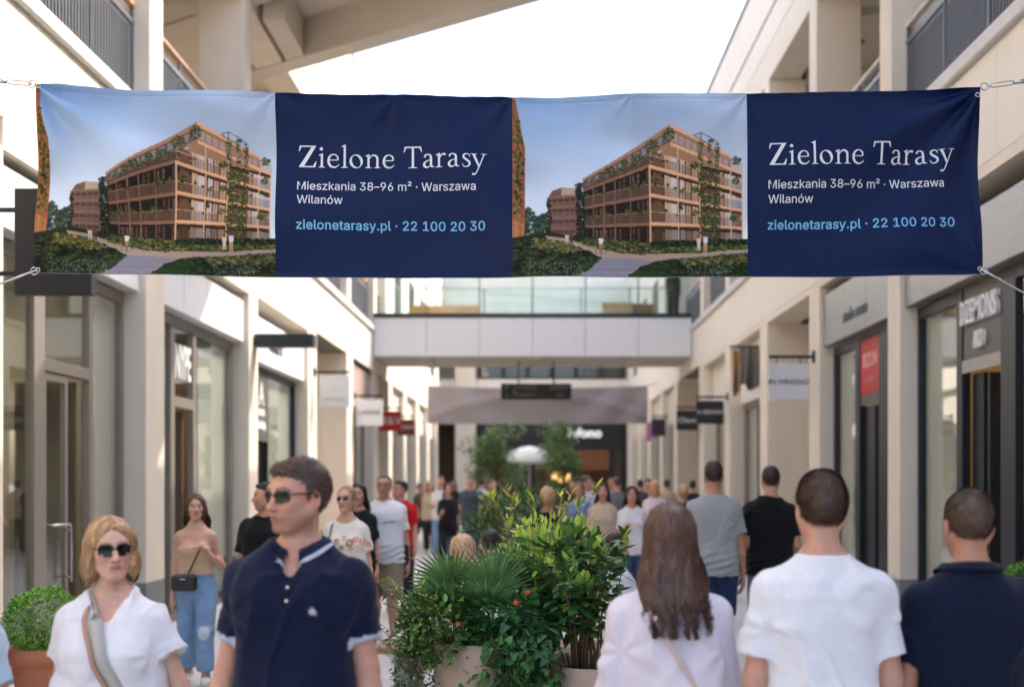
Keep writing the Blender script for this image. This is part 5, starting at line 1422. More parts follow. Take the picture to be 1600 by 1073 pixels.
# ------------------------------------------------------------------ signs
def lettering(parent, body, size, loc, rot, m, ext=.004, bold=0.0, space=1.0, sx=1.0):
    me = text_mesh(body, size, ext, bold=bold, space=space)
    bm = bmesh.new()
    bm.from_mesh(me)
    bm.verts.ensure_lookup_table()
    # islands, then islands that stand over each other, make the letters
    seen, isl = set(), []
    for v in bm.verts:
        if v.index in seen:
            continue
        st, comp = [v], []
        seen.add(v.index)
        while st:
            q = st.pop()
            comp.append(q.index)
            for e in q.link_edges:
                w = e.other_vert(q)
                if w.index not in seen:
                    seen.add(w.index)
                    st.append(w)
        xs_ = [bm.verts[i].co.x for i in comp]
        isl.append([min(xs_), max(xs_), comp])
    isl.sort(key=lambda q: q[0])
    grp = []
    for a_, b_, comp in isl:
        if grp and a_ < grp[-1][1] - .2 * (b_ - a_):
            grp[-1][1] = max(b_, grp[-1][1])
            grp[-1][2] += comp
        else:
            grp.append([a_, b_, list(comp)])
    for a_, b_, comp in grp:
        idx = {i: k for k, i in enumerate(comp)}
        lm = bpy.data.meshes.new('letter')
        lm.from_pydata([bm.verts[i].co[:] for i in comp], [], [[idx[v.index] for v in f.verts] for f in bm.faces if f.verts[0].index in idx])
        o = link('letter', lm, parent, m)
        o.location = loc
        o.rotation_euler = rot
        o.scale = (sx, 1, 1)
    bm.free()


M_INK = mat('dark_lettering', lin(70, 70, 74), rough=.6, noise=.03)
M_INKW = mat('white_lettering', lin(225, 225, 222), rough=.5, noise=.03)
M_REDS = mat('red_sign_paint', lin(206, 44, 40), rough=.5, noise=.05)
M_BRWN = mat('oxblood_sign_paint', lin(92, 34, 30), rough=.5, noise=.06)


def blade_sign(px0, px1, py0, py1, Y, side, label, m, text=None, tm=None, size=.16, bar=None, thick=.05, group=None, lines=None):
    """sign that stands out from the wall across the street axis; bar = pixel row of the arm it hangs from"""
    a, b = at(px0, py0, Y), at(px1, py1, Y)
    cx, cz = (a.x + b.x) / 2, (a.z + b.z) / 2
    root = empty('projecting_sign', (cx, Y, cz))
    tag(root, label, 'sign', group)
    w, h = (b.x - a.x) / 2, (a.z - b.z) / 2
    MB().cbox(-w, w, 0, thick, -h, h, .006).build('board', m, root)
    wall = side * U0[side]
    arm = MB()
    if bar is not None:
        z = at(0, bar, Y).z - cz
        xe = wall - cx
        arm.box(min(xe, -w * side), max(xe, -w * side), .01, .045, z - .022, z + .022)
        arm.box(xe - side * .03, xe, -.03, .085, z - .09, z + .09)
        for q in (-.6, .6):
            arm.box(q * w - .006, q * w + .006, .02, .032, h, z - .02)
        arm.build('bracket', M_FRAME_D, root)
    else:
        for z in (-h * .6, h * .6):
            MB().box(min(side * w, wall - cx), max(side * w, wall - cx), .012, .04, z - .018, z + .018).build('bracket', M_FRAME_D, root)
    for (t, sz, dz) in (lines or ([(text, size, 0)] if text else [])):
        lettering(root, t, sz, (0, -.004, dz), (R(90), 0, 0), tm or M_INK, .003)
    return root


blade_sign(22, 143, 294, 460, 10.3, -1, 'large black projecting sign half hidden behind the banner corner', M_BLACK, thick=.10)
blade_sign(398, 489, 521, 541, 19.9, -1, 'flat black box sign jutting from the wall above the grey notice panel', mat('green_black_sign', lin(38, 46, 46), rough=.5, noise=.06), thick=.30)
blade_sign(499, 546, 586, 636, 25.3, -1, 'blank-looking pale grey sign hanging from a thin bar before the plain recess', mat('pale_grey_sign', lin(214, 214, 212), rough=.6, noise=.03), lines=[('v', .10, .04), ('ELENANI', .09, -.16)], tm=mat('faint_lettering', lin(182, 182, 184), noise=.02), bar=581)
blade_sign(556, 598, 624, 665, 30.9, -1, 'white square sign with grey lettering next to the red sign', M_WHITE, 'LAREND', None, .145, bar=618)
blade_sign(592, 627, 642, 673, 36.6, -1, 'bright red sign with white lettering past the white signs', M_REDS, 'H&V', M_INKW, .34, bar=637)
blade_sign(620, 648, 655, 680, 41.0, -1, 'small oxblood red sign behind the bright red one', M_BRWN, 'MOKO', M_INKW, .17, bar=650)
blade_sign(1202, 1263, 568, 625, 19.4, 1, 'white square sign hanging from a dark bracket by the bare recess', mat('white_hanging_sign', lin(216, 215, 220), rough=.6, noise=.03), 'IN HINGNO', None, .115, bar=557)
blade_sign(1088, 1131, 626, 662, 28.1, 1, 'black square sign with a white line of lettering, the larger of two', M_BLACK, 'A REMNN', M_INKW, .13, bar=620)
blade_sign(1057, 1090, 641, 672, 32.4, 1, 'smaller black sign with pale lettering beside the larger black sign', M_BLACK, 'Olans', M_INKW, .20, bar=636)
blade_sign(1018, 1040, 654, 681, 41.0, 1, 'dark grey sign farthest along the shaded side', mat('grey_far_sign', lin(70, 64, 66), noise=.08), 'OB', M_INK, .3, bar=650)
blade_sign(1010, 1019, 660, 689, 43.5, 1, 'narrow magenta sign behind the farthest dark grey sign', mat('magenta_sign', lin(190, 120, 168), noise=.05))

# writing on the shopfronts
YR = R(90)
lettering(right, 'DZEMONS', .34, (4.452, 12.80, 3.46), (YR, 0, -YR), M_INKW, .035, bold=.004, sx=.66)
lettering(right, 'AKD', .24, (4.452, 12.80, 3.16), (YR, 0, -YR), M_INKW, .03, bold=.004, sx=.55)
lettering(right, 'SEZON', .25, (4.462, 17.06, 3.36), (YR, 0, -YR), mat('faded_white_print', lin(226, 160, 158), noise=.03), .002, bold=.01, sx=.95)
lettering(right, 'do -50 proc.', .10, (4.462, 17.06, 3.10), (YR, 0, -YR), MATS['faded_white_print'], .002)
lettering(right, 'studio arano', .26, (4.297, 17.2, 4.02), (YR, 0, -YR), mat('grey_raised_lettering', lin(112, 118, 124), metal=.4, noise=.03), .01)
lettering(left, 'Kmaro', .42, (-4.455, 22.0, 4.05), (YR, 0, YR), M_INK, .01)
for z, t, sz in ((3.20, 'A', .55), (2.92, 'nowa', .22), (2.70, 'kolekcja', .20)):
    lettering(left, t, sz, (-4.615, 21.6, z), (YR, 0, YR), M_INKW, .002, bold=.01)
lettering(left, 'NYPE', .62, (-4.655, 16.9, 3.28), (YR, 0, YR), M_INKW, .012, bold=.015, sx=.52)

# grey cloth banner and hanging direction board under the footbridge
g2 = empty('grey_banner', (0, 44, 0))
tag(g2, 'plain grey cloth banner sagging across the far street', 'banner')
n, mrow = 60, 16
x0, x1 = at(668, 602, 44).x, at(1012, 602, 44).x
zt, zb = at(0, 602, 44).z, at(0, 661, 44).z
U, Vv = np.meshgrid(np.linspace(0, 1, n), np.linspace(0, 1, mrow))
dsp = .05 * np.sin(6 * (U - .5) ** 2 * 8 + Vv * 5) + .06 * np.exp(-((Vv - .2 - 2.6 * (U - .5) ** 2) / .12) ** 2)
P = np.stack([x0 + (x1 - x0) * U, -dsp, zt + (zb - zt) * Vv - .10 * (1 - (2 * U - 1) ** 2) * (1 - Vv * .6)], -1).reshape(-1, 3)
i = (np.arange(mrow - 1)[:, None] * n + np.arange(n - 1)[None]).ravel()
link('cloth', np_mesh('cloth', P, np.stack([i, i + n, i + n + 1, i + 1], 1)), g2, mat('grey_banner_cloth', lin(150, 142, 142), rough=.9, noise=.05))
tc = MB()
for a, sgn in ((x0, -1), (x1, 1)):
    for z in (zt, zb):
        tc.tube([(a, 0, z), (sgn * 4.36, 0, z + .1)], .015, 6)
tc.build('tie_cord', M_STEEL, g2)

a, b = at(783, 599, 36.2), at(893, 624, 36.2)
ds = empty('direction_board', ((a.x + b.x) / 2, 36.2, (a.z + b.z) / 2))
tag(ds, 'black hanging direction board on two rods under the footbridge', 'sign')
w, h = (b.x - a.x) / 2, (a.z - b.z) / 2
MB().cbox(-w, w, 0, .10, -h, h, .008).build('board', M_BLACK, ds)
for x in (-.50 * w, .50 * w):
    MB().tube([(x, .05, h), (x, .05, 5.14 - (a.z + b.z) / 2)], .022, 8).build('rod', M_FRAME_D, ds)
M_FAINT = mat('grey_board_lettering', lin(140, 138, 134), noise=.04)
for x, z, t, sz in ((-.84 * w, .5 * h, 'P', .2), (-.84 * w, -.45 * h, 'i', .2), (-.62 * w, 0, '1', .34), (-.28 * w, .48 * h, 'WYJSCIE', .15), (-.30 * w, -.45 * h, 'TOALETY', .13), (.62 * w, .48 * h, 'SKLEPY', .14), (.70 * w, -.45 * h, 'WC', .13), (.9 * w, .5 * h, '>', .16)):
    lettering(ds, t, sz, (x, -.006, z), (R(90), 0, 0), M_FAINT, .003)

# folded cloth hanging from a wall bracket on the shaded side
hc_ = empty('hanging_cloth', (4.12, 25.6, 3.5))
tag(hc_, 'grey and tan cloth draped from a bracket above the shaded shopfront', 'cloth')
for nm, xa, xb, zt_, zb_, m, sd_ in (('grey_fold', -.02, .40, .92, .12, mat('grey_drape', lin(122, 116, 112), rough=.9, noise=.12), 1), ('tan_fold', -.20, .0, .84, .0, mat('tan_drape', lin(176, 140, 104), rough=.9, noise=.12), 2)):
    U, Vv = np.meshgrid(np.linspace(0, 1, 30), np.linspace(0, 1, 16))
    X = xa + (xb - xa) * (U - .12 * np.sin(3 * Vv) * (U - .5))
    Yy = .10 * np.sin(U * 11 + Vv * 2 + sd_) * (.35 + Vv) - .02 * sd_
    Zz = zt_ + (zb_ - zt_) * Vv + .06 * np.sin(U * 7 + sd_) * Vv
    P = np.stack([X, Yy, Zz], -1).reshape(-1, 3)
    i = (np.arange(15)[:, None] * 30 + np.arange(29)[None]).ravel()
    link(nm, np_mesh(nm, P, np.stack([i, i + 30, i + 31, i + 1], 1)), hc_, m)
MB().tube([(-.22, 0, .94), (.46, 0, .94)], .02, 8).build('bracket', M_FRAME_D, hc_)

# things on the footbridge, seen through its glass
for x, w_, h_, c, lab in ((-2.55, 2.0, .62, lin(176, 140, 96), 'tan bench behind the footbridge glass near the sunlit side'), (2.35, .9, .7, lin(186, 156, 112), 'pale tan crate behind the footbridge glass'), (3.05, .62, .66, lin(140, 108, 70), 'brown crate beside the pale one on the footbridge')):
    bx = empty('planter_box', (x, YB + 1.9, 6.1))
    tag(bx, lab, 'bench' if 'bench' in lab else 'crate')
    m = mat('box_%d' % int(x * 100), c, rough=.7, noise=.12, stretch=(.2, 1, 1), scale=8)
    for k in range(4):
        MB().cbox(-w_ / 2, w_ / 2, -.22, .22, k * h_ / 4 + .004, (k + 1) * h_ / 4 - .004, .006).build('plank', m, bx)


# ------------------------------------------------------------------ people
def V3(*a):
    return np.array(a, dtype=float)


def unit(v):
    v = np.asarray(v, float)
    return v / (np.linalg.norm(v) + 1e-12)


class Field:
    """signed distance field on a grid, grown by smooth unions; meshed by surface nets"""

    def __init__(self, lo, hi, vox):
        self.lo = np.asarray(lo, float)
        self.vox = vox
        self.n = np.maximum(4, np.ceil((np.asarray(hi, float) - self.lo) / vox).astype(int) + 1)
        self.D = np.full(self.n, 0.5, dtype=np.float32)
        self.ax = [self.lo[k] + vox * np.arange(self.n[k]) for k in range(3)]

    def sub(self, lo, hi, pad):
        s = []
        for k in range(3):
            a = int(np.floor((lo[k] - pad - self.lo[k]) / self.vox))
            b = int(np.ceil((hi[k] + pad - self.lo[k]) / self.vox)) + 1
            a = max(0, a)
            b = min(self.n[k], b)
            if b <= a:
                return None, None
            s.append(slice(a, b))
        g = np.meshgrid(self.ax[0][s[0]], self.ax[1][s[1]], self.ax[2][s[2]], indexing='ij', sparse=True)
        return tuple(s), g

    def mix(self, s, d, k, op='u'):
        D = self.D[s]
        if op == 'u':
            h = np.clip(0.5 + 0.5 * (D - d) / k, 0, 1)
            self.D[s] = D + (d - D) * h - k * h * (1 - h)
        elif op == 's':      # subtract
            h = np.clip(0.5 - 0.5 * (D + d) / k, 0, 1)
            self.D[s] = D + (-d - D) * h + k * h * (1 - h)

    def cone(self, a, b, ra, rb, k=0.02, op='u'):
        a = np.asarray(a, float)
        b = np.asarray(b, float)
        r = max(ra, rb)
        s, g = self.sub(np.minimum(a, b) - r, np.maximum(a, b) + r, k + 3 * self.vox)
        if s is None:
            return self
        ba = b - a
        L2 = ba @ ba + 1e-9
        t = np.clip(((g[0] - a[0]) * ba[0] + (g[1] - a[1]) * ba[1] + (g[2] - a[2]) * ba[2]) / L2, 0, 1)
        d = np.sqrt((g[0] - a[0] - t * ba[0]) ** 2 + (g[1] - a[1] - t * ba[1]) ** 2 + (g[2] - a[2] - t * ba[2]) ** 2) - (ra + (rb - ra) * t)
        self.mix(s, d, k, op)
        return self

    def ell(self, c, r, k=0.02, op='u', rot=None):
        c = np.asarray(c, float)
        r = np.asarray(r, float)
        e = r if rot is None else np.sqrt(((rot * r) ** 2).sum(1))
        s, g = self.sub(c - e, c + e, k + 3 * self.vox)
        if s is None:
            return self
        p = [g[0] - c[0], g[1] - c[1], g[2] - c[2]]
        if rot is not None:
            p = [p[0] * rot[0, j] + p[1] * rot[1, j] + p[2] * rot[2, j] for j in range(3)]
        k0 = np.sqrt((p[0] / r[0]) ** 2 + (p[1] / r[1]) ** 2 + (p[2] / r[2]) ** 2)
        k1 = np.sqrt((p[0] / r[0] ** 2) ** 2 + (p[1] / r[1] ** 2) ** 2 + (p[2] / r[2] ** 2) ** 2) + 1e-9
        self.mix(s, k0 * (k0 - 1) / k1, k, op)
        return self

    def loft(self, prof, k=0.03, e=2.3, lean=0.0):
        """stack of super-ellipses: rows (z, half width, half depth, y offset)"""
        P = np.array(sorted(prof))
        z = P[:, 0]
        m = P[:, 1:3].max()
        s, g = self.sub((-m, P[:, 3].min() - m, z[0]), (m, P[:, 3].max() + m, z[-1]), k + 3 * self.vox)
        if s is None:
            return self
        zz = np.clip(g[2], z[0], z[-1])
        a = np.interp(zz, z, P[:, 1])
        b = np.interp(zz, z, P[:, 2])
        y = np.interp(zz, z, P[:, 3])
        q = (np.abs(g[0] / a) ** e + np.abs((g[1] - y) / b) ** e) ** (1 / e)
        d = (q - 1) * np.minimum(a, b)
        d = np.maximum(d, np.abs(g[2] - (z[0] + z[-1]) / 2) - (z[-1] - z[0]) / 2)
        self.mix(s, d, k)
        return self

    def clip(self, p, n):
        """keep only the side behind the plane through p with outward normal n"""
        n = unit(n)
        g = np.meshgrid(*self.ax, indexing='ij', sparse=True)
        d = (g[0] - p[0]) * n[0] + (g[1] - p[1]) * n[1] + (g[2] - p[2]) * n[2]
        self.D = np.maximum(self.D, d.astype(np.float32))
        return self

    def clip_near(self, p, n, rad):
        """the same, but only within rad of p"""
        n = unit(n)
        s, g = self.sub(np.asarray(p) - rad, np.asarray(p) + rad, 0)
        if s is None:
            return self
        d = (g[0] - p[0]) * n[0] + (g[1] - p[1]) * n[1] + (g[2] - p[2]) * n[2]
        rr = np.sqrt((g[0] - p[0]) ** 2 + (g[1] - p[1]) ** 2 + (g[2] - p[2]) ** 2)
        d = np.where(rr < rad, d, -1.0)
        self.D[s] = np.maximum(self.D[s], d)
        return self

    def sample(self, P):
        q = (P - self.lo) / self.vox
        q = np.clip(q, 0, self.n - 1.001)
        i = np.floor(q).astype(int)
        f = q - i
        r = 0
        for dx in (0, 1):
            wx = f[:, 0] if dx else 1 - f[:, 0]
            for dy in (0, 1):
                wy = f[:, 1] if dy else 1 - f[:, 1]
                for dz in (0, 1):
                    wz = f[:, 2] if dz else 1 - f[:, 2]
                    r = r + wx * wy * wz * self.D[i[:, 0] + dx, i[:, 1] + dy, i[:, 2] + dz]
        return r

    def grad(self, P):
        h = self.vox
        g = np.stack([self.sample(P + np.eye(3)[k] * h) - self.sample(P - np.eye(3)[k] * h) for k in range(3)], 1)
        return g / (np.linalg.norm(g, axis=1, keepdims=True) + 1e-9)

    def nets(self):
        D = self.D
        S = D < 0
        n = np.array(D.shape)
        cnt = np.zeros(n - 1, dtype=np.int8)
        offs = [(x, y, z) for x in (0, 1) for y in (0, 1) for z in (0, 1)]
        for o in offs:
            cnt += S[o[0]:n[0] - 1 + o[0], o[1]:n[1] - 1 + o[1], o[2]:n[2] - 1 + o[2]]
        act = (cnt > 0) & (cnt < 8)
        I = np.argwhere(act)
        if len(I) == 0:
            return np.zeros((0, 3)), np.zeros((0, 4), int)
        vals = np.stack([D[I[:, 0] + o[0], I[:, 1] + o[1], I[:, 2] + o[2]] for o in offs], 1)
        acc = np.zeros((len(I), 3))
        c = np.zeros(len(I))
        O = np.array(offs, float)
        for a in range(8):
            for b in range(a + 1, 8):
                if np.abs(O[a] - O[b]).sum() != 1:
                    continue
                va, vb = vals[:, a], vals[:, b]
                m = (va < 0) != (vb < 0)
                t = np.where(m, va / (va - vb + 1e-12), 0)[:, None]
                acc += np.where(m[:, None], O[a] + t * (O[b] - O[a]), 0)
                c += m
        V = self.lo + self.vox * (I + acc / c[:, None])
        idx = np.full(act.shape, -1, dtype=np.int64)
        idx[act] = np.arange(len(I))
        F = []
        for k in range(3):
            sl0 = [slice(None)] * 3
            sl1 = [slice(None)] * 3
            sl0[k] = slice(0, n[k] - 1)
            sl1[k] = slice(1, n[k])
            ch = S[tuple(sl0)] != S[tuple(sl1)]
            E = np.argwhere(ch)
            u, v = (k + 1) % 3, (k + 2) % 3
            ok = (E[:, u] > 0) & (E[:, v] > 0) & (E[:, u] < n[u] - 1) & (E[:, v] < n[v] - 1)
            E = E[ok]
            if len(E) == 0:
                continue
            ins = S[tuple(E.T)]
            q = []
            for du, dv in ((1, 1), (0, 1), (0, 0), (1, 0)):
                J = E.copy()
                J[:, u] -= du
                J[:, v] -= dv
                q.append(idx[tuple(J.T)])
            q = np.stack(q, 1)
            q[~ins] = q[~ins][:, ::-1]
            F.append(q)
        F = np.concatenate(F)
        return V, F[(F >= 0).all(1)]


def vnormals(V, F):
    N = np.zeros_like(V)
    a = np.cross(V[F[:, 2]] - V[F[:, 0]], V[F[:, 3]] - V[F[:, 1]])
    for k in range(4):
        np.add.at(N, F[:, k], a)
    return N / (np.linalg.norm(N, axis=1, keepdims=True) + 1e-12)


def rotz(a):
    c, s = math.cos(a), math.sin(a)
    return np.array([[c, -s, 0], [s, c, 0], [0, 0, 1.0]])


def rotx(a):
    c, s = math.cos(a), math.sin(a)
    return np.array([[1.0, 0, 0], [0, c, -s], [0, s, c]])


def roty(a):
    c, s = math.cos(a), math.sin(a)
    return np.array([[c, 0, s], [0, 1.0, 0], [-s, 0, c]])


class Person:
    """local frame: feet at z = 0, facing -y, the person's left hand at +x"""

    def __init__(self, H=1.76, female=False, girth=1.0, head_yaw=0.0, head_pitch=0.0, head_tilt=0.0,
                 arms=None, legs=None, lift=0.0, vox=0.009, hvox=0.0034, hands=True, belly=0.0, shoulders=1.0, near=False):
        self.f = female
        s = self.s = H / 1.78
        self.H, self.g, self.vox, self.hvox, self.belly = H, girth, vox, hvox, belly
        self.hands = hands
        self.near = near
        sw = (0.142 if female else 0.165) * s * shoulders
        hipw = (0.092 if female else 0.090) * s
        z = lambda v: v * s
        A = arms or {}
        self.sh, self.el, self.wr, self.fd, self.palm = {}, {}, {}, {}, {}
        for sd in (-1, 1):
            up, fo, pl = A.get(sd, ((0.13 * sd, 0.03, -1), (0.06 * sd, -0.18, -1), (-sd, 0, 0)))
            sh = V3(sd * sw, 0.012 * s, z(1.408 if not female else 1.398))
            el = sh + unit(up) * 0.295 * s
            wr = el + unit(fo) * 0.255 * s
            self.sh[sd], self.el[sd], self.wr[sd], self.fd[sd], self.palm[sd] = sh, el, wr, unit(fo), unit(pl)
        Lg = legs or {}
        self.hip, self.kn, self.an, self.foot = {}, {}, {}, {}
        for sd in (-1, 1):
            th, shn, ft = Lg.get(sd, ((0.02 * sd, -0.02, -1), (0.0, 0.04, -1), (0.12 * sd, -1, 0)))
            hp = V3(sd * hipw, 0.005, z(0.925))
            kn = hp + unit(th) * 0.425 * s
            an = kn + unit(shn) * 0.41 * s
            self.hip[sd], self.kn[sd], self.an[sd], self.foot[sd] = hp, kn, an, unit(ft)
        # head frame
        self.hs = s ** 0.55 * (0.955 if female else 1.0)
        self.hc = V3(0, -0.012 * s, z(1.78) - 0.113 * self.hs)       # middle of the head
        self.Rh = rotz(head_yaw) @ rotx(head_pitch) @ roty(head_tilt)
        self.dz = 0.0
        low = min(min(self.an[sd][2] for sd in (-1, 1)) - 0.085 * s, 10)
        self.dz = -low + lift

    # ---- primitives of the naked figure
    def torso_prof(self, grow=0.0):
        s, g = self.s, self.g
        if self.f:
            rows = [(0.83, .14, .095, .008), (0.90, .172, .115, .012), (0.97, .170, .115, .010), (1.04, .150, .100, .0), (1.12, .130, .090, -.002),
                    (1.20, .136, .098, -.004), (1.28, .150, .112, -.010), (1.36, .152, .100, .0), (1.42, .138, .085, .008), (1.465, .095, .066, .014), (1.50, .052, .052, .018)]
        else:
            rows = [(0.83, .14, .095, .008), (0.90, .166, .110, .008), (0.97, .166, .112, .004), (1.05, .156, .108, -.002), (1.13, .158, .108, -.004),
                    (1.22, .170, .115, -.004), (1.31, .182, .122, .0), (1.39, .182, .112, .006), (1.44, .160, .094, .012), (1.48, .110, .074, .016), (1.515, .062, .060, .018)]
        out = []
        for z, a, b, y in rows:
            bl = self.belly * math.exp(-((z - 1.08) / 0.13) ** 2)
            out.append((z * s, a * s * g + grow, (b + bl * .6) * s * g + grow, (y - bl * .5) * s))
        return out

    def add_torso(self, F):
        s = self.s
        F.loft(self.torso_prof(), k=0.02)
        for sd in (-1, 1):
            F.cone(V3(0, .02 * s, 1.505 * s), self.sh[sd] + V3(-.03 * sd, .008, .020 * s), .048 * s, .036 * s, k=.05)
            F.ell(self.sh[sd] + V3(.006 * sd, 0, -.012), V3(.048, .055, .060) * s * (0.86 if self.f else 1.0), k=.04)
            if self.f:
                F.ell(V3(sd * .068 * s, -.085 * s, 1.275 * s), V3(.062, .058, .062) * s * self.g, k=.04)
            else:
                F.ell(V3(sd * .075 * s, -.07 * s, 1.34 * s), V3(.085, .05, .06) * s * self.g, k=.05)
        F.cone(V3(0, .022 * s, 1.48 * s), self.hc + self.Rh @ V3(0, .018, -.06), (.056 if not self.f else .047) * s, (.054 if not self.f else .045) * s, k=.03)

    def add_arm(self, F, sd, grow=0.0):
        s = self.s
        q = (0.82 if self.f else 1.0) * (self.g * .5 + .5)
        F.cone(self.sh[sd], self.el[sd], .050 * s * q + grow, .039 * s * q + grow, k=.03)
        m = self.el[sd] + (self.wr[sd] - self.el[sd]) * .28
        F.cone(self.el[sd], m, .038 * s * q + grow, .041 * s * q + grow, k=.02)
        F.cone(m, self.wr[sd], .041 * s * q + grow, .0265 * s * q + grow, k=.02)

    def add_leg(self, F, sd, grow=0.0):
        s, g = self.s, self.g * .5 + .5
        F.cone(self.hip[sd], self.kn[sd], .083 * s * g + grow, .053 * s * g + grow, k=.03)
        d = self.an[sd] - self.kn[sd]
        b = V3(0, .018 * s, 0)
        m = self.kn[sd] + d * .32 + b
        F.cone(self.kn[sd], m, .050 * s * g + grow, .056 * s * g + grow, k=.03)
        F.cone(m, self.an[sd], .056 * s * g + grow, .034 * s + grow, k=.03)

    def add_foot(self, F, sd, grow=0.0):
        s = self.s
        a, f = self.an[sd], self.foot[sd]
        h = a + V3(0, 0, -.045 * s) - f * .035 * s
        t = a + V3(0, 0, -.058 * s) + f * .13 * s
        F.cone(a, h, .036 * s + grow, .036 * s + grow, k=.02)
        F.cone(h, t, .038 * s + grow, .027 * s + grow, k=.02)
        F.cone(a + f * .02, t, .034 * s + grow, .026 * s + grow, k=.03)

    def add_head(self, F, fine=True):
        h, c, Rm = self.hs, self.hc, self.Rh
        P = lambda x, y, z: c + Rm @ (V3(x, y, z) * h)
        f = self.f
        E = lambda x, y, z, rx, ry, rz, k=.02, op='u': F.ell(P(x, y, z), V3(rx, ry, rz) * h, k=k * h, op=op, rot=Rm)
        K = lambda a, b, ra, rb, k=.02, op='u': F.cone(P(*a), P(*b), ra * h, rb * h, k=k * h, op=op)
        E(0, .020, .030, .0715, .094, .083)
        E(0, -.030, .020, .064, .062, .062, .03)
        jw = .92 if f else 1.0
        E(0, -.030, -.035, .060 * jw, .062, .070, .03)
        for sd in (-1, 1):
            K((sd * .056 * jw, .005, -.040), (sd * .024 * jw, -.060, -.096), .020, .015, .025)
            E(sd * .040, -.062, -.020, .022, .024, .020, .02)
        K((-.012 * jw, -.074, -.098), (.012 * jw, -.074, -.098), .014, .014, .02)
        if not fine:
            K((0, -.088, .010), (0, -.110, -.030), .008, .012, .012)
            for sd in (-1, 1):
                E(sd * .075, .012, -.012, .009, .019, .030, .008)
            return
        K((-.034, -.078, .027), (.034, -.078, .027), .010 if f else .013, .010 if f else .013, .016)
        for sd in (-1, 1):
            E(sd * .031, -.104, .005, .019, .026, .011, .014, 's')
            E(sd * .031, -.0715, .004, .0150, .0145, .0135, .003)
            K((sd * .016, -.084, .0105), (sd * .046, -.076, .0085), .0046, .0046, .006)
            K((sd * .018, -.084, -.004), (sd * .044, -.077, -.004), .0035, .0035, .006)
        K((0, -.084, .020), (0, -.109, -.028), .0065, .0105, .012)
        E(0, -.110, -.031, .0125, .0125, .0105, .008)
        for sd in (-1, 1):
            E(sd * .0125, -.100, -.034, .0085, .0105, .008, .006)
        E(0, -.080, -.062, .028, .016, .024, .016)
        K((-.021, -.0875, -.0605), (0, -.0965, -.0570), .0036, .0060, .006)
        K((.021, -.0875, -.0605), (0, -.0965, -.0570), .0036, .0060, .006)
        K((-.016, -.0885, -.0670), (.016, -.0885, -.0670), .0050, .0050, .007)
        E(0, -.0945, -.0675, .013, .0062, .0060, .006)
        K((-.021, -.0985, -.0625), (.021, -.0985, -.0625), .0022, .0022, .003, 's')
        for sd in (-1, 1):
            E(sd * .0755, .014, -.008, .0075, .019, .031, .008)
            E(sd * .083, .010, -.004, .0075, .011, .019, .006, 's')

    def head_local(self, V):
        return ((V - self.hc) @ self.Rh) / self.hs

    def add_hand(self, F, sd):
        s = self.s * (0.93 if self.f else 1.0)
        w, d, pn = self.wr[sd], self.fd[sd], self.palm[sd]
        pn = unit(pn - d * (pn @ d))
        th = np.cross(pn, d) * (1 if sd > 0 else -1)          # towards the thumb
        if sd < 0:
            th = np.cross(d, pn) * -1
        # make the thumb point forwards / inwards
        if th[1] > 0.2:
            th = -th
        P = lambda a, b, c: w + (d * a + th * b + pn * c) * s
        F.cone(P(-.02, 0, 0), P(.03, 0, 0), .024 * s, .022 * s, k=.015)
        for b in (-.026, -.009, .009, .026):
            F.cone(P(.02, b * .7, 0), P(.092, b, .002), .017 * s, .0135 * s, k=.012)
        for b, L, r in ((.029, .070, .0092), (.010, .080, .0096), (-.010, .074, .0092), (-.028, .058, .0082)):
            q = P(.088, b, .002)
            q1 = P(.088 + L * .46, b * 1.06, .012)
            q2 = P(.088 + L * .76, b * 1.06, .028)
            q3 = P(.088 + L * .90, b * 1.04, .046)
            F.cone(q, q1, r * 1.08 * s, r * s, k=.004)
            F.cone(q1, q2, r * s, r * .95 * s, k=.004)
            F.cone(q2, q3, r * .95 * s, r * .85 * s, k=.004)
        F.cone(P(.022, .022, .004), P(.058, .048, .016), .0145 * s, .0115 * s, k=.012)
        F.cone(P(.058, .048, .016), P(.096, .052, .030), .0110 * s, .0090 * s, k=.005)

    # ---- meshes
    def bounds(self, pad=.14):
        pts = np.array([*self.sh.values(), *self.el.values(), *self.wr.values(), *self.kn.values(), *self.an.values(), *self.hip.values(), self.hc])
        return pts.min(0) - pad, pts.max(0) + pad

    def body(self, skin, lips=(0.42, 0.17, 0.14), brow=(0.09, 0.06, 0.04), stubble=0.0, fine=True, barefoot=False, iris=(.12, .14, .13), mouth=1.0):
        s = self.s
        lo, hi = self.bounds()
        zc = 1.525 * s
        lo[2] = min(lo[2], min(self.an[-1][2], self.an[1][2]) - .13)
        hiB = hi.copy()
        hiB[2] = max(zc + self.vox * 2.8, max(self.sh[1][2], self.wr[1][2], self.wr[-1][2], self.el[1][2], self.el[-1][2]) + .12)
        clipneck = hiB[2] > zc + self.vox * 4.2
        B = Field(lo, hiB, self.vox * 1.4)
        self.add_torso(B)
        for sd in (-1, 1):
            self.add_arm(B, sd)
            self.add_leg(B, sd)
            self.add_foot(B, sd)
        if clipneck:
            B.clip_near(V3(0, 0, zc + self.vox), (0, 0, 1), .16)
        V, Q = B.nets()
        parts = [(V, Q)]
        lo2 = self.hc - V3(.15, .16, .30)
        hi2 = self.hc + V3(.15, .17, .16)
        lo2[2] = zc - self.vox
        Hd = Field(lo2, hi2, self.hvox)
        self.add_torso(Hd)
        self.add_head(Hd, fine)
        Hd.clip_near(V3(0, 0, 0), (0, 0, -1), 0) if False else None
        Vh, Qh = Hd.nets()
        # keep only what belongs to neck and head
        parts.append((Vh, Qh))
        self.Hfield = Hd
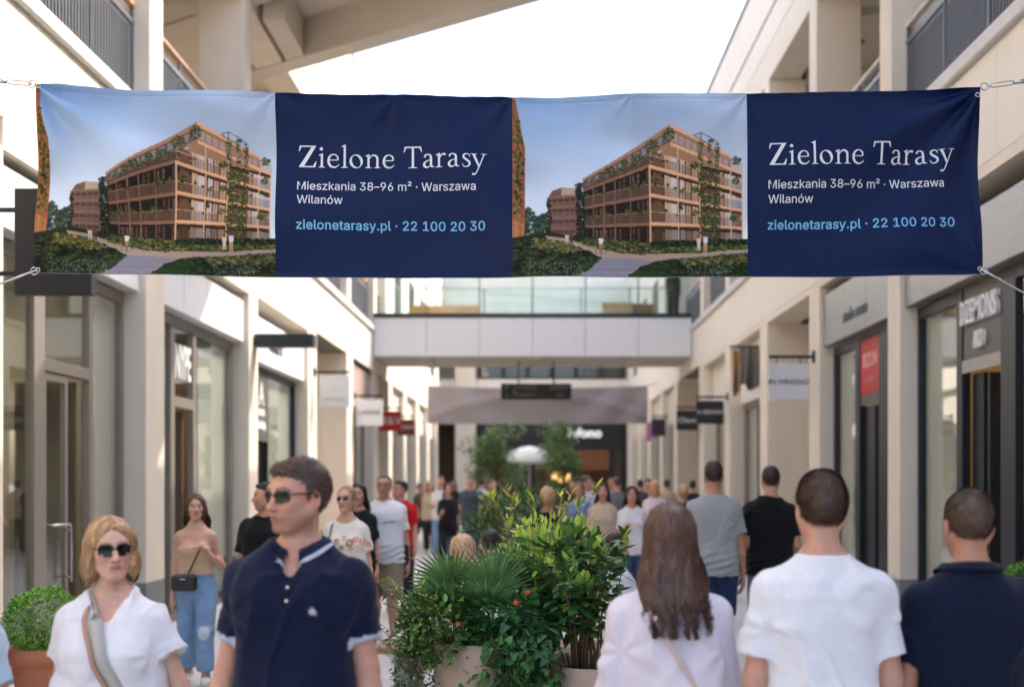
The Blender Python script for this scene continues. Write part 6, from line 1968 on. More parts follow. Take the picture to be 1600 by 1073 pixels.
        if self.hands:
            for sd in (-1, 1):
                w = self.wr[sd]
                tip = w + self.fd[sd] * .2 * s
                Fh = Field(np.minimum(w, tip) - .085, np.maximum(w, tip) + .085, max(.0045 if not self.near else .007, self.hvox))
                self.add_hand(Fh, sd)
                parts.append(Fh.nets())
        VV, QQ, k = [], [], 0
        for v, q in parts:
            VV.append(v)
            QQ.append(q + k)
            k += len(v)
        V = np.concatenate(VV)
        Q = np.concatenate(QQ)
        C = np.tile(np.array(skin, float), (len(V), 1))
        C *= (1 + .07 * noise3(V, 18, 3) + .06 * noise3(V, 60, 4))[:, None]
        red = noise3(V, 26, 6)[:, None]
        C *= 1 + red * np.array([.05, -.06, -.07])
        L = self.head_local(V)
        hd = np.abs(L).max(1) < .16
        if fine:
            def put(mask, col, w=None):
                w = mask.astype(float) if w is None else w
                C[:] = C * (1 - w[:, None]) + np.array(col) * w[:, None]
            fr = hd & (L[:, 1] < -.03)
            x, y, z = np.abs(L[:, 0]), L[:, 1], L[:, 2]
            # warmer nose, cheeks, ears
            wr = np.clip(1 - np.hypot((x - .03) / .035, (z + .028) / .03), 0, 1) * fr * .3
            put(None, np.array(skin) * (1.12, .82, .78), wr)
            put(None, np.array(skin) * (1.1, .75, .7), ((x > .068) & hd & (np.abs(z + .01) < .035)) * .35)
            if stubble:
                st = np.clip(1 - ((z + .085) / .05) ** 2, 0, 1) * (z < -.03) * hd * (y < .02) * stubble
                st *= 1 - np.exp(-((x / .024) ** 2 + ((z + .06) / .010) ** 2)) * .6
                put(None, np.array(brow) * 1.3, np.clip(st, 0, .8))
            lp = np.clip(1.25 - ((x / .0235) ** 2 + ((z + .0625) / .0105) ** 2), 0, 1) * fr * (y < -.078) * mouth
            put(None, lips, np.clip(lp * 1.6, 0, 1))
            put(None, (.12, .04, .035), np.exp(-((z + .0628) / .0018) ** 2) * (x < .021) * fr * (y < -.078) * .8 * mouth)
            zb = .026 + .006 * np.clip((x - .012) / .03, 0, 1) - .012 * np.clip((x - .04) / .015, 0, 1)
            bw = np.exp(-((z - zb) / .0050) ** 2) * (x > .011) * (x < .054) * fr
            put(None, brow, np.clip(bw * .85, 0, .85))
            ex = (np.hypot((x - .031) / .0120, (z - .0040) / .0046) < 1) & fr & (y < -.070)
            put(ex, (.42, .38, .36))
            put((np.hypot((x - .031), (z - .005)) < .0058) & ex, iris)
            put((np.hypot((x - .031), (z - .005)) < .0026) & ex, (.01, .01, .01))
            lash = np.exp(-((z - .0092) / .0016) ** 2) * (np.abs(x - .031) < .0145) * fr
            put(None, (.04, .03, .025), np.clip(lash * .75, 0, 1))
            put(None, (.08, .03, .02), (np.hypot((x - .0115) / .005, (z + .0405) / .003) < 1) * fr * .8)
        V[:, 2] += self.dz
        return np_mesh('body', V, Q, C)

    # clothing: fn fills a field, then folds are pressed into the vertices
    def cloth(self, name, fill, lo, hi, vox=None, fold=.004, seed=1, color=(.5, .5, .5), paint=None, stretch=(1, 1, 1), pits=False):
        vox = vox or self.vox * .8
        F = Field(lo, hi, vox)
        fill(F)
        self.last = F
        V, Q = F.nets()
        if len(V) == 0:
            return None
        if fold:
            N = vnormals(V, Q)
            S = V * np.array(stretch)
            S = S + .06 * np.stack([noise3(V, 6, seed + 7), noise3(V, 6, seed + 8), noise3(V, 6, seed + 9)], 1)
            T1 = S @ roty(R(32)).T * V3(1.0, .8, .5)
            T2 = S @ roty(R(-38)).T * V3(1.0, .8, .5)
            r1 = (1 - np.abs(noise3(T1, 10, seed)) * 2.0).clip(-.2, 1) * np.clip(.5 + noise3(V, 4, seed + 11) * 1.2, 0, 1)
            r2 = (1 - np.abs(noise3(T2, 11, seed + 2)) * 2.0).clip(-.2, 1) * np.clip(.5 + noise3(V, 4, seed + 12) * 1.2, 0, 1)
            wv = noise3(S, 6, seed + 4)
            w0 = wv * .9 + r1 * 1.1 + r2 * 1.1 - .5
            if pits:
                for sd in (-1, 1):
                    A_ = self.sh[sd] + V3(.020 * sd, 0, -.125 * self.s)
                    dx, dz = (A_[0] - V[:, 0]) * sd, V[:, 2] - A_[2]
                    rr = np.hypot(dx, dz) + 1e-6
                    an = np.arctan2(dz, dx)
                    w0 = w0 + .40 * np.cos(an * 6 + seed + 1.5 * (V[:, 1] > 0) + 1.5 * noise3(V, 9, seed + 21)) * np.exp(-rr / .13) * np.clip(rr / .05, 0, 1)
                zz = (V[:, 2] - .95 * self.s) / .10
                w0 = w0 + 1.1 * np.sin(V[:, 2] * 95 + 26 * V[:, 0] * np.sign(V[:, 1] + .001) + 3.2 * noise3(V, 6, seed + 23)) * np.exp(-zz ** 2)
            V = V + N * np.clip(fold * (2.0 if self.near else 1.5) * w0, -.0045, .03)[:, None]
        C = np.tile(np.array(color, float), (len(V), 1))
        if paint:
            C = paint(V, C)
        V = V.copy()
        V[:, 2] += self.dz
        return np_mesh(name, V, Q, C)

    def tshirt(self, color, hem=.84, sleeve=.62, loose=.022, fold=.005, seed=1, neck=.072, neckz=1.492, vneck=0.0, name='shirt', trim=None, paint=None, cut=None, flare=.014):
        s = self.s
        lo, hi = self.bounds(.17)
        lo[2] = hem * s - .03
        hi[2] = max(1.56 * s, max(self.el[1][2], self.el[-1][2]) + .14)

        def fill(F):
            pr = self.torso_prof(loose)
            z0 = hem * s - .02
            amin = max(p[1] for p in pr if p[0] < 1.25 * s) * (.93 if self.f else .985)
            bmin = max(p[2] for p in pr if p[0] < 1.35 * s) * .90
            rows = [(z, max(a, amin) if z < 1.25 * s else a, max(b, bmin) if z < 1.25 * s else b, y) for z, a, b, y in pr if z > z0]
            rows = [(z, a + .012 * float(np.clip((1.12 * s - z) / (.1 * s), 0, 1)), b + .012 * float(np.clip((1.12 * s - z) / (.1 * s), 0, 1)), y) for z, a, b, y in rows]
            rows.append((z0, amin * 1.02 + loose * .3 + .014, bmin * 1.0 + loose * .3 + .014, rows[0][3]))
            F.loft(rows, k=.03, e=2.5)
            A2 = Field(lo, hi, F.vox)
            for sd in (-1, 1):
                F.cone(V3(0, .02 * s, 1.497 * s), self.sh[sd] + V3(-.03 * sd, .008, .020 * s), .048 * s + loose * .25, .038 * s + loose * .25, k=.05)
                F.ell(self.sh[sd] + V3(.006 * sd, 0, -.012), V3(.047, .057, .060) * s * (.9 if self.f else 1.0) + loose * .3, k=.04)
                if self.f:
                    F.ell(V3(sd * .070 * s, -.086 * s, 1.275 * s), V3(.066, .062, .064) * s * self.g + loose * .3, k=.055)
                else:
                    F.ell(V3(sd * .075 * s, -.07 * s, 1.34 * s), V3(.085, .05, .06) * s * self.g + loose * .6, k=.06)
                if sleeve > 0:
                    d = self.el[sd] - self.sh[sd]
                    r0 = .050 * s * (self.g * .5 + .5) * (.90 if self.f else 1)
                    if sleeve <= 1:
                        e = self.sh[sd] + d * (sleeve + .12)
                        A2.cone(self.sh[sd], e, r0 - .003 + loose * .35, r0 + loose * .45 + flare * .6, k=.01)
                        A2.clip_near(self.sh[sd] + d * sleeve, d, .14)
                    else:
                        A2.cone(self.sh[sd], self.el[sd], r0 + loose * .6, .046 * s + loose * .6, k=.01)
                        A2.cone(self.el[sd], self.wr[sd] + self.fd[sd] * .03, .046 * s + loose * .7, .034 * s + loose * .5, k=.025)
                        A2.clip_near(self.wr[sd] - self.fd[sd] * .01, self.fd[sd], .09)
            kk = .03
            h = np.clip(.5 + .5 * (F.D - A2.D) / kk, 0, 1)
            F.D = F.D + (A2.D - F.D) * h - kk * h * (1 - h)
            F.clip((0, 0, hem * s), (0, 0, -1))
            # neck opening
            F.cone(V3(0, .012 * s - vneck * .1, neckz * s), V3(0, -.012 * s - vneck * .25, neckz * s + .12), neck * s, neck * s * 1.35, k=.008, op='s')
            if vneck:
                F.cone(V3(0, -.05 * s, neckz * s + .01), V3(0, -.13 * s, (neckz - vneck) * s), neck * s * .86, .012, k=.008, op='s')
            if cut:
                cut(F)

        def pnt(V, C):
            if trim is not None:
                for sd in (-1, 1):
                    d = unit(self.el[sd] - self.sh[sd])
                    L = np.linalg.norm(self.el[sd] - self.sh[sd])
                    t = (V - self.sh[sd]) @ d - L * sleeve
                    rel = V - (self.sh[sd] + d * L * sleeve)
                    rad = np.linalg.norm(rel - (rel @ d)[:, None] * d, axis=1)
                    near = (rad < .052 * s + loose * .5 + flare + .012) & ((V[:, 0] - self.sh[sd][0]) * sd > -.045)
                    C[near & (t > -.016) & (t < .02)] = trim
            if paint:
                C = paint(V, C)
            return C
        return self.cloth(name, fill, lo, hi, fold=fold, seed=seed, color=color, paint=pnt, stretch=(1.0, 1.0, .62), pits=True)

    def legwear(self, color, top=1.03, length=1.0, loose=.025, fold=.004, seed=5, flare=0.0, name='trousers', paint=None):
        s = self.s
        lo, hi = self.bounds(.17)
        lo[2] = min(self.an[1][2], self.an[-1][2]) - .12
        hi[2] = top * s + .03

        def fill(F):
            pr = [(z, a + .006, b + .006, y) for z, a, b, y in self.torso_prof(loose * .45) if z < (top + .1) * s]
            F.loft(pr, k=.03)
            g = self.g * .5 + .5
            for sd in (-1, 1):
                hp, kn, an = self.hip[sd], self.kn[sd], self.an[sd]
                r0, r1, r2 = .088 * s * g + loose * .7, .060 * s * g + loose, .046 * s + loose + flare
                F.cone(hp, kn, r0, r1, k=.03)
                if length > .5:
                    F.cone(kn, kn + (an - kn) * ((length - .5) * 2 + .06), r1, r1 + (r2 - r1) * (length - .5) * 2, k=.02)
                    e = kn + (an - kn) * ((length - .5) * 2)
                    F.clip_near(e, an - kn, .12)
                else:
                    F.cone(hp, hp + (kn - hp) * (length * 2 + .08), r0, r0 + (r1 + flare - r0) * length * 2, k=.03)
                    e = hp + (kn - hp) * length * 2
                    F.clip_near(e, kn - hp, .17)
            F.clip((0, 0, top * s), (0, 0, 1))
        return self.cloth(name, fill, lo, hi, vox=self.vox * (2.0 if self.near else 1.35), fold=fold, seed=seed, color=color, paint=paint, stretch=(1, 1, .7))

    def shoe(self, color, sole=(.6, .6, .6), sd=1, seed=9, low=False):
        s = self.s
        a, f = self.an[sd], self.foot[sd]
        c = a + f * .05 * s
        zg = a[2] - .085 * s

        def fill(F):
            h = a + V3(0, 0, -.050 * s) - f * .045 * s
            t = a + V3(0, 0, -.056 * s) + f * .145 * s
            if not low:
                F.cone(a + V3(0, 0, -.015), h, .040 * s, .044 * s, k=.02)
            F.cone(h, t, .043 * s, .036 * s, k=.02)
            if not low:
                F.cone(a + f * .015 * s + V3(0, 0, -.025), t, .037 * s, .034 * s, k=.03)
            F.clip((0, 0, zg), (0, 0, -1))
            F.clip((0, 0, a[2] + (.005 if not low else -.05)), (0, 0, 1))

        def pnt(V, C):
            C[V[:, 2] < zg + .024] = sole
            return C
        return self.cloth('shoe', fill, c - V3(.2, .2, .14), c + V3(.2, .2, .1), vox=max(.009, self.vox), fold=0, color=color, paint=pnt)

    def hair(self, style, color, seed=3, strands=0, vox=None, dark=.55, vol=1.0):
        h, c, Rm = self.hs, self.hc, self.Rh
        P = lambda x, y, z: c + Rm @ (V3(x, y, z) * h)
        vox = vox or max(.0052, self.hvox * 1.3)
        lowz = {'short': -.12, 'crop': -.12, 'bob': -.2, 'long': -.46, 'tied': -.16, 'mid': -.32}[style]
        ext = .21 if style in ('short', 'crop', 'tied') else .25
        lo = c - V3(ext, ext, 0) + V3(0, 0, lowz * h)
        hi = c + V3(ext, ext, .2)
        F = Field(lo, hi, vox)
        E = lambda x, y, z, rx, ry, rz, k=.015, op='u': F.ell(P(x, y, z), V3(rx, ry, rz) * h, k=k * h, op=op, rot=Rm)
        K = lambda a, b, ra, rb, k=.02, op='u': F.cone(P(*a), P(*b), ra * h, rb * h, k=k * h, op=op)
        flow = V3(0, .4, -1)
        if style in ('short', 'crop'):
            t = (.012 if style == 'short' else .006) * vol
            side_t = .0045 if style == 'short' else .003
            E(0, .021, .031, .0722 + side_t, .0945 + side_t + .002, .083 + t)
            if style == 'short':
                E(0, -.024, .076, .050, .064, .036, .02)
                E(-.012, -.056, .090, .034, .024, .014, .015)
            g = np.meshgrid(*F.ax, indexing='ij')
            L = (np.stack([q.ravel() for q in g], 1) - c) @ Rm / h
            yy = [-.13, -.085, -.070, -.056, -.044, -.032, -.020, -.002, .012, .034, .060, .13]
            zz = [.094, .082, .076, .066, .050, .022, -.010, -.020, .002, -.026, -.062, -.070]
            zl = np.interp(L[:, 1], yy, zz) + .004 * np.sin(L[:, 1] * 210 + seed) * np.sin(L[:, 0] * 170 + 1.3 * seed)
            d = ((zl - L[:, 2]) * .7 * h).reshape(F.D.shape)
            F.D = np.maximum(F.D, d.astype(np.float32))
            flow = V3(0, .9, -.5)
        elif style == 'tied':
            E(0, .022, .032, .080, .101, .090)
            E(0, .105, -.01, .035, .035, .035, .02)
            K((0, .11, -.02), (0, .11, -.12), .028, .012)
            E(0, -.085, -.035, .066, .075, .098, .012, 's')
            for sd in (-1, 1):
                E(sd * .08, .0, -.055, .03, .045, .035, .01, 's')
            flow = V3(0, 1, -.25)
        else:
            E(0, .022, .036, .086, .106, .093)
            if style == 'bob':
                E(0, .048, -.030, .090, .060, .082, .03)
                for sd in (-1, 1):
                    K((sd * .072, .000, .03), (sd * .080, .012, -.070), .022, .024, .03)
                    K((sd * .080, .03, -.05), (sd * .086, .045, -.105), .028, .020, .03)
            else:
                end = -.285 if style == 'long' else -.25
                wb = .118 if style == 'long' else .098
                k_ = .74 if style == 'long' else .66
                rows = [(.085, .055, .075, .02), (.05, .085, .102, .022), (0, .093, .098, .03), (-.06, .101, .084, .046), (-.12 * k_, .110, .072, .070), (-.20 * k_, .120, .056, .105), (-.29 * k_, .108, .046, .138), (-.36 * k_, .080, .034, .152), (-.43 * k_, .046, .022, .158)]
                F.loft([(c[2] + z * h, a * h, b * h, c[1] + y * h) for z, a, b, y in rows], k=.02, e=2.2)
                g = np.meshgrid(F.ax[0], F.ax[1], [0.0], indexing='ij')
                L = (np.stack([q.ravel() for q in g], 1) - c) / h
                ze = (end + .02) + .055 * np.abs(L[:, 0]) / .1 * (1 if style == 'long' else .5) + .075 * noise3(L * V3(1, .5, 0), 22, seed) + .05 * noise3(L * V3(1, .5, 0), 55, seed + 1)
                F.D = np.maximum(F.D, ((ze.reshape(F.D.shape[0], F.D.shape[1], 1) - (F.ax[2][None, None] - c[2]) / h) * .5 * h).astype(np.float32))
            E(0, -.105, -.030, .060, .092, .122, .014, 's')
            E(0, -.13, -.18, .09, .10, .14, .02, 's')
            flow = V3(0, .12, -1)
        V, Q = F.nets()
        if len(V) == 0:
            return None
        N = vnormals(V, Q)
        Ll = (V - c) @ Rm / h
        if style in ('short', 'crop'):
            V = V + N * (.0022 * noise3(V * V3(1, .6, 1.0), 60, seed) + .0015 * noise3(V, 130, seed + 1))[:, None]
        else:
            ang = np.arctan2(Ll[:, 0], Ll[:, 1] + .02)
            V = V + N * (.0045 * np.sin(ang * 17 + 5 * noise3(V, 9, seed)) + .006 * noise3(V * V3(2.0, 2.0, .4), 24, seed))[:, None]
            V = V + (np.stack([noise3(V * V3(.4, .4, 1), 13, seed + 3), noise3(V * V3(.4, .4, 1), 13, seed + 4), 0 * ang], 1) * (.010 * np.clip((.0 - Ll[:, 2]) / .15, 0, 1))[:, None])
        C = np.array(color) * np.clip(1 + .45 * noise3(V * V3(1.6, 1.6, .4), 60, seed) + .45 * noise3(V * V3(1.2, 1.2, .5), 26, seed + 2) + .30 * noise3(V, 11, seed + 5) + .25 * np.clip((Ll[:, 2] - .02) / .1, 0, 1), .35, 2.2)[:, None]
        if style in ('short', 'crop'):      # clipped shorter towards nape and temples
            fd = np.clip((Ll[:, 2] + .080) / .10, 0, 1) if style == 'crop' else np.clip((Ll[:, 2] + .090) / .09, 0, 1)
            fd = fd * (1 + .25 * noise3(V, 55, seed + 6))
            fd = np.clip(np.where(Ll[:, 2] > .05, 1, fd), 0, 1)[:, None]
            C = C * fd + (np.array(color) * .55 + np.array(lin(176, 128, 106)) * .45) * (1 - fd)
        Vt, Qt, Ct = [V], [Q], [C]
        k = len(V)
        if strands:
            rng = np.random.RandomState(seed)
            short = style in ('short', 'crop')
            nseg = 3 if short else 8
            step = (.007 if style == 'short' else .0045) if short else (.013 if style == 'bob' else .022)
            pick = rng.randint(0, len(V), strands)
            p = V[pick] + N[pick] * .001
            fl = Rm @ flow
            zstop = {'bob': -.125, 'tied': -.12, 'long': -.33, 'mid': -.29}.get(style, -1)
            pts = [p]
            jit = rng.randn(strands, 3) * (.22 if short else .16)
            for i in range(nseg):
                n = F.grad(p)
                lx = ((p - c) @ Rm)[:, :2] / h
                d = fl + jit + (0 if short else (np.clip((.01 - lx[:, 1]) / .08, 0, 1) * np.sign(lx[:, 0]) * 1.3)[:, None] * (Rm @ V3(1, .25, 0)))
                d = d - n * (d * n).sum(1, keepdims=True)
                d /= np.linalg.norm(d, axis=1, keepdims=True) + 1e-6
                if short:
                    d = d + n * (.26 + .30 * i / nseg)
                if not short:
                    d = d * (((p - c)[:, 2:] / h) > zstop)
                p = p + d * step
                if not short:
                    p = p - n * (np.clip(F.sample(p) - .004, -.01, .01) * (n[:, 2] > -.35))[:, None]
                pts.append(p)
            A = np.stack(pts, 1)
            if not short:
                La = (A - c) @ Rm / h
                bad = ((np.hypot(La[..., 0] / .062, (La[..., 2] + .030) / .116) < 1) & (La[..., 1] < -.045)).any(1)
                A, pick = A[~bad], pick[~bad]
                strands = len(A)
            n0 = N[pick]
            d0 = A[:, 1] - A[:, 0]
            side = np.cross(d0, n0)
            side /= np.linalg.norm(side, axis=1, keepdims=True) + 1e-9
            w0 = (.0013 if short else .0026)
            wd = w0 * (1 - np.linspace(0, 1, nseg + 1) ** 1.6 * .85)
            Lf = A - side[:, None] * wd[None, :, None]
            Rt = A + side[:, None] * wd[None, :, None]
            W = np.stack([Lf, Rt], 2).reshape(-1, 3)
            base = (np.arange(strands) * (nseg + 1) * 2)[:, None] + np.arange(nseg)[None] * 2
            q = np.stack([base, base + 1, base + 3, base + 2], -1).reshape(-1, 4)
            cc = np.array(color) * (1 + .36 * rng.randn(strands).clip(-1.4, 2.2) + .3 * noise3(A[:, 0], 22, seed + 9))[:, None]
            Vt.append(W)
            Qt.append(q + k)
            Ct.append(np.repeat(cc, (nseg + 1) * 2, 0))
        V = np.concatenate(Vt)
        V[:, 2] += self.dz
        return np_mesh('hair', V, np.concatenate(Qt), np.clip(np.concatenate(Ct), 0.003, 1))

    def ribbon(self, F, pts, width, off=.004, n=40, thick=.003, col=None):
        """strap that lies on the surface of field F"""
        pts = np.array(pts, float)
        t = np.linspace(0, len(pts) - 1, n)
        A = np.stack([np.interp(t, np.arange(len(pts)), pts[:, k]) for k in range(3)], 1)
        for _ in range(6):
            d = F.sample(A)
            A = A - F.grad(A) * np.clip(d - off, -.03, .03)[:, None]
        for _ in range(4):
            A[1:-1] = A[1:-1] * .5 + (A[:-2] + A[2:]) * .25
        Nn = F.grad(A)
        T = np.gradient(A, axis=0)
        S = np.cross(T, Nn)
        S /= np.linalg.norm(S, axis=1, keepdims=True) + 1e-9
        V = np.concatenate([A - S * width / 2, A + S * width / 2, A + S * width / 2 + Nn * thick, A - S * width / 2 + Nn * thick])
        q = []
        for i in range(n - 1):
            for a in range(4):
                b = (a + 1) % 4
                q.append((a * n + i, a * n + i + 1, b * n + i + 1, b * n + i))
        V[:, 2] += self.dz
        return np_mesh('strap', V, np.array(q))

    def glasses(self, dark=True, thick=.0022, y0=-.103, wide=.024, tall=.019, on_head=False):
        """frame and lens meshes in the head frame"""
        h, c, Rm = self.hs, self.hc, self.Rh
        fr, ln = MB(), MB()
        lift = V3(0, .035, .095) if on_head else V3(0, 0, 0)
        tp = rotx(-1.0) if on_head else np.eye(3)

        def P(x, y, z):
            p = tp @ V3(x, y - y0, z) + V3(0, y0, 0) + lift
            w = c + Rm @ (p * h)
            return (w[0], w[1], w[2] + self.dz)
        for sd in (-1, 1):
            ring = []
            for k in range(20):
                a = 2 * math.pi * k / 20
                ex = .62
                cx = math.copysign(abs(math.cos(a)) ** ex, math.cos(a)) * wide
                cz = math.copysign(abs(math.sin(a)) ** ex, math.sin(a)) * tall
                x = sd * .0325 + cx
                ring.append((x, y0 + .004 + .022 * (abs(x) / .06) ** 2, .003 + cz - .1 * tall * (1 if cz < 0 else -1) * 0))
            fr.tube([P(*q) for q in ring + ring[:2]], thick * h, 6)
            m = np.mean(ring, 0)
            ln.add([P(*q) for q in ring] + [P(*m)], [(k, (k + 1) % 20, 20) for k in range(20)])
            fr.tube([P(sd * .056, y0 + .021, .010), P(sd * .070, -.07, .012), P(sd * .0775, .0, .012), P(sd * .0775, .02, .0)], thick * 1.15 * h, 6)
        fr.tube([P(-.010, y0 + .003, .008), P(0, y0, .010), P(.010, y0 + .003, .008)], thick * 1.1 * h, 6)
        return fr, ln


PM = {}


def people_mats():
    PM['skin'] = mat('skin', (.5, .3, .2), rough=.46, noise=.10, scale=28, attr='Col', spec=.42, sss=.12, bump=.18, bump_scale=160)
    PM['cloth'] = mat('cotton', (.5, .5, .5), rough=.88, noise=.05, scale=30, attr='Col', spec=.15, sheen=.08, bump=.25, bump_scale=420)
    PM['hair'] = mat('hair', (.1, .06, .04), rough=.42, noise=.16, scale=90, attr='Col', spec=.4, stretch=(1, 1, .25))
    PM['shoe'] = mat('shoe_leather', (.5, .5, .5), rough=.5, noise=.06, scale=30, attr='Col')
    PM['frame'] = mat('glasses_frame', (.012, .010, .010), rough=.25, noise=.02, spec=.6)
    PM['lens'] = mat('dark_lens', (.010, .008, .008), rough=.12, noise=.01, spec=.35)
    PM['clear'] = glass_mat('clear_lens', (.93, .95, .95), 1.3)
    PM['bag'] = mat('black_leather', (.012, .012, .013), rough=.38, noise=.1, scale=60, bump=.25, bump_scale=300, spec=.5)
    PM['strap_tan'] = mat('tan_leather_strap', lin(176, 132, 112), rough=.5, noise=.08, scale=40)
    PM['scarf'] = mat('grey_canvas_strap', lin(178, 174, 168), rough=.85, noise=.08, scale=60, bump=.2, bump_scale=400)


def put_person(p, X, Y, yaw, label, body, group=None, wear=(), Z=0.0):
    """an Empty at the feet that carries body, clothes and hair"""
    root = empty('person', (X, Y, Z), yaw)
    tag(root, label, 'person', group)
    link('body', body, root, PM['skin'])
    for nm, me, m in wear:
        if me is not None:
            link(nm, me, root, PM[m] if isinstance(m, str) else m)
    return root


# ------------------------------------------------------------------ planting
PR = np.random.RandomState(5)


def leaf_shape(kind):
    """outline of a single leaf in the xy plane, tip along +y, unit length; returns verts, tris"""
    if kind == 'oval':
        half = [(0, 0), (.16, .12), (.25, .35), (.22, .62), (.10, .86), (0, 1)]
    elif kind == 'lance':
        half = [(0, 0), (.08, .10), (.14, .35), (.13, .60), (.06, .85), (0, 1)]
    elif kind == 'ivy':
        half = [(0, 0), (.22, -.08), (.46, .10), (.42, .30), (.30, .42), (.28, .62), (.12, .84), (0, 1)]
    elif kind == 'mini':
        half = [(0, 0), (.20, .42), (0, 1)]
    elif kind == 'round':
        half = [(0, 0), (.22, .10), (.38, .36), (.36, .64), (.20, .90), (0, 1)]
    else:
        half = [(0, 0), (.05, .3), (.04, .7), (0, 1)]
    n = len(half)
    V, T = [], []
    mid = [(0, y, 0) for _, y in half]
    for sd in (-1, 1):
        base = len(V)
        for (x, y) in half:
            V.append((0, y, -.10 * y * y))
        for (x, y) in half:
            V.append((sd * x, y, .12 * x - .10 * y * y))
        for i in range(n - 1):
            a, b, c, d = base + i, base + i + 1, base + n + i + 1, base + n + i
            q = [(a, d, c), (a, c, b)] if sd > 0 else [(a, c, d), (a, b, c)]
            T += q
    return np.array(V), np.array(T)


def leaf_cloud(P, D, size, kind, cols, roll=.8, up=None):
    """leaves at points P growing along D; one mesh"""
    V0, T0 = leaf_shape(kind)
    n = len(P)
    D = D / (np.linalg.norm(D, axis=1, keepdims=True) + 1e-9)
    ref = np.tile([0, 0, 1.0], (n, 1)) + PR.randn(n, 3) * roll * .5
    S = np.cross(D, ref)
    S /= np.linalg.norm(S, axis=1, keepdims=True) + 1e-9
    N = np.cross(S, D)
    sz = np.asarray(size)[:, None, None] if np.ndim(size) else size
    V = P[:, None] + (V0[None, :, :1] * S[:, None] + V0[None, :, 1:2] * D[:, None] + V0[None, :, 2:] * N[:, None]) * sz
    F = T0[None] + (np.arange(n) * len(V0))[:, None, None]
    cols = np.array([lin(*c) for c in cols])
    c = cols[PR.randint(len(cols), size=n)] * PR.uniform(1.2, 2.4, (n, 1))
    C = np.repeat(c, len(V0), 0)
    return V.reshape(-1, 3), F.reshape(-1, 3), C


def cat(parts):
    Vs, Fs, Cs, k = [], [], [], 0
    for v, f, c in parts:
        Vs.append(v)
        Fs.append(f + k)
        Cs.append(c)
        k += len(v)
    return np.concatenate(Vs), np.concatenate(Fs), np.concatenate(Cs)


M_LEAF = mat('leaf', (.1, .2, .05), rough=.42, noise=.12, scale=30, attr='Col', spec=.45, trans=.28)
M_BARK = mat('brown_bark', lin(104, 84, 62), rough=.9, noise=.2, scale=30, bump=.4)
M_SOIL = mat('dark_soil', lin(58, 46, 38), rough=1, noise=.3, scale=40, bump=.6)
M_POT = mat('taupe_planter', lin(164, 146, 130), rough=.6, noise=.05, scale=5, bump=.06)
M_TERRA = mat('terracotta', lin(172, 108, 80), rough=.8, noise=.12, scale=8, bump=.12)
GREEN = [(62, 92, 40), (50, 78, 36), (74, 104, 44), (88, 118, 52), (44, 66, 34)]
DEEP = [(40, 72, 38), (48, 84, 46), (34, 60, 34), (58, 96, 52)]
YEL = [(150, 164, 62), (164, 172, 74), (126, 146, 56), (104, 132, 52)]
IVY = [(46, 88, 48), (56, 100, 56), (38, 72, 40), (70, 112, 58)]


def ell_pts(n, c, r, shell=.55, bottom=-1.0):
    q = PR.randn(n * 2, 3)
    q /= np.linalg.norm(q, axis=1, keepdims=True)
    q = q[q[:, 2] > bottom][:n]
    rad = PR.uniform(shell, 1, (len(q), 1)) ** .6
    lump = 1 + .16 * noise3(q, 2.2, 21)[:, None]
    return np.array(c) + q * rad * lump * np.array(r), q


def pot(name, x, y, prof, m, label, cat_, soil, n=40):
    root = empty(name, (x, y, 0))
    tag(root, label, cat_)
    MB().lathe(prof, n).build('pot', m, root, smooth=True)
    return root


# two tall taupe planters
pa = at(768, 998, 6.95)
pb = at(938, 1033, 6.9)
PA = (pa.x, 6.95, pa.z)
PB = (pb.x, 6.9, pb.z)


def planter(P3, r, label):
    h = P3[2]
    root = empty('planter', (P3[0], P3[1], 0))
    tag(root, label, 'planter')
    MB().lathe([(.02, 0), (r * .80, 0), (r * .86, h * .2), (r * .95, h * .55), (r, h * .85), (r * .985, h), (r * .93, h), (r * .93, h - .05)], 48).build('pot', M_POT, root, smooth=True)
    MB().lathe([(.01, h - .06), (r * .925, h - .055), (r * .925, h - .05), (.01, h - .035)], 32).build('soil', M_SOIL, root)
    return root


planter(PA, .315, 'tall taupe planter overflowing with ivy and low shrubs')
planter(PB, .315, 'shorter taupe planter holding the tall leafy shrub behind the long-haired woman')


def plant(name, label, loc, parts, stems=None, kind='shrub', group=None, foliage='foliage'):
    root = empty(name, loc)
    tag(root, label, kind, group)
    V, F, C = cat(parts)
    V = V - np.array(loc)
    tag(link(foliage, np_mesh(foliage, V, F, C, smooth=False), root, M_LEAF), kind='stuff')
    if stems is not None and stems.v:
        stems.v = [tuple(np.array(v) - np.array(loc)) for v in stems.v]
        stems.build('stems', M_BARK, root, smooth=True)
    return root


def branchy(base, n, height, spread, lean=(0, 0), r=.006, seg=7, top_bias=.35):
    """upright stems from one base: returns list of polylines"""
    out = []
    for i in range(n):
        a = PR.uniform(0, 6.283)
        s_ = spread * PR.uniform(.25, 1) ** .7
        h = height * PR.uniform(.62, 1.0)
        p = np.array(base, float) + np.array([math.cos(a), math.sin(a), 0]) * PR.uniform(0, .08)
        pts = [p]
        for k in range(1, seg + 1):
            f = k / seg
            q = p + np.array([math.cos(a) * s_ * f ** 1.5 + lean[0] * f, math.sin(a) * s_ * f ** 1.5 + lean[1] * f, h * f])
            q[:2] += PR.randn(2) * .015 * f
            pts.append(q)
        out.append(np.array(pts))
    return out


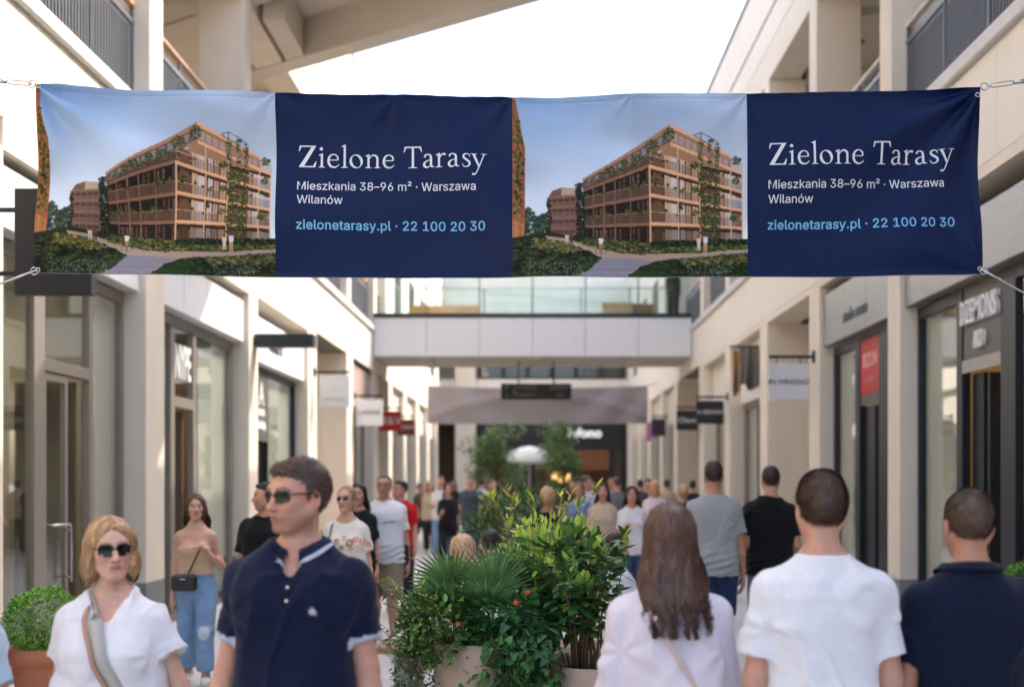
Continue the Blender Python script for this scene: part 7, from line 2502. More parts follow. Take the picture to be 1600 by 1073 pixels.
def leaves_on(stems_, per, size, kind, cols, start=.3, droop=.25, jit=.5):
    P, D, S = [], [], []
    for st in stems_:
        t = np.cumsum(np.r_[0, np.linalg.norm(np.diff(st, axis=0), axis=1)])
        for q in PR.uniform(start, 1, per):
            L = q * t[-1]
            p = np.array([np.interp(L, t, st[:, k]) for k in range(3)])
            a = PR.uniform(0, 6.283)
            d = np.array([math.cos(a), math.sin(a), PR.uniform(-droop, .6)])
            if q > .93:
                d = np.array([math.cos(a) * .6, math.sin(a) * .6, .9])
            P.append(p + PR.randn(3) * .008)
            D.append(d)
            S.append(size * PR.uniform(.6, 1.15))
    return leaf_cloud(np.array(P), np.array(D), np.array(S), kind, cols, roll=jit)


# 1 low shrub that spills over the edge of the first planter
c = at(706, 965, 6.9)
parts = []
P, q = ell_pts(2000, (c.x - .04, 6.9, .97), (.25, .28, .22), .45)
parts.append(leaf_cloud(P, q + PR.randn(*q.shape) * .6 + [0, 0, .35], PR.uniform(.028, .055, len(P)), 'oval', GREEN))
c2 = at(652, 1040, 6.95)
P, q = ell_pts(2100, (c2.x, 6.95, .66), (.13, .24, .40), .4)
parts.append(leaf_cloud(P, q + PR.randn(*q.shape) * .6 + [0, 0, -.5], PR.uniform(.022, .042, len(P)), 'mini', DEEP + GREEN[:2]))
st = branchy((c.x + .0, 6.9, .86), 26, .38, .36, lean=(-.10, 0))
parts.append(leaves_on(st, 16, .055, 'lance', GREEN + YEL[2:], start=.35))
mb = MB()
for s_ in st:
    mb.tube(s_, .004, 5, .0015)
st2 = branchy((c2.x + .03, 6.8, .72), 12, .30, .20, lean=(-.14, 0))
parts.append(leaves_on(st2, 10, .04, 'oval', GREEN, start=.4))
for s_ in st2:
    mb.tube(s_, .003, 5, .001)
plant('spilling_shrub', 'small-leaved green shrub spilling over the outer side of the tall planter', (c.x, 6.9, .86), parts, mb)

# 2 ivy hanging between the planters, strand by strand
parts = []
ca = at(800, 985, 6.62)
mb = MB()
P, D, S_ = [], [], []
for k in range(46):
    x = ca.x + np.clip(PR.randn() * .10, -.22, .22)
    z = 1.02 + PR.uniform(-.06, .08) - .5 * abs(x - ca.x) * PR.uniform(.2, 1)
    L = PR.uniform(.22, .62) * (1 - 1.4 * abs(x - ca.x))
    dep = PR.uniform(.0, .14)
    pts = []
    for t in np.linspace(0, 1, 7):
        pts.append((x + .05 * math.sin(3 * t + k) * t + (x - ca.x) * .25 * t, 6.80 - (.12 + dep) * min(1, 2.4 * t) + .03 * t, z - L * t ** 1.3 + .02 * math.sin(5 * t)))
    mb.tube(pts, .0028, 5, .0014)
    pa_ = np.array(pts)
    for t in np.arange(.02, 1.02, .055):
        q = np.array([np.interp(t, np.linspace(0, 1, 7), pa_[:, a]) for a in range(3)])
        a = PR.uniform(-1.3, 1.3)
        P.append(q + PR.randn(3) * .014)
        D.append((math.sin(a) * .8, -.5 + PR.randn() * .3, -.5 + PR.randn() * .4))
        S_.append(PR.uniform(.036, .078) * (1.1 - .4 * t))
parts.append(leaf_cloud(np.array(P), np.array(D), np.array(S_), 'ivy', IVY, roll=.7))
P, q = ell_pts(520, (ca.x - .02, 6.84, 1.02), (.30, .22, .12), .5)
parts.append(leaf_cloud(P, q + [0, -.5, .2], PR.uniform(.035, .07, len(P)), 'ivy', IVY, roll=.7))
plant('ivy', 'dark green ivy hanging between the two taupe planters', (ca.x, 6.8, .9), parts, mb, 'ivy')

# 3 fan palm
fp = empty('fan_palm', (at(770, 930, 7.15).x, 7.15, .84))
tag(fp, 'fan palm with stiff radiating fronds in the middle of the planters', 'palm')
base = np.array(fp.location[:])
for (px, py, dy, rad, tilt, az) in ((772, 922, -.18, .31, .30, 0), (708, 915, -.10, .29, .50, -.9), (824, 925, -.12, .28, .4, .8), (760, 945, -.30, .25, .8, .1), (700, 945, -.25, .24, .75, -1.3), (800, 905, .15, .28, .1, .3)):
    hub = np.array(at(px, py, 7.15 + dy)[:])
    parts = []
    rows_v, rows_f = [], []
    n = 26
    for k in range(n):
        a = (k / (n - 1) - .5) * 2.9 + az * .55
        L = rad * (1 - .18 * abs(k / (n - 1) - .5) * 2) * PR.uniform(.92, 1.05)
        d = np.array([math.sin(a), -math.sin(tilt) * .8 * (.4 + .6 * math.cos(a)), math.cos(a) * math.cos(tilt)])
        d /= np.linalg.norm(d)
        w = np.cross(d, [0, -1, .1])
        w /= np.linalg.norm(w) + 1e-9
        nn = np.cross(w, d)
        b0 = len(rows_v)
        for f_, ww in ((.02, .004), (.35, .011), (.7, .008), (1.0, .0012)):
            c_ = hub + d * L * f_ + np.array([0, 0, -.06 * f_ ** 3 * L])
            rows_v += [c_ - w * ww + nn * .003, c_ - nn * .003, c_ + w * ww + nn * .003]
        for i in range(3):
            o_ = b0 + i * 3
            rows_f += [(o_, o_ + 1, o_ + 4, o_ + 3), (o_ + 1, o_ + 2, o_ + 5, o_ + 4)]
    Vp = np.array(rows_v) - base
    cc = np.array(lin(92, 128, 76)) * np.repeat(PR.uniform(.7, 1.5, n), 12)[:, None]
    fr = link('frond', np_mesh('frond', Vp, np.array(rows_f), cc, smooth=False), fp, M_LEAF)
    MB().tube([tuple(hub - base), tuple((hub - base) * .5 + np.array([0, 0, .02])), (0, 0, 0)], .006, 6).build('stalk', mat('palm_stalk', lin(96, 120, 60), noise=.1), fr, smooth=True)

# 4 tall leafy shrub in the second planter
b4 = (at(905, 1020, 6.9).x, 6.9, PB[2] - .04)
st = branchy(b4, 22, .76, .36, lean=(-.02, 0))
parts = [leaves_on(st, 26, .085, 'oval', DEEP + GREEN, start=.35, droop=.45), leaves_on(st, 5, .07, 'oval', YEL + GREEN[2:4], start=.88, droop=.1)]
P, q = ell_pts(420, (b4[0] - .05, 6.98, b4[2] + .50), (.30, .26, .30), .25)
parts.append(leaf_cloud(P, q + PR.randn(*q.shape) * .5 + [0, 0, .2], PR.uniform(.05, .09, len(P)), 'oval', GREEN + DEEP + YEL[2:]))
P, q = ell_pts(200, (b4[0] - .14, 7.1, b4[2] + .58), (.24, .2, .20), .2)
parts.append(leaf_cloud(P, q + PR.randn(*q.shape) * .5 + [0, 0, .4], PR.uniform(.05, .08, len(P)), 'lance', YEL + GREEN[3:4]))
st_b = branchy((b4[0] + .10, 6.95, b4[2]), 9, .64, .22)
parts.append(leaves_on(st_b, 22, .09, 'oval', DEEP + GREEN, start=.3, droop=.5))
mb = MB()
for s_ in st + st_b:
    mb.tube(s_, .007, 6, .002)
plant('leafy_shrub', 'tall shrub with glossy oval leaves and bare lower stems in the second planter', b4, parts, mb)

# 5 yellow-green shrub further back, in its own planter box
b5 = (at(850, 900, 8.4).x, 8.4, .62)
st = branchy(b5, 18, 1.14, .30)
parts = [leaves_on(st, 24, .075, 'lance', YEL + GREEN[:2], start=.35, droop=.2), leaves_on(st, 8, .07, 'lance', YEL[:2] + [(176, 120, 84)], start=.9, droop=0)]
mb = MB()
for s_ in st:
    mb.tube(s_, .006, 6, .0018)
P, q = ell_pts(800, (b5[0], 8.4, 1.20), (.30, .28, .32), .2)
parts.append(leaf_cloud(P, q + PR.randn(*q.shape) * .5 + [0, 0, .4], PR.uniform(.045, .08, len(P)), 'lance', YEL))
plant('yellow_shrub', 'yellow-green shrub with upright shoots behind the tall leafy shrub', b5, parts, mb)
for (px, Y, r_, lab) in ((850, 8.4, .34, 'dark round planter under the yellow-green shrub'), (800, 13.2, .5, 'low round planter of the bushy shrub farther up the street')):
    x = at(px, 900, Y).x
    rt = empty('planter', (x, Y, 0))
    tag(rt, lab, 'planter')
    MB().lathe([(.02, 0), (r_ * .8, 0), (r_, .55), (r_, .62), (r_ * .93, .62), (r_ * .92, .57)], 36).build('pot', M_POT, rt, smooth=True)
    MB().lathe([(.01, .56), (r_ * .91, .565), (r_ * .91, .575), (.01, .59)], 24).build('soil', M_SOIL, rt)

# 6 bushy shrub farther up the street
b6 = (at(800, 820, 13.2).x, 13.2, .58)
P, q = ell_pts(2600, (b6[0], 13.2, 1.12), (.52, .45, .55), .4)
parts = [leaf_cloud(P, q + PR.randn(*q.shape) * .5 + [0, 0, .3], PR.uniform(.05, .10, len(P)), 'mini', GREEN + DEEP)]
st = branchy(b6, 14, 1.15, .5)
parts.append(leaves_on(st, 20, .09, 'lance', GREEN + YEL[2:], start=.5))
mb = MB()
for s_ in st:
    mb.tube(s_, .008, 6, .003)
plant('bushy_shrub', 'dense green shrub between the far strollers and the yellow-green shrub', b6, parts, mb)

# 7 small flowers, each with stalk and petals
fl_me = MB()
for k in range(6):
    a = k * math.pi / 3
    fl_me.add([(0, 0, 0), (.010 * math.cos(a - .5), .010 * math.sin(a - .5), .006), (.018 * math.cos(a), .018 * math.sin(a), .003), (.010 * math.cos(a + .5), .010 * math.sin(a + .5), .006)], [(0, 1, 2, 3)])
fl_me.tube([(0, 0, 0), (0, 0, -.02)], .002, 5)
fm = fl_me.mesh('flower')
fm.materials.append(mat('coral_petal', lin(214, 84, 66), rough=.6, noise=.1))
for (px, py, lab) in ((716, 975, 'coral flower lowest among the small leaves of the tall planter'), (806, 941, 'coral flower above the ivy'), (824, 925, 'coral flower beside the palm stalks, next to the other one')):
    p = at(px, py, 6.52)
    o = link('flower', fm)
    o.location = p
    o.rotation_euler = (R(60), 0, PR.uniform(0, 3))
    tag(o, lab, 'flower', 'coral flowers in the planters')

# 8 boxwood balls in terracotta pots beside the shop doors
def box_ball(x, y, hp, rb, label_p, label_b, seed):
    rt = empty('terracotta_pot', (x, y, 0))
    tag(rt, label_p, 'flower pot')
    r_ = .225
    MB().lathe([(.02, 0), (r_ * .68, 0), (r_ * .92, hp * .78), (r_ * .93, hp * .80), (r_ * 1.04, hp * .81), (r_ * 1.06, hp), (r_ * .94, hp), (r_ * .92, hp - .04)], 40).build('pot', M_TERRA, rt, smooth=True)
    MB().lathe([(.01, hp - .05), (r_ * .91, hp - .045), (r_ * .91, hp - .04), (.01, hp - .03)], 24).build('soil', M_SOIL, rt)
    P, q = ell_pts(4200, (x, y, hp + rb * .78), (rb, rb, rb * .88), .75)
    prt = [leaf_cloud(P, q + PR.randn(*q.shape) * .55, PR.uniform(.024, .040, len(P)), 'mini', [(88, 134, 40), (70, 112, 34), (108, 152, 50), (54, 90, 30)])]
    mb_ = MB().tube([(x, y, hp - .04), (x, y, hp + rb * .5)], .02, 8)
    plant('boxwood', label_b, (x, y, hp - .03), prt, mb_, 'shrub')


bp = at(68, 1010, 9.0)
box_ball(bp.x, 9.0, .58, .245, 'terracotta pot beside the taupe-framed glass door', 'clipped bright green boxwood ball by the taupe-framed door', 1)
box_ball(4.02, 10.3, .60, .30, 'terracotta pot at the dark-framed shop entrance', 'boxwood bush at the dark-framed shop entrance', 2)

# 9 two young trees at the far end and a white parasol
def small_tree(x, y, h, rc, label):
    rt = empty('tree', (x, y, 0))
    tag(rt, label, 'tree', 'young trees at the far end of the street')
    tr = MB().tube([(0, 0, 0), (.03, .02, h * .3), (-.02, 0, h * .55), (.02, 0, h * .9)], .10, 10, .03)
    for k in range(9):
        a = k * 2.4
        z0 = h * (.35 + .05 * k)
        tr.tube([(0, 0, z0), (rc * .45 * math.cos(a), rc * .45 * math.sin(a), z0 + .35), (rc * .8 * math.cos(a), rc * .8 * math.sin(a), z0 + .55)], .035, 6, .01)
    tr.build('trunk', M_BARK, rt, smooth=True)
    cl = []
    for k in range(26):
        a = PR.uniform(0, 6.283)
        rr = rc * PR.uniform(.1, .85)
        cz = h * PR.uniform(.38, .95)
        P, q = ell_pts(150, (rr * math.cos(a), rr * math.sin(a), cz), (rc * .34, rc * .34, rc * .28), .3)
        cl.append(leaf_cloud(P, q + PR.randn(*q.shape) * .5 + [0, 0, -.2], PR.uniform(.08, .15, len(P)), 'mini', [(84, 110, 58), (70, 98, 50), (104, 126, 66), (58, 80, 44)]))
    V, F, C = cat(cl)
    tag(link('crown', np_mesh('crown', V, F, C, smooth=False), rt, M_LEAF), kind='stuff')


tx = at(775, 700, 38).x
small_tree(tx, 39.0, 3.6, 1.0, 'young leafy tree under the direction board, nearer the sunlit side')
tx = at(882, 700, 41).x
small_tree(tx, 42.0, 3.7, .95, 'young leafy tree beneath the far sign letters')
ux = at(827, 715, 46)
pr_ = empty('parasol', (ux.x, 46, 0))
tag(pr_, 'white round parasol between the two young trees', 'parasol')
prof = [(.02, 3.02), (.35, 2.95), (.7, 2.78), (.88, 2.55), (.90, 2.40), (.87, 2.40), (.84, 2.55), (.02, 2.85)]
MB().lathe(prof, 16).build('canopy', mat('white_canopy', lin(226, 230, 226), rough=.8, noise=.04), pr_, smooth=True)
MB().tube([(0, 0, 0), (0, 0, 2.9)], .03, 8).build('pole', M_STEEL, pr_)
MB().lathe([(.30, 0), (.30, .06), (.05, .10)], 20).build('base', M_FRAME_D, pr_)
# hedge in a trough in front of the parasol
tr_ = empty('trough_hedge', (at(835, 760, 34).x, 33.0, 0))
tag(tr_, 'long green hedge in a trough under the footbridge', 'hedge')
MB().cbox(-1.1, 1.1, -.3, .3, 0, .6, .02).build('trough', M_POT, tr_)
hp_ = []
for k in range(9):
    P, q = ell_pts(240, (-1.0 + .25 * k, 0, 1.0 + .15 * math.sin(k * 2.1)), (.34, .34, .55), .3)
    hp_.append(leaf_cloud(P, q + PR.randn(*q.shape) * .5, PR.uniform(.06, .12, len(P)), 'mini', DEEP + GREEN))
V, F, C = cat(hp_)
tag(link('foliage', np_mesh('foliage', V, F, C, smooth=False), tr_, M_LEAF), kind='stuff')


# ------------------------------------------------------------------ the people in the street
people_mats()
SK = lin(196, 146, 124)
SK2 = lin(204, 158, 138)
SK3 = lin(182, 130, 106)
XY = lambda px, Y: ((px - VX) / FPX * Y, Y)


def collar(p, color, trim):
    """fold-over polo collar"""
    s = p.s
    n = 40
    V, C = [], []
    for i in range(n):
        t = -1 + 2 * i / (n - 1)
        a = t * R(166)
        fr = abs(t) ** 2.2
        x, y = math.sin(a), math.cos(a)
        zt = (1.548 - .046 * fr) * s
        cy = .016 * s
        for r, dz, c in ((.062, -.045, color), (.071, 0, color), (.086, -.006 - .010 * fr, color), (.096, -.018 - .022 * fr, color), (.098, -.020 - .025 * fr, trim), (.101, -.024 - .030 * fr, trim), (.104, -.028 - .036 * fr, color)):
            V.append((x * r * s * (1 + .05 * fr), cy + y * r * s - .012 * s * fr, zt + dz * s))
            C.append(c)
    F = []
    k = 7
    V = np.array(V)
    q = p.last
    out = (np.arange(len(V)) % 7) >= 2
    for _ in range(6):
        d = q.sample(V)
        V = V + q.grad(V) * (np.clip(.010 - d, 0, .03) * out)[:, None]
    V[:, 2] += p.dz
    for i in range(n - 1):
        for j in range(k - 1):
            F.append((i * k + j, i * k + j + 1, (i + 1) * k + j + 1, (i + 1) * k + j))
    return np_mesh('collar', V, np.array(F), np.array(C))


def bag_thing(p, X, Y, yaw, label, strap, sm, body=None, bm=None, extra=None):
    root = empty('shoulder_bag', (X, Y, 0), yaw)
    tag(root, label, 'bag')
    link('strap', strap, root, sm)
    if body is not None:
        body.build('bag_body', bm, root, smooth=False)
    if extra is not None:
        for nm, mb, m in extra:
            mb.build(nm, m, root)
    return root


NEAR = dict(vox=.0095, hvox=.0037, near=True)
MID = dict(vox=.0150, hvox=.0058)
FAR = dict(vox=.0250, hvox=.0110)
hang = lambda sd, out=.14, fwd=.0, bend=-.16: ((out * sd, fwd, -1), (out * .55 * sd, fwd + bend, -1), (-sd, 0, 0))

# --- woman in white, sunglasses
X, Y = XY(174, 4.45)
p = Person(H=1.61, female=True, girth=1.12, head_yaw=R(24), head_tilt=R(-3), shoulders=1.08, arms={-1: hang(-1, .16), 1: ((.42, -.05, -1), (.40, -.12, -1), (-1, 0, 0))}, **NEAR)
bd = p.body(SK2, lips=lin(186, 112, 104), brow=lin(120, 90, 66))
sh = p.tshirt(lin(226, 223, 228), hem=.86, sleeve=.50, loose=.026, vneck=.085, neck=.078, neckz=1.485, fold=.0075, seed=4, flare=.03)
shF = p.last
fr, ln = p.glasses(wide=.0265, tall=.0215)
put_person(p, X, Y, R(4), 'woman with short blond hair and dark sunglasses in a loose white blouse', bd, wear=[
    ('blouse', sh, 'cloth'), ('trousers', p.legwear(lin(90, 92, 100)), 'cloth'), ('hair', p.hair('bob', lin(172, 136, 98), seed=5, strands=2600), 'hair'),
    ('sunglasses', fr.mesh('sunglasses'), 'frame'), ('lenses', ln.mesh('lenses'), 'lens'), ('shoe', p.shoe(lin(180, 170, 160), sd=-1), 'shoe'), ('shoe', p.shoe(lin(180, 170, 160), sd=1), 'shoe')])
s_ = p.s
path = [(-.085 * s_, .06, 1.50 * s_), (-.080 * s_, -.03, 1.475 * s_), (-.055 * s_, -.12, 1.36 * s_), (-.02 * s_, -.15, 1.24 * s_), (.06 * s_, -.14, 1.08 * s_), (.15 * s_, -.06, .93 * s_)]
st1 = p.ribbon(shF, path, .016, off=.011)
path2 = [(q[0] + .028, q[1], q[2] + .012) for q in path]
st2 = p.ribbon(shF, path2, .046, off=.008)
bb = MB().cbox(.17, .23, -.12, .12, .80 * s_, .98 * s_, .02)
rt = bag_thing(p, X, Y, R(4), 'tan leather and grey canvas strap bag worn across the white blouse', st1, PM['strap_tan'], bb, PM['strap_tan'])
link('canvas_strap', st2, rt, PM['scarf'])

# --- man in navy polo, sunglasses
X, Y = XY(466, 4.17)
p = Person(H=1.81, girth=.99, shoulders=1.03, head_yaw=R(-36), head_pitch=R(2), arms={-1: ((-.22, .02, -1), (-.24, -.10, -1), (1, 0, 0)), 1: hang(1, .17, .02, -.05)}, belly=.02, **NEAR)
bd = p.body(SK, brow=lin(70, 50, 40), stubble=.42, lips=lin(172, 108, 98))
NAVY = lin(17, 24, 50)
TR = lin(178, 182, 200)


def polo_mark(V, C):
    d = np.hypot((V[:, 0] - .085) / .014, (V[:, 2] - 1.315 * p.s) / .011)
    C[(d < 1) & (V[:, 1] < 0)] = TR
    pl = (np.abs(V[:, 0] + .002) < .0022) & (V[:, 2] > 1.31 * p.s) & (V[:, 1] < 0)
    C[pl] = lin(14, 18, 36)
    return C


sh = p.tshirt(NAVY, hem=.85, sleeve=.68, loose=.021, neck=.070, neckz=1.478, vneck=.065, fold=.0065, seed=12, trim=TR, paint=polo_mark, flare=.012)
fr, ln = p.glasses(wide=.0255, tall=.0185)
bt = MB()
for z in (1.385, 1.345):
    q = p.last
    yy = -.13
    pt = np.array([[.002, yy, z * p.s]])
    for _ in range(8):
        pt = pt - q.grad(pt) * np.clip(q.sample(pt) - .002, -.03, .03)[:, None]
    bt.lathe([(.001, 0), (.006, 0), (.006, .003), (.001, .004)], 10)
    k = len(bt.v) - 40
    bt.v[k:] = [(pt[0, 0] + a, pt[0, 1] - c, pt[0, 2] + b + p.dz) for a, b, c in bt.v[k:]]
put_person(p, X, Y, R(-4), 'man with short brown hair, dark sunglasses and navy polo shirt with pale trim', bd, wear=[
    ('polo_shirt', sh, 'cloth'), ('collar', collar(p, NAVY, TR), 'cloth'), ('button', bt.mesh('button'), M_STEEL), ('trousers', p.legwear(lin(56, 58, 66)), 'cloth'),
    ('hair', p.hair('short', lin(78, 58, 47), seed=8, strands=6000), 'hair'),
    ('sunglasses', fr.mesh('sunglasses'), 'frame'), ('lenses', ln.mesh('lenses'), 'lens'), ('shoe', p.shoe((.03, .03, .03), sd=-1), 'shoe'), ('shoe', p.shoe((.03, .03, .03), sd=1), 'shoe')])

# --- person cut by the frame edge
X, Y = XY(-78, 4.3)
p = Person(H=1.55, female=True, arms={1: hang(1, .22), -1: hang(-1)}, vox=.0135, hvox=.0055)
bd = p.body(SK3)
put_person(p, X, Y, 0, 'person at the picture edge, only a bare arm and pale blue sleeve showing', bd, wear=[
    ('shirt', p.tshirt(lin(168, 186, 206), seed=21), 'cloth'), ('trousers', p.legwear(lin(70, 76, 90)), 'cloth'), ('hair', p.hair('mid', lin(70, 50, 38)), 'hair'), ('shoe', p.shoe((.4, .4, .4), sd=-1), 'shoe'), ('shoe', p.shoe((.4, .4, .4), sd=1), 'shoe')])

# --- woman with long brown hair, seen from behind
X, Y = XY(1046, 4.28)
p = Person(H=1.66, female=True, girth=1.10, shoulders=1.12, head_yaw=R(4), arms={-1: hang(-1, .15), 1: hang(1, .17)}, **NEAR)
bd = p.body(SK2, fine=False)
sh = p.tshirt(lin(222, 212, 220), hem=.80, sleeve=2, loose=.030, fold=.009, seed=31, neck=.068)
shF = p.last
put_person(p, X, Y, R(182), 'woman with long brown hair in a pale pinkish blouse, seen from behind', bd, wear=[
    ('blouse', sh, 'cloth'), ('trousers', p.legwear(lin(84, 100, 130)), 'cloth'), ('hair', p.hair('long', lin(82, 57, 46), seed=9, strands=3800), 'hair'), ('shoe', p.shoe((.6, .6, .6), sd=-1), 'shoe'), ('shoe', p.shoe((.6, .6, .6), sd=1), 'shoe')])
s_ = p.s
st1 = p.ribbon(shF, [(.09 * s_, .0, 1.49 * s_), (.08 * s_, .10, 1.42 * s_), (.0, .14, 1.28 * s_), (-.08, .14, 1.12 * s_), (-.17, .05, .95 * s_)], .016, off=.022)
bag_thing(p, X, Y, R(182), 'thin beige strap bag on the back of the pale pinkish blouse', st1, mat('beige_strap', lin(206, 184, 172), rough=.6), MB().cbox(-.25, -.19, -.1, .12, .80, .96, .02), MATS['beige_strap'])

# --- man in white tee from behind
X, Y = XY(1284, 4.12)
p = Person(H=1.77, girth=.97, shoulders=1.04, arms={-1: hang(-1, .17, .0, -.08), 1: hang(1, .16, .0, -.10)}, **NEAR)
bd = p.body(SK, fine=False)
put_person(p, X, Y, R(180), 'man in a plain white T-shirt with short brown hair, seen from behind', bd, wear=[
    ('shirt', p.tshirt(lin(228, 227, 232), hem=.83, sleeve=.74, loose=.022, fold=.008, seed=41, neck=.068, neckz=1.497), 'cloth'), ('trousers', p.legwear(lin(70, 80, 100)), 'cloth'),
    ('hair', p.hair('short', lin(92, 72, 60), seed=10, strands=6000), 'hair'), ('shoe', p.shoe((.6, .6, .6), sd=-1), 'shoe'), ('shoe', p.shoe((.6, .6, .6), sd=1), 'shoe')])

# --- man in navy polo from behind
X, Y = XY(1514, 4.18)
p = Person(H=1.715, girth=.98, shoulders=1.04, arms={-1: hang(-1, .16, 0, -.08), 1: hang(1, .18, 0, -.06)}, **NEAR)
bd = p.body(SK3, fine=False)
NV2 = lin(16, 24, 46)
put_person(p, X, Y, R(180), 'man in a dark navy polo with cropped hair, seen from behind at the picture edge', bd, wear=[
    ('polo_shirt', p.tshirt(NV2, hem=.83, sleeve=.72, loose=.021, fold=.007, seed=51, neck=.070, neckz=1.497), 'cloth'), ('collar', collar(p, NV2, NV2), 'cloth'), ('trousers', p.legwear(lin(60, 62, 70)), 'cloth'),
    ('hair', p.hair('crop', lin(102, 82, 69), seed=13, strands=6000), 'hair'), ('shoe', p.shoe((.05, .05, .05), sd=-1), 'shoe'), ('shoe', p.shoe((.05, .05, .05), sd=1), 'shoe')])

stride = lambda k: {k: ((.02 * k, -.26, -1), (.02 * k, -.02, -1), (.08 * k, -1, .18)), -k: ((-.02 * k, .14, -1), (-.02 * k, .42, -1), (-.06 * k, -1, -.30))}

# --- young woman in tan camisole and jeans
X, Y = XY(306, 11.0)
p = Person(H=1.64, female=True, girth=.93, head_yaw=R(10), legs=stride(1), vox=.0105, hvox=.0046,
           arms={-1: ((-.16, .06, -1), (-.10, -.12, -1), (1, 0, 0)), 1: ((.34, .10, -1), (-.55, -.75, .62), (.3, .2, -1))})
bd = p.body(SK2, lips=lin(190, 110, 104), brow=lin(104, 76, 60))


def cami(F):
    F.clip((0, -.1, 1.315 * p.s), (0, 0, 1))


sh = p.tshirt(lin(206, 174, 146), hem=1.045, sleeve=0, loose=.006, fold=.0035, seed=61, cut=cami, name='camisole')
shF = p.last
strp = [np.array([(sd * .075 * p.s, -.115, 1.30 * p.s), (sd * .080 * p.s, -.07, 1.42 * p.s), (sd * .078 * p.s, .02, 1.475 * p.s), (sd * .075 * p.s, .10, 1.40 * p.s)]) for sd in (-1, 1)]
JN = lin(126, 156, 192)


def jean_paint(V, C):
    C = C * (1 + .10 * noise3(V, 25, 3) + .12 * noise3(V, 5, 8))[:, None]
    C[(V[:, 2] > 1.0 * p.s)] *= .82
    k = np.hypot((V[:, 0] - p.kn[1][0]) / .05, (V[:, 2] - p.kn[1][2]) / .06) < 1
    C[k & (V[:, 1] < p.kn[1][1])] = lin(196, 206, 220)
    return C


fr, ln = p.glasses(on_head=True, wide=.025, tall=.02)
put_person(p, X, Y, R(6), 'young woman in a tan camisole and light blue jeans walking by the shop windows', bd, wear=[
    ('camisole', sh, 'cloth'), ('jeans', p.legwear(JN, top=1.065, length=.93, loose=.024, fold=.005, flare=.012, paint=jean_paint), 'cloth'), ('hair', p.hair('mid', lin(98, 68, 50), seed=14, strands=1400), 'hair'),
    ('sunglasses', fr.mesh('sunglasses'), 'frame'), ('shoe', p.shoe(lin(220, 220, 218), lin(235, 235, 235), sd=-1), 'shoe'), ('shoe', p.shoe(lin(220, 220, 218), lin(235, 235, 235), sd=1), 'shoe')])
s_ = p.s
st1 = p.ribbon(shF, [(.085 * s_, .05, 1.47 * s_), (.088 * s_, -.04, 1.44 * s_), (.07 * s_, -.12, 1.30 * s_), (.0, -.14, 1.16 * s_), (-.05, -.13, 1.06 * s_)], .012, off=.008)
bag = MB().cbox(-.175, .035, -.205, -.135, p.dz + .905 * s_, p.dz + 1.055 * s_, .018)
bag_thing(p, X, Y, R(6), 'small black leather crossbody bag on the young woman in jeans', st1, PM['bag'], bag, PM['bag'], [('clasp', MB().box(-.10, -.055, -.209, -.203, p.dz + 1.01 * s_, p.dz + 1.018 * s_), M_STEEL)])

# --- man in black tee looking aside, behind the navy polo
X, Y = XY(416, 10.6)
p = Person(H=1.745, head_yaw=R(-72), legs=stride(-1), arms={-1: hang(-1, .16), 1: hang(1, .16)}, vox=.0120, hvox=.0050)
bd = p.body(SK, brow=lin(50, 38, 32), stubble=.4)
put_person(p, X, Y, 0, 'man in a black T-shirt and grey shorts looking towards the shop windows', bd, wear=[
    ('shirt', p.tshirt(lin(24, 24, 26), seed=71, sleeve=.72, loose=.024, fold=.006), 'cloth'), ('shorts', p.legwear(lin(126, 128, 130), length=.46, loose=.03, name='shorts'), 'cloth'),
    ('hair', p.hair('short', lin(40, 30, 26), seed=15, strands=1200), 'hair'), ('shoe', p.shoe((.5, .5, .5), sd=-1), 'shoe'), ('shoe', p.shoe((.5, .5, .5), sd=1), 'shoe')])

# --- woman in embroidered blouse
X, Y = XY(541, 10.9)
p = Person(H=1.715, female=True, girth=1.0, head_yaw=R(-14), arms={-1: hang(-1, .15), 1: hang(1, .18)}, legs=stride(1), vox=.0115, hvox=.0050)
bd = p.body(SK2, lips=lin(196, 104, 100), brow=lin(110, 82, 60))


def embro(V, C):
    s = p.s
    for x, z, r, c in ((-.06, 1.30, .026, (196, 118, 90)), (.05, 1.29, .032, (150, 112, 76)), (.0, 1.33, .022, (206, 150, 96)), (.10, 1.32, .024, (204, 130, 110)), (-.11, 1.28, .02, (190, 140, 100)), (.155, 1.30, .026, (206, 150, 130)), (.20, 1.27, .022, (190, 120, 104)), (-.02, 1.25, .02, (120, 110, 70)), (.06, 1.24, .02, (214, 160, 120))):
        d = np.hypot(V[:, 0] - x * s, V[:, 2] - z * s)
        C[((d < r) & (d > r * .45) | (d < r * .22)) & (V[:, 1] < 0.03)] = lin(*c)
    return C


sh = p.tshirt(lin(226, 220, 212), seed=81, sleeve=.62, loose=.022, fold=.005, neck=.086, neckz=1.475, paint=embro)
shF = p.last
fr, ln = p.glasses(wide=.0235, tall=.0165, thick=.0012)
put_person(p, X, Y, 0, 'woman with tied-back blond hair in a white blouse embroidered with flowers', bd, wear=[
    ('blouse', sh, 'cloth'), ('trousers', p.legwear(lin(40, 44, 60)), 'cloth'), ('hair', p.hair('tied', lin(170, 132, 92), seed=16, strands=1200), 'hair'),
    ('sunglasses', fr.mesh('sunglasses'), 'frame'), ('lenses', ln.mesh('lenses'), mat('brown_lens', lin(70, 44, 44), rough=.1, spec=.6)), ('shoe', p.shoe((.5, .5, .5), sd=-1), 'shoe'), ('shoe', p.shoe((.5, .5, .5), sd=1), 'shoe')])
st1 = p.ribbon(shF, [(-.10 * p.s, .04, 1.46 * p.s), (-.105 * p.s, -.06, 1.42 * p.s), (-.12 * p.s, -.11, 1.30 * p.s), (-.14 * p.s, -.10, 1.1 * p.s), (-.18, .0, .98)], .012, off=.004)
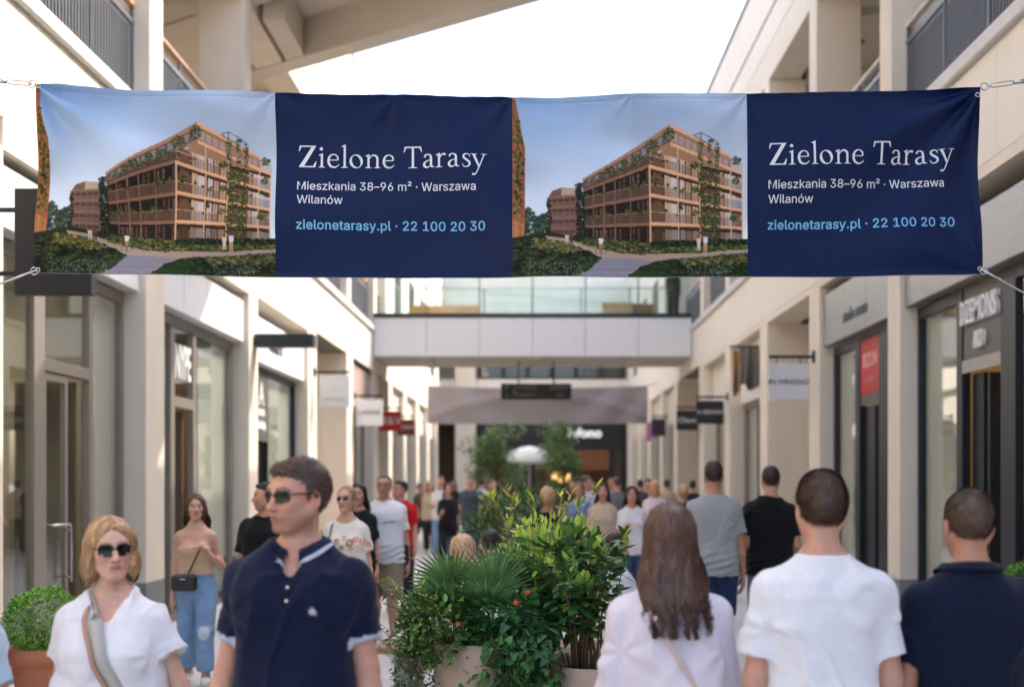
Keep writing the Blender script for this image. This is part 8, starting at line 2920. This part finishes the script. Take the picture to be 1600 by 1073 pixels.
bag_thing(p, X, Y, 0, 'dark shoulder bag of the woman in the embroidered blouse', st1, PM['bag'], MB().cbox(-.27, -.19, -.12, .12, .82, 1.02, .02), PM['bag'])

# --- man with glasses, white tee, khaki shorts
X, Y = XY(600, 13.9)
p = Person(H=1.83, girth=1.10, belly=.035, head_yaw=R(-3), legs=stride(1), arms={-1: hang(-1, .16), 1: hang(1, .20, .02, -.10)}, vox=.0120, hvox=.0050)
bd = p.body(SK, brow=lin(80, 60, 50), stubble=.15)


def tee_print(V, C):
    k = (np.abs(V[:, 2] - 1.28 * p.s - .05 * V[:, 0]) < .012) & (V[:, 1] < 0) & (np.abs(V[:, 0]) < .13) & (noise3(V * V3(3, 0, 2), 20, 5) > .05)
    C[k] = lin(150, 152, 165)
    return C


sh = p.tshirt(lin(230, 229, 234), seed=91, sleeve=.72, loose=.026, fold=.007, paint=tee_print, hem=.86)
shF = p.last
fr, ln = p.glasses(wide=.0235, tall=.0155, thick=.0014)
watch = MB()
w0, d0 = p.wr[1], p.fd[1]
ring = [tuple(w0 - d0 * .02 + .031 * p.s * (np.cross(d0, V3(0, 1, 0)) * math.cos(a) + V3(0, 1, 0) * math.sin(a)) + V3(0, 0, p.dz)) for a in np.linspace(0, 6.2832, 17)]
watch.tube(ring, .010, 6)
put_person(p, X, Y, R(2), 'man with glasses and a receding hairline in white T-shirt and khaki shorts', bd, wear=[
    ('shirt', sh, 'cloth'), ('shorts', p.legwear(lin(150, 134, 112), length=.50, loose=.034, fold=.006, name='shorts'), 'cloth'), ('hair', p.hair('crop', lin(70, 54, 46), seed=17, strands=1500), 'hair'),
    ('glasses', fr.mesh('glasses'), 'frame'), ('lenses', ln.mesh('lenses'), 'clear'), ('wristwatch', watch.mesh('wristwatch'), 'frame'), ('shoe', p.shoe(lin(225, 225, 225), lin(235, 235, 235), sd=-1), 'shoe'), ('shoe', p.shoe(lin(225, 225, 225), lin(235, 235, 235), sd=1), 'shoe')])
bag_thing(p, X, Y, R(2), 'black bag hanging at the hip of the man in khaki shorts', p.ribbon(shF, [(.13, .0, 1.46 * p.s), (.15, .06, 1.35 * p.s), (.19, .08, 1.15 * p.s), (.21, .06, 1.0)], .02, off=.004), PM['bag'], MB().cbox(.20, .27, -.06, .14, .82, 1.06, .02), PM['bag'])

# --- grey tee and black tee men from behind
X, Y = XY(1115, 11.3)
p = Person(H=1.93, girth=1.03, legs=stride(-1), arms={-1: hang(-1, .17), 1: hang(1, .15)}, vox=.0120, hvox=.006)
bd = p.body(SK3, fine=False)
put_person(p, X, Y, R(178), 'tall man in a grey T-shirt and blue denim shorts walking away', bd, wear=[
    ('shirt', p.tshirt(lin(158, 162, 168), seed=101, sleeve=.72, loose=.028, fold=.008, hem=.86), 'cloth'), ('shorts', p.legwear(lin(38, 58, 92), length=.47, loose=.03, name='shorts'), 'cloth'), ('hair', p.hair('short', lin(62, 44, 36), seed=18, strands=1200), 'hair'), ('shoe', p.shoe((.5, .5, .5), sd=-1), 'shoe'), ('shoe', p.shoe((.5, .5, .5), sd=1), 'shoe')])
X, Y = XY(1204, 11.6)
p = Person(H=1.89, girth=1.0, legs=stride(1), arms={-1: ((-.20, .02, -1), (.18, -.85, -.45), (1, 0, 0)), 1: ((.20, .02, -1), (-.18, -.85, -.45), (-1, 0, 0))}, vox=.0120, hvox=.006)
bd = p.body(SK, fine=False)
put_person(p, X, Y, R(180), 'man in a black T-shirt and grey-blue jeans walking away, hands in front of him', bd, wear=[
    ('shirt', p.tshirt(lin(24, 24, 28), seed=111, sleeve=.72, loose=.026, fold=.007, hem=.86), 'cloth'), ('jeans', p.legwear(lin(108, 120, 142)), 'cloth'), ('hair', p.hair('short', lin(52, 38, 32), seed=19, strands=1200), 'hair'), ('shoe', p.shoe((.5, .5, .5), sd=-1), 'shoe'), ('shoe', p.shoe((.5, .5, .5), sd=1), 'shoe')])


# --- the distant strollers
def stroller(px, Y, H, label, top, legs_c, hair, hair_c, yaw=0, female=False, hy=0, short=False, sk=SK, shift=0, skirt=False, seed=0, res=None):
    X, _ = XY(px, Y)
    k = 1 if seed % 2 else -1
    q = res or (MID if Y < 18 else FAR)
    arms = {-1: hang(-1, .12 + .04 * (seed % 3), .14 * (seed % 3 - 1), -.2), 1: hang(1, .12 + .03 * (seed % 2), -.14 * (seed % 3 - 1), -.25)}
    if seed % 4 == 0:        # one forearm raised, as if holding a phone
        arms[k] = ((.10 * k, -.10, -1), (-.25 * k, -1, .45), (-k, 0, .3))
    elif seed % 5 == 2:      # hand on a shoulder strap
        arms[k] = ((.25 * k, -.05, -1), (-.45 * k, -.5, .9), (-k, -.4, 0))
    p = Person(H=H, female=female, girth=.94 + .05 * (seed % 4), head_yaw=R(hy), head_tilt=R((seed % 5 - 2) * 2), legs=stride(k), arms=arms, hands=Y < 25, **q)
    bd = p.body(sk, fine=Y < 22)
    wear = [('shirt', p.tshirt(lin(*top), seed=200 + seed * 7, sleeve=.7, loose=.024, fold=.005), 'cloth'),
            ('shorts' if short else 'trousers', p.legwear(lin(*legs_c), length=.47 if short else 1.0, loose=.03 if short else .025), 'cloth'),
            ('hair', p.hair(hair, lin(*hair_c), seed=seed + 30, strands=500 if Y < 20 else 0, vox=.012 if Y > 18 else None), 'hair')]
    if Y < 30:
        wear += [('shoe', p.shoe(lin(200, 200, 200), sd=-1), 'shoe'), ('shoe', p.shoe(lin(200, 200, 200), sd=1), 'shoe')]
    return put_person(p, X, Y, R(yaw), label, bd, wear=wear)


stroller(560, 13.4, 1.73, 'dark-haired woman in black glimpsed between the embroidered blouse and the man with glasses', (30, 30, 32), (40, 40, 44), 'mid', (48, 34, 28), female=True, seed=1)
stroller(625, 17.2, 1.77, 'man in a bright red T-shirt looking aside behind the man with glasses', (196, 30, 36), (50, 50, 56), 'short', (40, 30, 26), hy=-50, seed=2)
stroller(657, 33, 1.70, 'person in brown standing by the far glass door', (96, 80, 66), (60, 54, 50), 'short', (60, 46, 38), yaw=60, seed=3)
stroller(689, 28.5, 1.88, 'woman in white top and blue jeans with shoulder straps, walking towards us', (222, 218, 216), (116, 146, 184), 'short', (74, 50, 38), female=True, seed=4)
stroller(735, 28.0, 1.87, 'man in a dark grey printed T-shirt beside the woman in blue jeans', (72, 78, 88), (50, 56, 72), 'short', (66, 52, 42), hy=-20, seed=5)
stroller(760, 41, 1.95, 'person in white shirt near the young tree', (226, 222, 222), (40, 40, 46), 'short', (90, 60, 46), seed=6)
stroller(780, 40, 1.75, 'person in black beside the white-shirted one near the young tree', (30, 30, 34), (30, 30, 34), 'mid', (40, 30, 26), female=True, seed=7)
stroller(708, 36, 1.80, 'person in dark clothes behind the couple by the far column', (44, 42, 46), (40, 40, 44), 'mid', (50, 36, 30), female=True, seed=8)
stroller(856, 13.0, 1.70, 'blond person in a navy top seen from behind above the yellow-green shrub', (30, 36, 56), (60, 64, 80), 'tied', (206, 172, 126), yaw=170, female=True, seed=9)
stroller(916, 24, 1.86, 'man in a pale blue and white shirt turning aside', (206, 212, 226), (70, 76, 90), 'short', (70, 50, 40), hy=40, yaw=30, seed=10)
stroller(942, 17.6, 1.73, 'long dark-haired woman in a beige top beside the woman in white', (206, 182, 160), (60, 64, 76), 'long', (40, 28, 26), female=True, hy=-5, seed=11)
stroller(987, 16.8, 1.69, 'dark-haired woman with a fringe in a white top and thin black strap', (228, 226, 228), (70, 90, 120), 'mid', (52, 36, 32), female=True, seed=12)
stroller(964, 25, 1.84, 'man in grey behind the dark-haired women', (110, 112, 122), (60, 62, 70), 'short', (84, 62, 48), yaw=180, seed=13)
stroller(1023, 22.5, 1.76, 'woman with blond fringe in a pale pink top', (226, 208, 210), (120, 130, 150), 'mid', (190, 140, 96), female=True, seed=14)
stroller(1000, 30, 1.80, 'dark-haired person in black in front of the far white column', (34, 32, 36), (40, 40, 44), 'short', (40, 30, 28), seed=15, yaw=180)
stroller(1068, 19, 1.71, 'blond person in a navy top walking away by the shaded piers', (34, 40, 58), (50, 52, 60), 'tied', (196, 160, 116), yaw=180, female=True, seed=16)
stroller(1082, 27, 1.78, 'dark-haired person half hidden behind the tall man in grey', (50, 46, 50), (50, 50, 56), 'short', (40, 32, 28), yaw=180, seed=17)
stroller(955, 36, 1.86, 'light-haired man far off before the lit shop door', (150, 146, 150), (60, 60, 66), 'short', (150, 110, 70), seed=18)
stroller(672, 31, 1.74, 'woman with a beige jacket between the far glass door and the jeans couple', (190, 170, 146), (46, 46, 50), 'mid', (120, 84, 60), female=True, hy=20, seed=19)
stroller(752, 33, 1.83, 'man in a pale shirt walking away just past the couple in the middle', (200, 200, 204), (70, 76, 92), 'short', (54, 42, 36), yaw=180, seed=20)
stroller(896, 29, 1.80, 'dark-haired man in black beside the pale blue shirt', (40, 40, 44), (56, 60, 70), 'short', (40, 32, 28), seed=21, hy=-25)
stroller(926, 32, 1.76, 'woman in a rust-coloured top far behind the long-haired woman', (160, 92, 70), (50, 50, 60), 'mid', (60, 42, 34), female=True, seed=22)
stroller(1042, 31, 1.80, 'man in a sand-coloured shirt before the far dark signs', (188, 168, 142), (62, 62, 70), 'short', (70, 52, 42), seed=23, yaw=160)
stroller(700, 24, 1.72, 'woman in black carrying herself upright in front of the jeans couple', (34, 34, 38), (44, 44, 50), 'mid', (70, 48, 36), female=True, hy=15, seed=24)
stroller(770, 27, 1.80, 'man in a mustard shirt partly behind the dense green shrub', (176, 136, 70), (52, 56, 66), 'short', (56, 42, 34), seed=25, yaw=20)
stroller(905, 20.5, 1.74, 'woman in a dusty blue dress behind the yellow-green shrub', (120, 140, 168), (120, 140, 168), 'mid', (110, 76, 52), female=True, seed=26, hy=-15)
stroller(1012, 26, 1.82, 'man in a charcoal shirt behind the woman with blond fringe', (62, 62, 68), (70, 74, 84), 'short', (60, 46, 38), seed=27, hy=10)
# on the footbridge
Xb, _ = XY(1052, YB + 1.2)
p = Person(H=1.76, female=True, arms={-1: ((-.2, 0, -1), (.3, -.5, .9), (1, 0, 0)), 1: hang(1)}, hands=False, **FAR)
put_person(p, Xb, YB + 1.2, R(-40), 'person in dark clothes standing on the footbridge', p.body(SK, fine=False), Z=6.10, wear=[
    ('jacket', p.tshirt(lin(44, 46, 44), sleeve=2, seed=5), 'cloth'), ('trousers', p.legwear(lin(34, 38, 40)), 'cloth'), ('hair', p.hair('mid', lin(60, 42, 32), vox=.007), 'hair')])

# --- people sitting on the bench behind the planters
bench = empty('bench', (-.36, 10.35, 0))
tag(bench, 'pale stone bench behind the planters', 'bench')
for k in range(5):
    MB().cbox(-.9, 1.5, -.24 + k * .1, -.15 + k * .1, .38, .43, .008).build('slat', mat('bench_wood', lin(150, 122, 92), rough=.6, noise=.15, stretch=(.1, 1, 1), scale=8), bench)
for x in (-.7, .3, 1.3):
    MB().cbox(x - .06, x + .06, -.2, .2, 0, .378, .01).build('leg', M_PLINTH, bench)
sit = {-1: ((-.10, -1, -.03), (-.02, .05, -1), (0, -1, 0)), 1: ((.10, -1, -.03), (.02, -.25, -1), (0, -1, 0))}


def sitter(px, Y, H, yaw, label, top, legc, hair, hc_, female, seed, short=True, hy=0, shoec=(.6, .5, .5)):
    X, _ = XY(px, Y)
    p = Person(H=H, female=female, head_yaw=R(hy), head_pitch=R(12), legs=sit, arms={-1: ((-.14, -.25, -1), (.25, -1, .1), (1, 0, 0)), 1: ((.14, -.25, -1), (-.25, -1, .2), (-1, 0, 0))}, vox=.017, hvox=.0075)
    bd = p.body(SK2, fine=False)
    put_person(p, X, Y, R(yaw), label, bd, wear=[('shirt', p.tshirt(lin(*top), seed=300 + seed, sleeve=.6, loose=.022, hem=.90), 'cloth'), ('shorts' if short else 'trousers', p.legwear(lin(*legc), length=.40 if short else 1.0, top=1.0), 'cloth'),
               ('hair', p.hair(hair, lin(*hc_), seed=seed, strands=500), 'hair'), ('shoe', p.shoe(shoec, sd=-1, low=True), 'shoe'), ('shoe', p.shoe(shoec, sd=1, low=True), 'shoe')])
    return p


sitter(722, 10.35, 1.70, -96, 'seated blond woman with bare legs and pale sandals behind the fan palm', (222, 214, 208), (60, 60, 56), 'mid', (206, 170, 138), True, 1)
sitter(768, 10.2, 1.76, 165, 'seated dark-haired man with his back to us behind the fan palm', (214, 210, 208), (60, 62, 70), 'short', (44, 32, 28), False, 2, short=False)
sitter(805, 10.5, 1.66, 150, 'seated person with brown hair next to the dark-haired man', (196, 170, 150), (60, 62, 70), 'short', (120, 84, 62), False, 3, short=False)
sitter(962, 10.4, 1.72, 110, 'seated person in white and blue mostly hidden by the leafy shrub', (218, 220, 228), (58, 72, 104), 'short', (60, 44, 36), False, 4, short=False)


# --- shop-window mannequins
def mannequin(X, Y, yaw, label, top, low, Z=.012):
    p = Person(H=1.78, female=True, girth=.9, arms={-1: hang(-1, .2), 1: ((.3, 0, -1), (-.2, -.5, -1), (-1, 0, 0))}, hands=False, **FAR)
    root = empty('mannequin', (X, Y, Z), R(yaw))
    tag(root, label, 'mannequin')
    link('figure', p.body(lin(212, 202, 188), fine=False), root, mat('mannequin_plastic', (.6, .55, .5), rough=.4, noise=.02, attr='Col'))
    link('top', p.tshirt(lin(*top), sleeve=2, seed=7), root, PM['cloth'])
    link('skirt', p.legwear(lin(*low), length=.8, loose=.05, flare=.05, name='skirt'), root, PM['cloth'])


mannequin(-5.15, 11.45, 80, 'bald mannequin in green behind the window next to the taupe door frame', (86, 108, 76), (60, 78, 60))
mannequin(-5.35, 17.0, 90, 'mannequin in a sand-yellow top inside the second shop doorway', (206, 178, 120), (150, 120, 84))
mannequin(-5.2, 15.75, 80, 'mannequin in pale blue behind the narrow pane of the second shop', (170, 184, 200), (70, 80, 100))
mannequin(5.15, 11.45, -80, 'mannequin in white at the edge of the dark-framed shop window', (214, 212, 210), (70, 66, 64))
